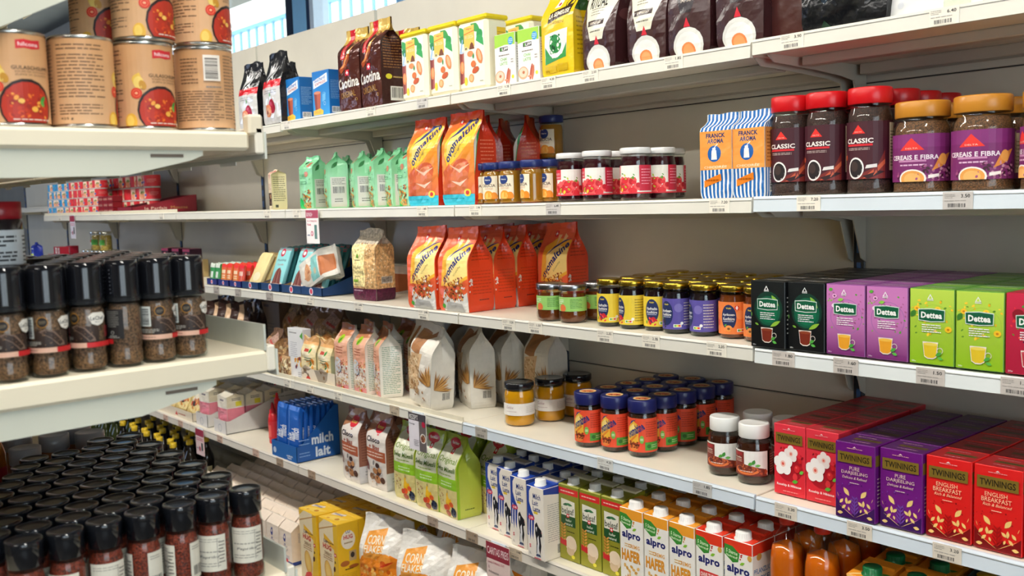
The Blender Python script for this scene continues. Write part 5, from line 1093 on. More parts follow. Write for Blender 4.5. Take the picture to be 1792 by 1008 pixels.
# ------------------------------------------------------------------ fourth row
# dark snack pouches and boxes in the shaded left part
dpk = [G(0, 0, 1, 1, '2c1c18', '3a2420'), P([(.25, .1), (.6, .1), (.8, .6), (.62, .95), (.4, .95), (.45, .5)], 'd8b490'), R(.42, .56, .72, .70, 'e0402c'), LF(.46, .14, .3, .12, 1.1, 'a8c838')]
reg('dpk', bag('snack_pouch', .10, .05, .185, '2c1e1a', 'film', dpk, (), top=.6, seed=101, nz=.004, wave=.008))
for i, (px, dy, rz) in enumerate(((376, .0, .55), (396, .0, .5), (419, .02, .45), (392, .12, .3), (438, .10, .3))):
    stand('dpk', 4, px, 'dark snack pouch with beige band and red spot, %s' % ['leftmost', 'second from the left', 'third from the left', 'behind the first two', 'hindmost, by the brown box'][i], 'pouch', 'dark snack pouches', d=.05, dy=dy, rz=rz, s=(1, 1, 1.36))
reg('brbox', carton_mesh(.24, .08, .22, '6e543e', [R(0, 0, 1, 1, '6e543e'), R(.4, .9, .6, .95, '3a2a20'), LN(.2, .2, .8, .6, 6, '4a382c', 3, .3)]).build('brown_paper_box'))
stand('brbox', 4, 470, 'large flat brown box standing in the shade above the hazelnut bag', 'box', None, d=.08, dy=.26)
# hazelnut bag, white packet, tray of little veg bags
def nut_bag(key, W, D, H, cols, c, sd, lab, top=.62):
    F = [R(0, 0, 1, .8, c), SC(90, .0, .02, 1, .62, .05, .085, cols, sd, .9)]+lab
    reg(key, bag('nut_bag', W, D, H, '8a6a52', 'foil', F, [R(0, 0, 1, .8, c), SC(60, .0, .02, 1, .62, .06, .1, cols, sd+1, .9)], top=top, seed=sd, nz=.006, wave=.012, bul=.014, foot=.85, artm='flake'))
nut_bag('nut', .13, .08, .17, ['d8b078', 'b88850', 'e8cc9c', '8c5c34', 'c89c64'], 'a87c50', 111, [P([(.3, .74), (.9, .62), (1, .8), (.5, .92)], 'b89484'), P([(.5, .74), (.9, .66), (.9, .70), (.5, .78)], 'b83c34')])
nut_bag('nut2', .15, .07, .10, ['e8d4a8', 'c8a468', 'f0e0bc', '8c6444', 'd8b884'], 'b89468', 117, [P([(.1, .6), (.3, .54), (.34, .7), (.1, .76)], 'e87058')], .7)
stand('nut', 4, 476, 'clear bag of whole hazelnuts standing beside the left shelf end', 'nut bag', None, d=.08, rz=-.2)
for i, px in enumerate((508, 540, 572)): stand('nut', 4, px, 'large dark nut bag in the shade behind the soup mix tray, %s from the left' % ORD[i], 'nut bag', 'shaded nut bags', d=.08, dy=.20, rz=-.2+.2*i, s=(1, 1, 1.4))
stand('nut2', 4, 498, 'clear bag of pale nuts right of the hazelnut bag', 'nut bag', None, d=.06, dy=.0, rz=-.1, s=(.45, .7, .95))
wp = [G(0, 0, 1, 1, 'e8e8ec', 'f0f0f0'), LN(.1, .9, .6, .94, 1, '3c3840', 3, .4), P([(.8, .86), (1, .8), (1, .96)], '5cac3c'), LN(.15, .42, .6, .74, 8, 'a0a4b0', 3, .25), SC(16, .4, .22, .98, .42, .06, .10, ['f0a830', 'f4c050', '7a3c50', 'e89828'], 3), LN(.6, .02, .9, .14, 3, 'a0a4b0', 5, .4)]
reg('wp', carton_mesh(.11, .035, .185, 'ececee', wp, [R(0, 0, 1, 1, 'dcdce2'), LN(.1, .2, .9, .8, 9, 'b8b8c0', 3, .3)]).build('dried_fruit_packet'))
stand('wp', 4, 520, 'slim white packet with dried apricot picture', 'packet', None, d=.035, dy=.012, rz=.02)
vb = [R(0, 0, 1, 1, 'f0dca8'), R(0, .82, 1, 1, 'e8b070'), E(.4, .62, .26, .2, 'f2e4c0'), R(.24, .66, .56, .73, 'c84838'), LF(.56, .62, .26, .1, .9, '4c9c3c'), LF(.66, .3, .24, .1, 1.2, '2f7a48'), SC(12, .5, .2, .95, .5, .04, .08, ['f0a848', 'e89038'], 3), P([(0, 0), (1, 0), (1, .22), (.4, .34), (0, .2)], 'b8a48c'), SC(10, .1, .05, .8, .26, .04, .09, ['5a4434', '3c4434', '8c6c4c'], 6), LN(.3, .44, .8, .54, 2, '5c7c5c', 3, .4)]
reg('vb', bag('soup_mix_bag', .098, .036, .15, 'ecd6a0', 'film', vb, [R(0, 0, 1, 1, 'e0d0a0'), P([(0, .2), (1, .16), (1, .6), (0, .66)], 'a8a884')], top=.6, seam=.07, nz=.004, wave=.014, seed=121))
tx0 = on_row(547, FY+.014, ROW[4])
TRW = '#'
tr = tray('display_tray', .235, .17, .050, .09, 'eadcc6', 'b89468', [R(0, 0, 1, 1, 'eee0ca'), TRI(.2, .25, .14, .4, 'd83c2c'), P([(.38, 1), (.5, .2), (.66, .1), (.76, .4), (.8, 1)], 'a89a88'), LN(.1, .14, .3, .2, 1, 'b85c44', 3, .4)])
tr.location = (-3.035, FY+.099, ROW[4]+.0006); tag(tr, 'cream display tray with red mark holding small soup mix bags', 'tray')
for q in range(3):
    for i in range(2): put('vb', -3.110+.113*i, FY+.040+.05*q, ROW[4]+.012, 'small soup mix bag in the cream tray, %s row, %s one' % (['front', 'middle', 'rear'][q], ['left', 'right'][i]), 'bag', 'soup mix bags', rz=[.06, -.04][i]*(1+q), s=1)
# muesli bags (white and salmon)
mu = [R(0, 0, 1, 1, 'efe6dc'), G(0, .40, 1, .86, 'f0a888', 'eeb898'), P([(0, .80), (1, .84), (1, 1), (0, 1)], 'c88058'), E(.46, .78, .18, .15, 'a8d020'), LF(.36, .72, .28, .12, .9, '4c9420'), T('bio', .47, .775, .15, .03, '3c7a1c', .01), LN(.2, .56, .75, .68, 3, 'b8684c', 4, .4), P([(0, 0), (1, 0), (1, .1), (0, .1)], 'f0a0a0'),
      E(.36, .38, .32, .30, '4c5468'), E(.34, .39, .30, .29, 'd8dce4'), SC(110, .25, .08, .98, .48, .025, .045, ['d89858', 'e8b880', 'b8703c', 'f0d4a4', 'c85040'], 7), SC(60, .05, .08, .7, .2, .022, .04, ['ead2ac', 'd8b48c', 'f4e4c8'], 9), R(.52, .03, .58, .07, '3c9c48'), R(.58, .03, .64, .07, 'f0d040'), R(.64, .03, .70, .07, 'e88c30'), R(.70, .03, .76, .07, 'd83c34')]
mus = [G(0, 0, 1, 1, 'ece7dc', 'efe8dc'), LN(.12, .05, .9, .74, 26, '8aa890', 3, .42)]
reg('mu', bag('muesli_bag', .092, .070, .228, 'ece2d6', 'film', mu, mus, top=.70, seam=.05, gus=.45, nz=.0035, wave=.012, seed=131))
MP = [(-2.868, FY+.058, .03), (-2.762, FY+.072, -.10), (-2.655, FY+.082, -.16)]
MP = [(-2.875, FY+.055, -.05), (-2.775, FY+.066, -.10), (-2.680, FY+.078, -.38)]
for i, (x, y, rz) in enumerate(MP):
    put_r('mu', 4, x, y, 'salmon and white muesli bag with green leaf, %s in front' % ['left', 'middle', 'right'][i], 'muesli bag', 'salmon muesli bags', rz=rz, s=1.0+.0*i)
for i, (x, y, rz) in enumerate(((-2.895, FY+.15, -.2), (-2.79, FY+.16, -.2), (-2.655, FY+.185, -.3), (-2.80, FY+.25, -.1), (-2.69, FY+.27, -.2))):
    put_r('mu', 4, x, y, 'salmon muesli bag standing behind the front three, %s' % ORD[i], 'muesli bag', 'salmon muesli bags', rz=rz)
# oat flake bags
oat = [R(0, 0, 1, 1, 'eae4d8'), R(.0, .84, 1, .90, 'e0d8ca'), P([(.05, .66), (.5, .62), (.58, .90), (.14, .92)], 'b07848'), P([(.2, .74), (.8, .88), (.82, .93), (.2, .80)], 'a06c40'), P([(.0, .14), (.5, .20), (.62, .66), (.1, .62), (0, .5)], 'e0bc90'), SC(150, .0, .16, .56, .60, .02, .04, ['e8cca0', 'c89c68', 'f0dcb8', 'b8884c'], 3), SC(30, .1, .1, .8, .3, .02, .035, ['c88c48', 'e0a868', 'a86c34'], 6)]
oats = [R(0, 0, 1, 1, 'e2ddd2'), BAR(.45, .10, .85, .22, 'e2ddd2', '2c2c30')]
for q in range(26):
    a = -1.2+2.6*random.Random(q).random(); oat.append(LF(.94, .30, .36+.16*random.Random(q+9).random(), .04, pi/2+a, ['b07c3c', 'd8a45c', '8c5c2c', 'c8924c'][q % 4])); oats.append(LF(.12, .26, .50+.36*random.Random(q+5).random(), .055, .5+a*.75, ['b07c3c', 'd8a45c', '8c5c2c', 'c8924c'][q % 4]))
reg('oat', bag('oat_flake_bag', .138, .076, .256, 'e6e0d4', 'paper', oat, oats, top=.66, seam=.05, gus=.4, nz=.004, wave=.008, seed=141, bul=.010))
put_r('oat', 4, -2.535, FY+.150, 'white oat flake bag behind the leaning one, left', 'oat bag', 'white oat flake bags', rz=.05)
put_r('oat', 4, -2.430, FY+.068, 'white oat flake bag leaning to the right in front', 'oat bag', 'white oat flake bags', rz=-.14, ry=.13, dz=.008)
put_r('oat', 4, -2.345, FY+.185, 'white oat flake bag with wheat ears behind the leaning one, right', 'oat bag', 'white oat flake bags', rz=-.40)
put_r('oat', 4, -2.325, FY+.290, 'white oat flake bag with wheat ears, third in the file', 'oat bag', 'white oat flake bags', rz=-.35, s=.97)
put_r('oat', 4, -2.56, FY+.30, 'white oat flake bag at the back, left file', 'oat bag', 'white oat flake bags', rz=-.2)
put_r('oat', 4, -2.150, FY+.300, 'white oat flake bag at the back near the upright', 'oat bag', 'white oat flake bags', rz=-.12, s=(.9, .9, .97))
# yellow curd jars
mst = [R(.0, 0, 1, 1, 'ece8e2'), T('Gelée', .44, .68, .09, .24, 'a8848c', 0, .0, .2), LN(.40, .3, .52, .36, 1, 'a8848c', 3, .5), LN(.62, .2, .74, .8, 5, 'c0bcb8', 4, .3), R(.765, .2, .78, .7, '3c3c3c')]
reg('mst', jar('lemon_curd_jar', .044, .122, 'e09a10', '1c1c20', mst, (.30, .62), lidh=.017, lidm='gloss', neck=.9, prof=[(.78, 0), (.93, .01), (1, .07), (1, .2), (.985, .3), (.985, .64), (1, .72), (1, .84), (.92, .94), (.9, 1)], fill=.95, labr=.0438))
for i, (x, y) in enumerate(((-2.045, FY+.098), (-2.022, FY+.195), (-2.005, FY+.29))):
    put_r('mst', 4, x, y, 'yellow curd jar with black lid and white label, %s' % ['nearest of three', 'middle of three', 'hindmost of three'][i], 'jar', 'yellow curd jars', rz=.55)
# malt spread jars
ovj = [R(0, 0, 1, 1, 'ec5230'), P([(.34, .2), (.36, .7), (.44, .92), (.50, .80), (.50, .3)], 'f0b83c'), P([(.36, .4), (.38, .7), (.44, .84), (.48, .6)], 'f8dc84'), T('ovomaltine', .455, .64, .23, .25, '232c70', .04, .55), P([(.38, .78), (.42, .92), (.48, .97), (.44, .9)], '2c3a78'), P([(.38, .3), (.47, .52), (.49, .5), (.41, .3)], 'e8862c'), SC(40, .38, .10, .50, .30, .008, .016, ['7a2c18', '9c4020', '5c2010', 'c86838'], 4), EH(.44, .12, .055, .09, 'e8843c'), SC(30, .40, .12, .49, .26, .007, .012, ['7a2c18', '9c4020', '5c2010'], 14), EH(.535, .38, .024, .12, '7cb84c'), LN(.52, .34, .55, .42, 2, 'e8f4dc', 3, .5), LN(.58, .45, .72, .92, 7, 'b83418', 5, .3), R(.57, .06, .74, .30, '4c9c34'), E(.61, .18, .022, .022, '2c6c24'), LN(.64, .12, .72, .24, 2, 'b8dca0', 6, .4)]
lt = [E(.5, .5, .36, .36, 'f0c888'), E(.5, .44, .28, .18, 'd87838'), P([(.24, .46), (.5, .66), (.78, .60), (.74, .5), (.5, .56), (.3, .38)], 'b83428'), SC(10, .3, .3, .7, .5, .03, .07, ['7a3420', 'f6e0b0', 'c85c30'], 5)]
reg('ovj', jar('malt_spread_jar', .0356, .140, '3a1e12', '1f2460', ovj, (.12, .88), lidh=.030, lidr=.0355, lidm='plastic', neck=.93, prof=[(.82, 0), (.95, .01), (1, .04), (1, .90), (.95, .95), (.93, 1)], fill=.97, lidart=lt))
for c_ in range(3):
    for q in range(5):
        x = [-1.735, -1.653, -1.570][c_]+.003*q; y = [1.742, 1.754, 1.764][c_]+.0735*q
        if q == 4 and c_ != 9: y = min(y, BY-.038)
        put_r('ovj', 4, x, y, 'orange-label malt spread jar with navy lid, %s column, %s' % (['left', 'middle', 'right'][c_], 'front' if q == 0 else '%s behind the front' % ORD[q-1]), 'jar', 'malt spread jars', rz=.42+[0, -.02, .02][c_] if q < 2 else [.5, 0, -.7, .5, .1][(q+c_) % 5])
# hazelnut spread jars
nj = [R(.30, 0, .66, 1, 'eeebe6'), P([(.30, 0), (.30, .94), (.44, .94), (.44, .46), (.62, .30), (.66, 0)], '7c2c20'), R(.31, .78, .42, .90, 'a8282c'), T('nutella', .365, .70, .10, .07, 'e8d8cc', .02), LN(.32, .52, .42, .64, 2, 'd8b8a8', 3, .4), EH(.46, .22, .12, .18, 'e87838'), EH(.46, .26, .10, .13, '7c3020'), SC(24, .38, .14, .54, .40, .010, .018, ['a0482c', '5c2014', 'c06038'], 4), SC(8, .56, .1, .65, .24, .014, .02, ['b8502c', '8c3420'], 5), LF(.48, .44, .05, .03, .5, '58a040'), LF(.52, .46, .05, .03, 1.2, '3f8c34'), LF(.54, .42, .05, .025, .1, '6cb44c'), LN(.40, .16, .52, .20, 1, 'f8e8dc', 6, .6), R(.68, .0, .82, 1, '5c1c14'), LN(.69, .1, .80, .9, 8, 'c8a090', 7, .3)]
reg('nj', jar('hazelnut_spread_jar', .0385, .132, '3c1c10', 'eeeeea', nj, (.20, .74), lidh=.030, lidr=.0335, lidm='plastic', neck=.84, prof=[(.80, 0), (.94, .02), (.99, .10), (1, .2), (1, .74), (.94, .88), (.84, .96), (.84, 1)], fill=.94, labr=.0386))
for i, (x, y) in enumerate(((-1.330, FY+.093), (-1.243, FY+.082), (-1.298, FY+.175), (-1.212, FY+.165))):
    put_r('nj', 4, x, y, 'hazelnut spread jar with white lid, %s' % ['front left', 'nearest the shelf edge', 'at the back left', 'behind beside the red tea boxes'][i], 'jar', 'hazelnut spread jars', rz=.40)
# boxes of tea with the olive name band
def twin(key, c, c2, topc, deco, words, h=.150, d=.072, w=.082):
    a = [G(0, 0, 1, 1, c2, c)]+deco+[LN(.3, .93, .7, .945, 1, 'e0a0a0', 2, .5), TRI(.5, .95, .10, .02, 'e8c8c8'), R(.06, .74, .94, .885, '7c6424'), T('TWININGS', .5, .812, .76, .08, '201a10', .02)]+words
    tp = [R(0, 0, 1, 1, topc), R(.24, .40, .92, .60, '5c4a24'), T('TWININGS', .58, .5, .5, .10, '201a10', .01), LN(.3, .18, .8, .26, 1, 'd8a8b0', 3, .3), LN(.2, .74, .7, .82, 1, 'd8a8b0', 5, .3)]
    sd = [R(0, 0, 1, 1, c), LN(.1, .2, .9, .6, 8, 'd8b8b8', 3, .3), R(0, .74, 1, .885, '7c6424')]
    reg(key, carton_mesh(w, d, h, c, a, sd, (), tp).build('tea_box'))
rose = [E(.5, .40, .44, .38, 'b01828'), SC(24, .2, .3, .95, .68, .03, .06, ['c8202c', '8c1020', 'e03c3c'], 5), FLW(.56, .60, .20, 'f2e4e0', 'f0b8ac', 'e06858'), FLW(.30, .44, .28, 'f8f2ef', 'f4c4b8', 'e05848'), E(.76, .40, .09, .10, 'd82830'), E(.70, .28, .08, .10, 'e03840'), E(.86, .52, .06, .07, 'd02028'), E(.74, .42, .03, .03, 'f06060'), LF(.60, .20, .2, .10, .2, '58b038'), LF(.84, .34, .16, .09, .5, '6cc048')]
twin('twr', 'e43848', 'dc2634', 'b83038', rose, [T('Rosehip & Hibiscus', .5, .135, .80, .045, 'f8ecec', .02), LN(.3, .03, .8, .07, 1, 'e88080', 6, .4)])
def leaves(pale, mid, dark):
    L_ = [P([(0, 0), (1, 0), (1, .20), (.8, .10), (.6, .14), (.4, .05), (.2, .12), (0, .26)], dark)]
    for sx in (1, -1):
        cx = lambda x: x if sx > 0 else 1-x
        rt = lambda a: a if sx > 0 else pi-a
        for x, y, Ln, W_, a in ((.50, .02, .5, .012, .55), (.92, .26, .12, .012, 1.2)): L_.append(LF(cx(x), y, Ln, W_, rt(a), pale))
        for x, y, Ln, W_, a in ((.20, .40, .24, .11, -.9), (.10, .18, .15, .07, .9), (.28, .18, .17, .07, 1.6), (.30, .19, .15, .07, .7), (.16, .11, .15, .07, .8), (.04, .05, .15, .08, .1), (.36, .10, .1, .05, 1.9)): L_.append(LF(cx(x), y, Ln, W_, rt(a), pale))
    for k in range(5):
        L_ += [LF(.50, .06+.05*k, .20-.02*k, .035, .9, mid), LF(.50, .06+.05*k, .20-.02*k, .035, pi-.9, mid)]
    L_ += [LF(.5, .04, .5, .03, pi/2, mid), SC(14, .05, .25, .95, .48, .012, .026, [mid, dark], 8)]
    return L_
twin('twp', '6a1478', '741a80', '50205c', leaves('eecb80', '7444a4', '3c1458'), [T('PURE', .5, .675, .26, .05, 'e6c8b8', .0), T('DARJEELING', .5, .61, .68, .055, 'e6c8b8', .0), T('Delicate & Refined', .5, .55, .62, .035, 'e6c8b8', .0, 0, .3), LN(.38, .475, .62, .49, 1, 'e8d8c8', 3, .6)])
twin('twe', 'e02020', 'dc1c18', 'a02024', leaves('f4c878', 'b01010', '7c0c10'), [T('ENGLISH', .47, .675, .48, .05, 'f4c8a0', .0), T('BREAKFAST', .48, .61, .64, .055, 'f4c8a0', .0), T('Rich & Balanced', .5, .55, .60, .035, 'f4c8a0', .0, 0, .3), LN(.38, .475, .60, .49, 1, 'f4d8b8', 3, .6)])
TC = [(-1.128, 'twr', 1.722, 5), (-1.052, 'twr', 1.722, 5), (-.9535, 'twp', 1.676, 5), (-.8665, 'twp', 1.686, 5), (-.780, 'twe', 1.692, 5), (-.694, 'twe', 1.692, 5), (-.608, 'twe', 1.692, 5)]
tn = {'twr': 'red rosehip', 'twp': 'purple Darjeeling', 'twe': 'bright red English breakfast'}
for i, (x, k, y, n_) in enumerate(TC):
    for q in range(n_):
        put_r(k, 4, x, y+.036+.0735*q, '%s tea box, column %d from the left, %s' % (tn[k], i+1, 'front of its file' if q == 0 else '%s behind the front box' % ORD[q-1]), 'tea box', 'tea boxes with olive band', rz=rn.uniform(-.015, .015), s=(.9, 1, 1) if k == 'twr' else 1)
# ------------------------------------------------------------------ fifth row
def r5(key, x, y, label, cat, group=None, **kw): return put_r(key, 5, x, y, label, cat, group, **kw)
# snack trays at the far left
sb = [R(0, 0, 1, 1, 'f0d890'), E(.4, .6, .28, .3, 'f4ead0'), E(.55, .35, .2, .14, '4a3424'), SC(14, .3, .1, .9, .5, .05, .1, ['e89838', 'c87838', 'b84830'], 3), LF(.7, .7, .3, .14, .6, '4c9c3c'), E(.3, .3, .1, .1, 'd84838')]
reg('sb', bag('fruit_snack_bag', .13, .05, .15, 'ecd490', 'film', sb, (), top=.7, seed=151, nz=.005, wave=.01))
o = tray('display_tray', .40, .26, .040, .06, 'eadcc6', 'b89468', [R(0, 0, 1, 1, 'eee0ca'), TRI(.55, .2, .08, .5, 'd83c2c'), LN(.6, .3, .8, .6, 1, 'b85c44', 3, .4)])
o.location = (-4.39, FY+.146, ROW[5]+.0006); tag(o, 'cream display tray of yellow fruit snack bags under the left shelf end', 'tray')
for q in range(2):
    for i in range(3): put('sb', -4.52+.128*i, FY+.065+.10*q, ROW[5]+.016, 'yellow fruit snack bag in the cream tray, %s row, %s from the left' % (['front', 'rear'][q], ORD[i]), 'bag', 'fruit snack bags', rx=-.5, rz=rn.uniform(-.2, .2), s=.9)
nb = [R(0, 0, 1, 1, 'f0c870'), SC(40, 0, 0, 1, .8, .05, .08, ['f4d890', 'e8b050', 'd89838'], 5)]
reg('nb', bag('nut_snack_bag', .11, .04, .12, 'ecc878', 'film', nb, (), top=.7, seed=153, nz=.005, wave=.01))
for i in range(7): r5('nb', -5.05+.115*(i % 5), FY+.06+.09*(i//5), 'yellow nut snack bag lying back on the fifth row, far left, %s' % ORD[i], 'bag', 'nut snack bags', rx=-.6, dz=.016)
# pink banded packs in their pale trays
fp = [R(0, 0, 1, 1, 'efe9e2'), R(0, .64, 1, 1, 'e4dccb'), R(0, .30, 1, .62, 'ee8898'), LN(.0, .46, 1, .56, 3, 'f6c0c8', 3, .3), R(0, 0, 1, .22, 'f2efea'), P([(.2, .03), (.26, .16), (.4, .2), (.42, .03), (.36, .1), (.3, .03)], '2c2c30'), P([(.6, .03), (.66, .16), (.8, .2), (.82, .03), (.76, .1), (.7, .03)], '2c2c30'), P([(.48, .06), (.56, .06), (.52, .18)], 'e0304c'), LN(.3, .78, .7, .86, 1, '6c6470', 3, .5)]
fps = [R(0, 0, 1, 1, 'efe9e2'), R(0, .64, 1, 1, 'e2d6b8'), R(0, .30, 1, .62, 'ee8898'), R(.5, .66, .85, .78, 'e8d83c'), LN(.3, .8, .8, .88, 2, '3c3c44', 4, .4)]
reg('fp', bag('sugar_pack', .094, .072, .165, 'eae2d2', 'paper', fp, fps, top=.93, seam=.02, gus=.05, nz=.003, bul=.006, seed=161, wave=.008))
for i, px in enumerate((353, 385)):
    x = on_row(px, FY+.014, ROW[5])
    o = tray('display_tray', .118, .38, .055, .17, 'dedad6', 'c8c0b8', [R(0, 0, 1, 1, 'e4e0de'), RG(.5, .4, .14, .02, '9aa0b0')], [LN(.55, .7, .9, .76, 1, '9a9894', 3, .4), BAR(.72, .82, .86, .95, 'dedad6', '3a3a3c')])
    o.location = (x, FY+.206, ROW[5]+.0006); tag(o, 'pale sloping display tray of pink banded packs, %s of two' % ['left', 'right'][i], 'tray')
    for q in range(4): put('fp', x, FY+.070+.088*q, ROW[5]+.004, 'cream pack with pink band and little cows, %s tray, %s from the front' % (['left', 'right'][i], ORD[q]), 'pack', 'pink banded packs', rz=rn.uniform(-.06, .06))
# red squeeze bottle
t = empty('squeeze_bottle'); MB().lathe([(.017, 0), (.019, .004), (.019, .10), (.016, .118), (.010, .124)], 'd83034', 'gloss', 24).build('bottle', t)
MB().lathe([(.013, .122), (.013, .136), (.008, .142), (.005, .162), (.002, .166)], 'd8202c', 'plastic', 20).build('nozzle', t)
band(MB(), [R(0, 0, 1, 1, 'd8343a'), R(.4, .1, .6, .8, 'e86860')], .0192, .02, .09, n=24).build('label', t); reg('sq', t)
stand('sq', 5, 472, 'small red squeeze bottle left of the blue milch lait box', 'bottle', None, d=.04, dy=.06)
stand('sq', 5, 480, 'red squeeze bottle behind the first, mostly hidden by blue sachets', 'bottle', None, d=.04, dy=.17)
stand('sq', 5, 478, 'third red squeeze bottle at the back beside the blue sachets', 'bottle', None, d=.04, dy=.27)
# blue chocolate sachets in a blue box
W, D = .195, .185
o = tray('display_tray', W, D, .060, .195, '1c5aa8', '14407c', [R(0, 0, 1, 1, '1f66b4'), T('milch', .72, .30, .24, .12, 'e8ecf4', .02), T('lait', .72, .16, .16, .12, 'e8ecf4', .02), E(.12, .4, .06, .06, 'c8d8f0')],
         [T('milch', .60, .40, .50, .20, 'dfe8f4', .035), T('lait', .60, .15, .34, .20, 'dfe8f4', .035), LN(.06, .30, .3, .46, 2, '8ab0e0', 3, .25), LN(.06, .08, .3, .2, 2, '8ab0e0', 5, .25)])
bxx, bxy = -3.300, 1.662+D/2+.02
o.location = (bxx, bxy, ROW[5]+.0006); tag(o, 'blue milch lait display box with sloping sides', 'display box')
cb = [G(0, 0, 1, 1, '1450a8', '2468c8'), T('lait', .35, .42, .34, .30, 'e8eef8', .03, pi/2), T('milch', .72, .5, .5, .26, 'e8eef8', .03, pi/2), R(.14, .1, .17, .9, '88b0e8'), LN(.1, .0, .9, .06, 1, 'f0e8e0', 3, .5)]
reg('cb', bag('chocolate_sachet', .082, .010, .20, '1c5cb8', 'film', cb, [R(0, 0, 1, 1, '1c5cb8')], top=.9, seam=.04, gus=0, bul=.003, nz=.0015, seed=171, foot=.7, nf=8, nt=12))
for i in range(7):
    for c_ in range(2): put('cb', bxx-.046+.091*c_-.0, bxy-D/2+.020+.0235*i, ROW[5]+.006, 'blue chocolate sachet in the blue box, %s file, %s from the front' % (['left', 'right'][c_], ORD[i]), 'sachet', 'blue chocolate sachets', rz=rn.uniform(-.05, .05), rx=-.05, ry=rn.uniform(-.04, .04))
# choco biscuit bags
ch = [R(0, 0, 1, 1, 'e6dcd4'), P([(0, .74), (.5, .82), (1, .86), (1, 1), (0, 1)], 'a8704c'), P([(0, .88), (.4, .84), (1, 1), (.4, 1)], 'e0b898'), E(.56, .83, .24, .17, 'd8303c'), T('farmer', .56, .83, .36, .045, 'f8d860', .03), CROSS(.6, .75, .08, 2), T('Choco', .42, .665, .72, .075, '3a2420', .035), T('+ Biss', .46, .565, .56, .065, 'a8482c', .03), P([(.02, .42), (.98, .38), (.98, .52), (.02, .55)], 'b05c3c'), LN(.06, .43, .9, .51, 2, 'e8c8b4', 3, .4),
      E(.08, .30, .11, .16, '6c2c2c'), SC(10, .3, .22, .8, .36, .05, .09, ['d0c8c4', '8c8480'], 7), E(.62, .33, .09, .08, '4a3028'), E(.66, .24, .13, .10, '50342a', .4), E(.50, .25, .12, .09, 'b87c4c'), E(.60, .14, .17, .12, 'a8683c'), E(.60, .15, .13, .09, 'b87a48'), E(.72, .27, .08, .08, 'c88c58'), E(.30, .16, .14, .10, '8a5c3c'), E(.84, .14, .10, .10, '5c3c2c'), SC(12, .2, .06, .95, .4, .02, .04, ['3c241c', 'd8a878', 'ece0d8'], 8)]
chs = [R(0, 0, 1, 1, '9a6450'), LN(.15, .3, .9, .8, 14, '7c4c3c', 3, .3), R(0, .0, 1, .24, 'd8d4d4'), LN(.3, .1, .8, .18, 2, 'a8a8a8', 4, .4)]
reg('chb', bag('chocolate_biscuit_bag', .115, .068, .252, 'e0d4ca', 'film', ch, chs, top=.66, seam=.045, gus=.55, nz=.003, wave=.006, seed=181))
r5('chb', -2.852, FY+.060, 'brown and white choco biscuit bag, left one beside the blue box', 'biscuit bag', 'choco biscuit bags', rz=-.05)
r5('chb', -2.712, FY+.074, 'brown and white choco biscuit bag, right one beside the green muesli', 'biscuit bag', 'choco biscuit bags', rz=.0)
for i, (x, y) in enumerate(((-2.84, FY+.16), (-2.70, FY+.17))): r5('chb', x, y, 'choco biscuit bag standing behind the %s front one' % ['left', 'right'][i], 'biscuit bag', 'choco biscuit bags')
# green swiss muesli bags
ms = [R(0, 0, 1, 1, 'b4c440'), P([(.04, .84), (.2, .90), (.8, .90), (.96, .84), (.96, .48), (.04, .50)], 'dcdcc0'), E(.5, .90, .26, .14, 'd8343c'), T('farmer', .5, .90, .34, .035, 'f8e8d8', .03), CROSS(.52, .81, .14, 2.1), T('Original', .5, .70, .84, .085, '6a8c1c', .01), T('Swiss Müesli', .5, .605, .88, .062, '4c6c14', .03), LN(.2, .52, .8, .55, 1, '8aa83c', 3, .4), G(0, .36, 1, .50, '8cc028', '98c830'), LN(.3, .39, .8, .46, 2, 'd8ecb0', 4, .4), R(0, 0, 1, .36, 'e4d48c'),
      SC(26, .1, .14, .4, .32, .02, .035, ['b88c5c', 'a87848', 'e8dcb0'], 5), P([(.56, .3), (.62, .33), (.58, .12), (.50, .10)], 'f0b828'), E(.62, .21, .06, .13, 'f4c030', .15), E(.70, .19, .055, .12, 'f0b020', -.1), E(.58, .13, .09, .09, 'e85c28'), E(.74, .17, .08, .08, 'e8642c'), E(.48, .12, .08, .08, 'd84c30'), E(.58, .05, .12, .09, 'a8482c'), E(.84, .08, .13, .13, '2c3448'), SC(14, .74, .02, .94, .14, .03, .04, ['1c2234', '48506c'], 9), LF(.6, .33, .02, .1, 0, '3c2c1c')]
mss = [G(0, 0, 1, 1, 'c4cc54', 'aabc38'), R(0, .0, .10, 1, '98c020'), LN(.3, .1, .7, .12, 1, '4c5c1c', 3, .6)]
reg('ms', bag('swiss_muesli_bag', .110, .082, .245, 'adbe38', 'film', ms, mss, top=.62, seam=.05, gus=.5, nz=.0035, wave=.006, seed=191))
for i, (x, y, rz) in enumerate(((-2.546, FY+.078, .05), (-2.418, FY+.072, .05), (-2.308, FY+.074, -.10))):
    r5('ms', x, y, 'lime green swiss muesli bag, %s of three in front' % ['left', 'middle', 'right'][i], 'muesli bag', 'lime muesli bags', rz=rz)
for i, (x, y, rz) in enumerate(((-2.52, FY+.175, .1), (-2.385, FY+.175, .1), (-2.215, FY+.165, -.05), (-2.45, FY+.28, .1), (-2.23, FY+.28, .1))):
    r5('ms', x, y, 'lime green swiss muesli bag behind the front three, %s' % ORD[i], 'muesli bag', 'lime muesli bags', rz=rz)
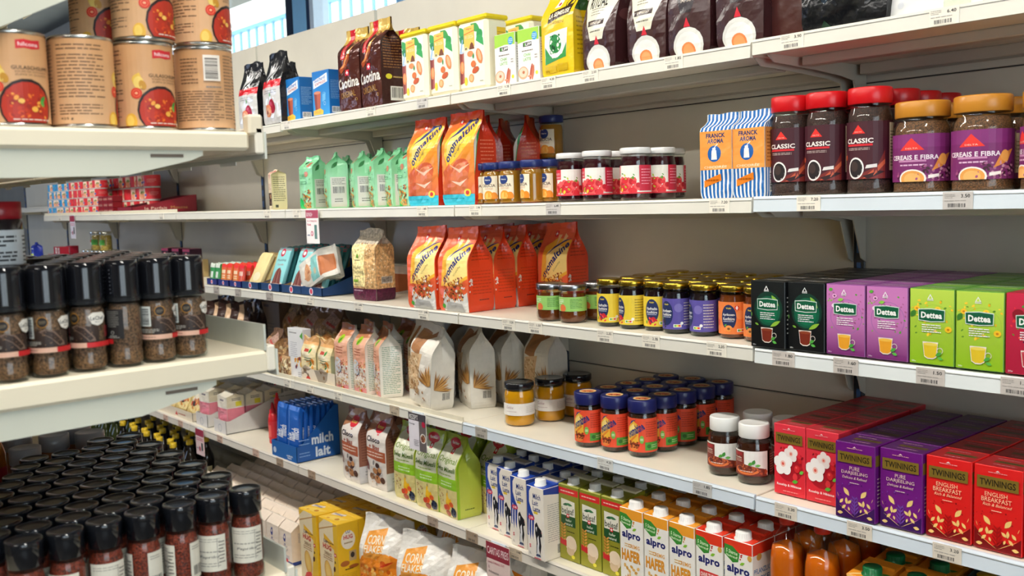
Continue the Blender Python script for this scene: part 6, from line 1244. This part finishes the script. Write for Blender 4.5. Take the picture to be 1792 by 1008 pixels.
# milk cartons
CB = '24449c'
mk = [R(0, 0, 1, 1, CB), P([(.30, 1), (1, 1), (1, 0), (0, 0), (0, .30), (.08, .30), (.10, .42), (.18, .24), (.24, .40), (.34, .25), (.40, .44), (.44, .58), (.28, .66), (.14, .78), (.16, .93)], 'f0e8dc'), P([(.05, .32), (.10, .30), (.16, .60), (.12, .62)], 'f0e8dc'), P([(.22, .30), (.28, .28), (.30, .58), (.26, .60)], 'f0e8dc'),
      T('Milch', .62, .875, .46, .075, '243a7c', .02, 0), T('Lait', .52, .785, .34, .07, '243a7c', .02), T('Latte', .60, .70, .44, .07, '243a7c', .02), R(.42, .63, .66, .665, 'e8c83c'), E(.26, .56, .20, .10, 'd8304c'), T('3.5%', .26, .56, .24, .03, 'ffffff', .02),
      P([(.48, .48), (.58, .52), (.70, .46), (.86, .42), (.90, .34), (.78, .32), (.84, .20), (.76, .08), (.70, .14), (.66, .26), (.60, .08), (.52, .08), (.56, .24), (.48, .36)], '1c1c22'), P([(.60, .30), (.68, .34), (.72, .22), (.66, .12), (.62, .16)], 'e8e8ec'), P([(.52, .44), (.60, .46), (.58, .38)], 'f0f0f0'), P([(.58, .20), (.66, .22), (.70, .02), (.54, .02)], 'd8d8dc'), P([(.5, .04), (.8, .04), (.76, .075), (.54, .075)], '3a4a6c'), E(.88, .39, .03, .02, 'e88888'), T('S', .16, .16, .10, .05, 'e03c50', .03), T('1L', .16, .06, .10, .03, '6a6a70', 0), LN(.4, .0, .8, .02, 1, 'e06070', 4, .8)]
mks = [R(0, 0, 1, 1, 'eee4d6'), P([(0, 1), (1, 1), (1, .86), (0, .93)], CB), LN(.15, .24, .92, .78, 18, 'b8b0a8', 3, .35), BAR(.5, .03, .92, .2, 'eee4d6')]
reg('mk', gable_carton('milk_carton', .067, .088, .205, 'f0e8dc', mk, mks, [R(0, 0, 1, 1, '1f46ac')], seamc='c8c0b4', topc='1f46ac'))
MKC = [(-2.119, 1.776, 3), (-2.050, 1.762, 3), (-1.960, 1.734, 4), (-1.861, 1.706, 4)]
for i, (x, y, n_) in enumerate(MKC):
    for q in range(n_): r5('mk', x, y+.0905*q, 'blue and cream milk carton with cow, column %d from the left, %s' % (i+1, 'front' if q == 0 else '%s behind the front' % ORD[q-1]), 'milk carton', 'milk cartons', rz=-.02 if q == 0 else 0)
# beleaf cartons
bl = [G(0, 0, 1, 1, '9c982c', '86862a'), R(0, .88, 1, .965, 'd82c2c'), LN(.1, .91, .8, .935, 1, 'f0c0b0', 3, .6), P([(.12, .82), (.82, .80), (.82, .58), (.12, .60)], 'e8e4d4'), LF(.2, .735, .34, .10, .2, '2c5c3c'), LF(.36, .76, .34, .10, -.1, '3c7c4c'), T('beleaf', .46, .665, .62, .085, '2c3c2c', .01), R(.10, .46, .84, .60, '24542c'), CROSS(.46, .60, .14, 2.8), T('hafer', .5, .54, .3, .035, 'e0e8d8', .01), T('naturel', .5, .49, .38, .035, 'e0e8d8', .01), LN(.4, .38, .8, .40, 1, '4c4c1c', 5, .6),
      E(.60, .22, .29, .30, 'e8d0b0'), E(.56, .13, .2, .17, 'd8bc98'), E(.60, .25, .27, .24, 'eed8bc'), P([(.04, .20), (.36, .18), (.36, .26), (.04, .28)], 'd02c30'), E(.70, .06, .09, .07, 'e8dc3c')]
for k in range(6): bl += [LF(.22, .26+.04*k, .16, .07, .6, 'e0a048'), LF(.22, .26+.04*k, .16, .07, pi-.6, 'd08c38')]
bls = [R(0, 0, 1, 1, '86862a'), LN(.2, .1, .8, .88, 22, '5c6014', 3, .35), BAR(.55, .03, .95, .3, 'd0d0a8', '2c2c20', 1)]
reg('bl', gable_carton('oat_drink_carton', .074, .085, .212, '969c28', bl, bls, [R(0, 0, 1, 1, '8c8c2c'), R(0, 0, 1, .05, 'b0b058')], capc='e4e2dc', seamc='d8d4b8'))
for i, x in enumerate((-1.789, -1.711, -1.633)):
    for q in range(4): r5('bl', x, FY+.034+.0435+.0875*q-.0, 'olive green oat drink carton, column %d from the left, %s' % (i+1, 'front' if q == 0 else '%s behind the front' % ORD[q-1]), 'carton', 'olive oat drink cartons')
# alpro cartons
def alp(key, top, topd, lines, side):
    a = [R(0, 0, 1, 1, 'f0ece4'), R(0, .87, 1, 1, top), SC(3, .5, .78, .8, .86, .03, .05, [topd], 3), P([(.0, .94), (.3, .93), (.56, .86), (.5, .76), (.3, .74), (.0, .82)], '3c8c34'), T('5 Sterne', .27, .86, .42, .045, 'dcf0c8', .02, -.1), T('Naehrstoff', .27, .81, .42, .03, 'dcf0c8', .02, -.1), T('alpro', .5, .66, .82, .125, '22286c', .04), LF(.56, .735, .20, .09, .5, '8cc43c')]+lines
    s = [R(0, 0, 1, 1, 'ece6da'), R(0, .87, 1, 1, top)]+side
    reg(key, gable_carton('plant_drink_carton', .074, .080, .205, 'f0ece4', a, s, [R(0, 0, 1, 1, top), SC(8, .1, .1, .9, .9, .04, .07, [topd], 5)], capc='f0eeea', capr=.017, seamc=top, topc=top))
oats_ = [LN(.2, .50, .5, .56, 2, 'e0b060', 3, .4), T('CREMIG', .62, .53, .5, .05, 'e0a040', .01), T('HAFER', .48, .40, .84, .15, 'e0962c', .05)]
for k in range(7): oats_ += [LF(.26+.07*k, .02+.03*(k % 3), .30, .07, 1.4-.12*k+.3, ['e0a040', 'c88428', 'f0c070'][k % 3]), E(.2+.1*k, .26-.03*(k % 3), .05, .07, ['e8b868', 'd8a048'][k % 2], .4*k)]
oats_ += [LF(.4, .0, .4, .02, 1.3, '5c8c3c'), LF(.6, .0, .5, .02, 1.0, '4c7c34'), T('10', .88, .08, .16, .07, 'd89838', .02)]
alp('alo', 'f0a030', 'd88420', oats_, [LN(.1, .5, .9, .86, 4, 'b88438', 4, .5), LN(.2, .1, .8, .46, 12, '8c94b0', 5, .35)])
soya = [P([(.14, .44), (.86, .43), (.86, .53), (.14, .54)], 'd83834'), T('OHNE ZUCKER', .5, .485, .66, .055, 'f4e0d8', .03), T('SOYA', .5, .33, .72, .14, '2c98cc', .05), LN(.2, .18, .8, .24, 1, '2c98cc', 4, .5), E(.3, .08, .14, .12, 'e8c888'), E(.6, .06, .12, .12, 'd8b06c'), E(.92, .84, .08, .09, 'd8a84c')]
alp('als', 'e43c24', 'b82818', soya, [E(.3, .84, .12, .10, 'c89440'), T('PFLANZLICH', .5, .68, .9, .06, '4878a8', .02), T('LECKER', .5, .58, .9, .07, '4878a8', .02), LN(.1, .1, .9, .5, 12, '7890b0', 5, .35)])
for i, (x, k) in enumerate(((-1.556, 'alo'), (-1.478, 'alo'), (-1.400, 'alo'), (-1.322, 'als'), (-1.243, 'als'))):
    for q in range(4): r5(k, x, FY+.020+.040+.083*q, '%s plant drink carton, column %d from the left, %s' % (['orange-topped', 'red-topped'][k == 'als'], i+1, 'front' if q == 0 else '%s behind the front' % ORD[q-1]), 'carton', 'white plant drink cartons')
# juice bottles
t = empty('juice_bottle'); r_ = .0365
JP = [(.80, .0), (.95, .004), (1, .012), (1, .10), (.97, .108), (.97, .116), (1, .124), (1.0, .135), (1.01, .155), (.98, .178), (.88, .200), (.66, .222), (.44, .236), (.37, .244), (.37, .256)]
MB().lathe([(q*r_, z) for q, z in JP], 'ffffff', 'glass', 36).build('glass', t)
MB().lathe([(max(.001, q*r_-.0018), z+.0015) for q, z in JP if z < .215]+[(.0005, .2145)], 'd8660c', 'gloss', 36).build('juice', t)
band(MB(), [R(0, 0, 1, 1, 'e85030'), T('ORANGE', .47, .75, .2, .2, 'f8e0d0', .03), EH(.5, .3, .08, .25, 'f0a030')], r_*1.0, .016, .098, n=36, lift=.0004).build('label', t)
MB().lathe([(.0155, .249, 'd83420'), (.0165, .250, 'd83420'), (.0165, .264, 'd83420'), (.015, .266, 'd83420'), (.0005, .266, 'd83420')], 'd83420', 'plastic', 24).build('cap', t); reg('ju', t)
JX2 = [(-1.146, FY+.060), (-1.062, FY+.060)]
for i, (x, y) in enumerate(JX2):
    for q in range(3): r5('ju', x, y+.084*q, 'orange juice bottle with red cap, %s file, %s' % (['left', 'right'][i], 'front' if q == 0 else '%s behind the front' % ORD[q-1]), 'bottle', 'juice bottles', rz=.3)
oj = [G(0, 0, 1, 1, 'e87818', 'f0a030'), P([(0, 1), (.1, .9), (.2, 1)], 'f8c870'), P([(.2, .9), (1, .96), (1, .8), (.3, .7)], 'e84828'), T('Orange', .5, .6, .8, .12, 'f8f0e0', .03), E(.5, .3, .35, .3, 'f0a030'), E(.5, .3, .28, .24, 'f8c050')]
reg('oj', gable_carton('orange_juice_carton', .076, .090, .205, 'ee9428', oj, [R(0, 0, 1, 1, 'e88c20')], [R(0, 0, 1, 1, 'e89428'), P([(0, 0), (.12, .1), (.5, .3), (.6, .28), (.16, .06), (.1, 0)], 'f8d890'), LF(.66, .3, .34, .14, .4, '3c7c2c'), SC(6, .1, .1, .9, .9, .05, .1, ['f0a840', 'd87818'], 4)], capc='0c6c3c', capr=.018, capx=.04, capy=-.20, seamc='d88820', topc='e89428'))
yj = [G(0, 0, 1, 1, 'c8a418', 'e0c030'), T('Ananas', .5, .6, .8, .12, 'f8f0e0', .03)]
reg('yj', gable_carton('pineapple_juice_carton', .076, .090, .200, '3c5c6c', yj, [R(0, 0, 1, 1, '2c4c5c')], [R(0, 0, 1, 1, '34505c'), E(.5, .4, .3, .2, 'd8b428')], capc='d8b020', capr=.018, capx=.04, capy=-.20, seamc='3c5c6c', topc='34505c'))
for i, (x, k) in enumerate(((-.948, 'oj'), (-.866, 'oj'), (-.780, 'yj'), (-.700, 'yj'))):
    for q in range(4): r5(k, x, FY+.020+.046+.0915*q+[0, .018, .03, .03][i], '%s, column %d from the left, %s' % (['orange juice carton with green cap', 'dark carton with yellow cap'][k == 'yj'], i+1 if k == 'oj' else i-1, 'front' if q == 0 else '%s behind the front' % ORD[q-1]), 'carton', 'juice cartons with green caps' if k == 'oj' else 'cartons with yellow caps')
# ------------------------------------------------------------------ lowest row
def r6(key, x, y, label, cat, group=None, **kw): return put_r(key, 6, x, y, label, cat, group, **kw)
sg = [R(0, 0, 1, 1, 'eeddcb'), R(0, 0, 1, .10, '1c3c8c'), E(.56, .09, .13, .12, 'd82c38'), E(.46, .66, .10, .17, '24388c'), E(.46, .68, .05, .06, 'eeddcb'), E(.44, .54, .04, .05, 'eeddcb'), P([(.42, .52), (.5, .52), (.52, .47), (.42, .48)], '24388c'), LN(.3, .44, .66, .46, 1, '8088a8', 3, .6), P([(.5, .34), (.7, .42), (.72, .38), (.54, .30)], 'c8b8b0'), LN(.3, .14, .8, .24, 3, '6c78a8', 4, .4)]
sgs = [R(0, 0, 1, 1, 'ead8c6'), R(0, 0, 1, .10, '1c3c8c'), LN(.4, .55, .9, .8, 7, '8c94a8', 3, .35), BAR(.5, .2, .8, .42, 'ead8c6', '3c3c40', 1)]
reg('sg6', bag('white_sugar_pack', .094, .063, .150, 'f0e4d6', 'paper', sg, sgs, top=.88, seam=.02, gus=.0, nz=.002, bul=.002, seed=201, wave=.006, nf=8, nt=14))
for c_ in range(10):
    for q in range(6):
        r6('sg6', -3.248-.103*c_, 1.676+.0695*q, 'white sugar pack with blue foot, column %d from the right, row %d from the front' % (c_+1, q+1), 'sugar pack', 'white sugar packs', rz=rn.uniform(-.03, .03), s=(1, 1, rn.uniform(.985, 1.015)))
hg = [R(0, 0, 1, 1, 'f0dcb4'), P([(.62, 0), (.80, .5), (.78, 1), (1, 1), (1, 0)], 'f0c030'), P([(0, .9), (.3, 1), (0, 1)], 'f0c030'), P([(.26, .80), (.96, .68), (.96, .60), (.26, .72)], 'f0b828'), LN(.34, .68, .8, .72, 1, '8c6414', 3, .5), P([(0, .84), (1, 1.0), (1, .985), (0, .82)], 'c89858'), T('LU', .34, .70, .18, .05, '5c4c6c', .03), T('HUG', .42, .625, .46, .075, 'c83c2c', .045), CROSS(.86, .56, .10, 1.9), T('ZWIEBACK', .46, .53, .42, .05, 'a88864', .02), LN(.2, .44, .7, .50, 2, 'b89470', 5, .5),
      E(.44, .26, .20, .34, 'd8983c', .25), E(.44, .27, .17, .30, 'f0c05c', .25), E(.42, .27, .10, .22, 'f4cc74', .25), P([(.2, .02), (.5, .06), (.6, .0), (.64, .12), (.54, .14), (.3, .1)], 'd83434'), E(.8, .36, .05, .08, '5c2c1c', -.3), E(.85, .46, .03, .04, '3c2418')]
hgs = [R(0, 0, 1, 1, 'f0bc20'), E(.5, .76, .34, .40, 'f0e4d0'), T('HUG', .5, .80, .44, .06, 'c83c3c', .04), T('LU', .5, .87, .2, .04, '4c5c9c', .03), LN(.3, .7, .7, .74, 1, 'a88c60', 4, .5), R(.52, .46, .86, .60, 'c8a878'), E(.68, .54, .10, .12, '3c3434'), E(.3, .44, .22, .12, 'b8682c'), E(.72, .38, .24, .08, 'a85c28'), LN(.14, .1, .86, .30, 9, 'c89418', 4, .3), LN(.3, .34, .7, .37, 1, '3c2c10', 6, .5)]
hgt = [R(0, 0, 1, 1, 'f2c43c'), P([(.0, .10), (.3, .5), (.9, .7), (.7, .2)], 'f6d468'), P([(.04, .7), (.5, .95), (.55, .8), (.1, .5)], 'e8dcd8'), LN(.1, .6, .5, .85, 1, '8c8cb0', 3, .4), E(.62, .35, .08, .07, 'c8862c'), E(.3, .2, .06, .04, 'd8983c')]
reg('hg', carton_mesh(.130, .083, .255, 'f0c030', hg, hgs, (), hgt).build('rusk_box'))
for c_ in range(2):
    for q in range(5): r6('hg', -3.030+.138*c_, 1.662+.085*q+.002*c_, 'yellow rusk box, %s file, %s' % (['left', 'right'][c_], 'front' if q == 0 else '%s behind the front' % ORD[q-1]), 'box', 'yellow rusk boxes', rz=-.03)
for q in range(2): r6('hg', -2.753, 1.872+.087*q, 'yellow rusk box in the shaded third file, %s' % ORD[q], 'box', 'yellow rusk boxes')
cfk = [G(0, 0, 1, .55, 'e87c18', 'ee8a24'), R(0, .52, 1, 1, 'e9e4dc'), P([(0, .5), (.1, .58), (.3, .60), (.5, .55), (.7, .64), (.9, .6), (1, .5), (1, .3), (0, .3)], 'ee8a24'), P([(.12, .82), (.5, .88), (.56, .58), (.12, .56)], 'f0a040'), T('CORN', .34, .76, .36, .085, 'f8ead0', .02, .1), T('FLAKES', .34, .67, .42, .075, 'f8ead0', .02, .1), SC(130, .02, .0, .98, .48, .03, .06, ['f0a038', 'f4b858', 'd86c18', 'f8c878', 'c85c18', 'e88828'], 5, .8), E(.58, .56, .16, .13, 'f08c2c', .4), E(.60, .58, .12, .10, 'f4a040', .3), E(.57, .54, .06, .05, 'd85c20'), LF(.5, .50, .3, .04, .4, 'c83c18')]
cfs = [R(0, 0, 1, 1, 'e4ded6'), G(0, 0, 1, .4, 'e07818', 'e88c30'), SC(40, 0, 0, 1, .4, .06, .1, ['f0a038', 'f4b858', 'd86c18'], 7)]
reg('cf', bag('corn_flakes_bag', .195, .085, .300, 'e6e0d8', 'film', cfk, cfs, top=.62, seam=.03, gus=.2, nz=.008, bul=.022, foot=.85, wave=.012, seed=211, flare=.0))
for i, (x, y, rz, rx) in enumerate(((-2.655, 1.722, .34, 0), (-2.425, 1.715, .34, 0), (-2.20, 1.74, .3, 0), (-2.50, 1.92, .2, 0), (-2.27, 1.93, .2, 0))):
    r6('cf', x, y, 'white and orange corn flakes bag, %s' % ['left of the two in front', 'right of the two in front', 'third, under the crimson price sign', 'behind the front two', 'hindmost'][i], 'corn flakes bag', 'corn flakes bags', rz=rz)
# bottles under the fifth row at the far left
def bottle(key, name, r, H, c, capc, neck=.38, lab=None, m='gloss'):
    t = empty(name)
    MB().lathe([(r*.8, 0), (r*.97, .003), (r, .008), (r, H*.62), (r*.93, H*.68), (r*.6, H*.77), (r*neck, H*.84), (r*neck, H*.93)], c, m, 26).build('bottle', t)
    band(MB(), lab or [R(0, 0, 1, 1, 'd8d0a8'), LN(.4, .2, .6, .8, 4, '5c5c3c', 3, .4)], r, H*.15, H*.5, span=pi*1.2, n=26, lift=.0004).build('label', t)
    flat_cap(MB(), r*neck+.003, H*.915, H*.085, capc).build('cap', t); reg(key, t)
bottle('vin', 'vinegar_bottle', .033, .270, '1a1410', 'e0bc2c')
bottle('grb', 'olive_oil_bottle', .031, .275, '2c3416', '14301c')
bottle('oil', 'cooking_oil_bottle', .041, .285, 'b87c14', 'c88c1c', .36)
for c_ in range(9):
    for q in range(3): r6('vin', -4.345-.082*c_, 1.660+.078*q+(.02 if c_ % 2 else 0), 'dark bottle with yellow cap under the fifth shelf, column %d from the right, row %d' % (c_+1, q+1), 'bottle', 'yellow-capped bottles')
for c_ in range(5):
    for q in range(2): r6('grb', -5.10-.085*c_, 1.66+.085*q+(.015 if c_ % 2 else 0), 'dark green bottle with black cap left of the yellow-capped ones, column %d, row %d' % (c_+1, q+1), 'bottle', 'green oil bottles')
for c_ in range(8):
    for q in range(3): r6('oil', -5.56-.092*c_, 1.67+.09*q, 'golden cooking oil bottle at the far left, column %d from the right, row %d' % (c_+1, q+1), 'bottle', 'golden oil bottles')
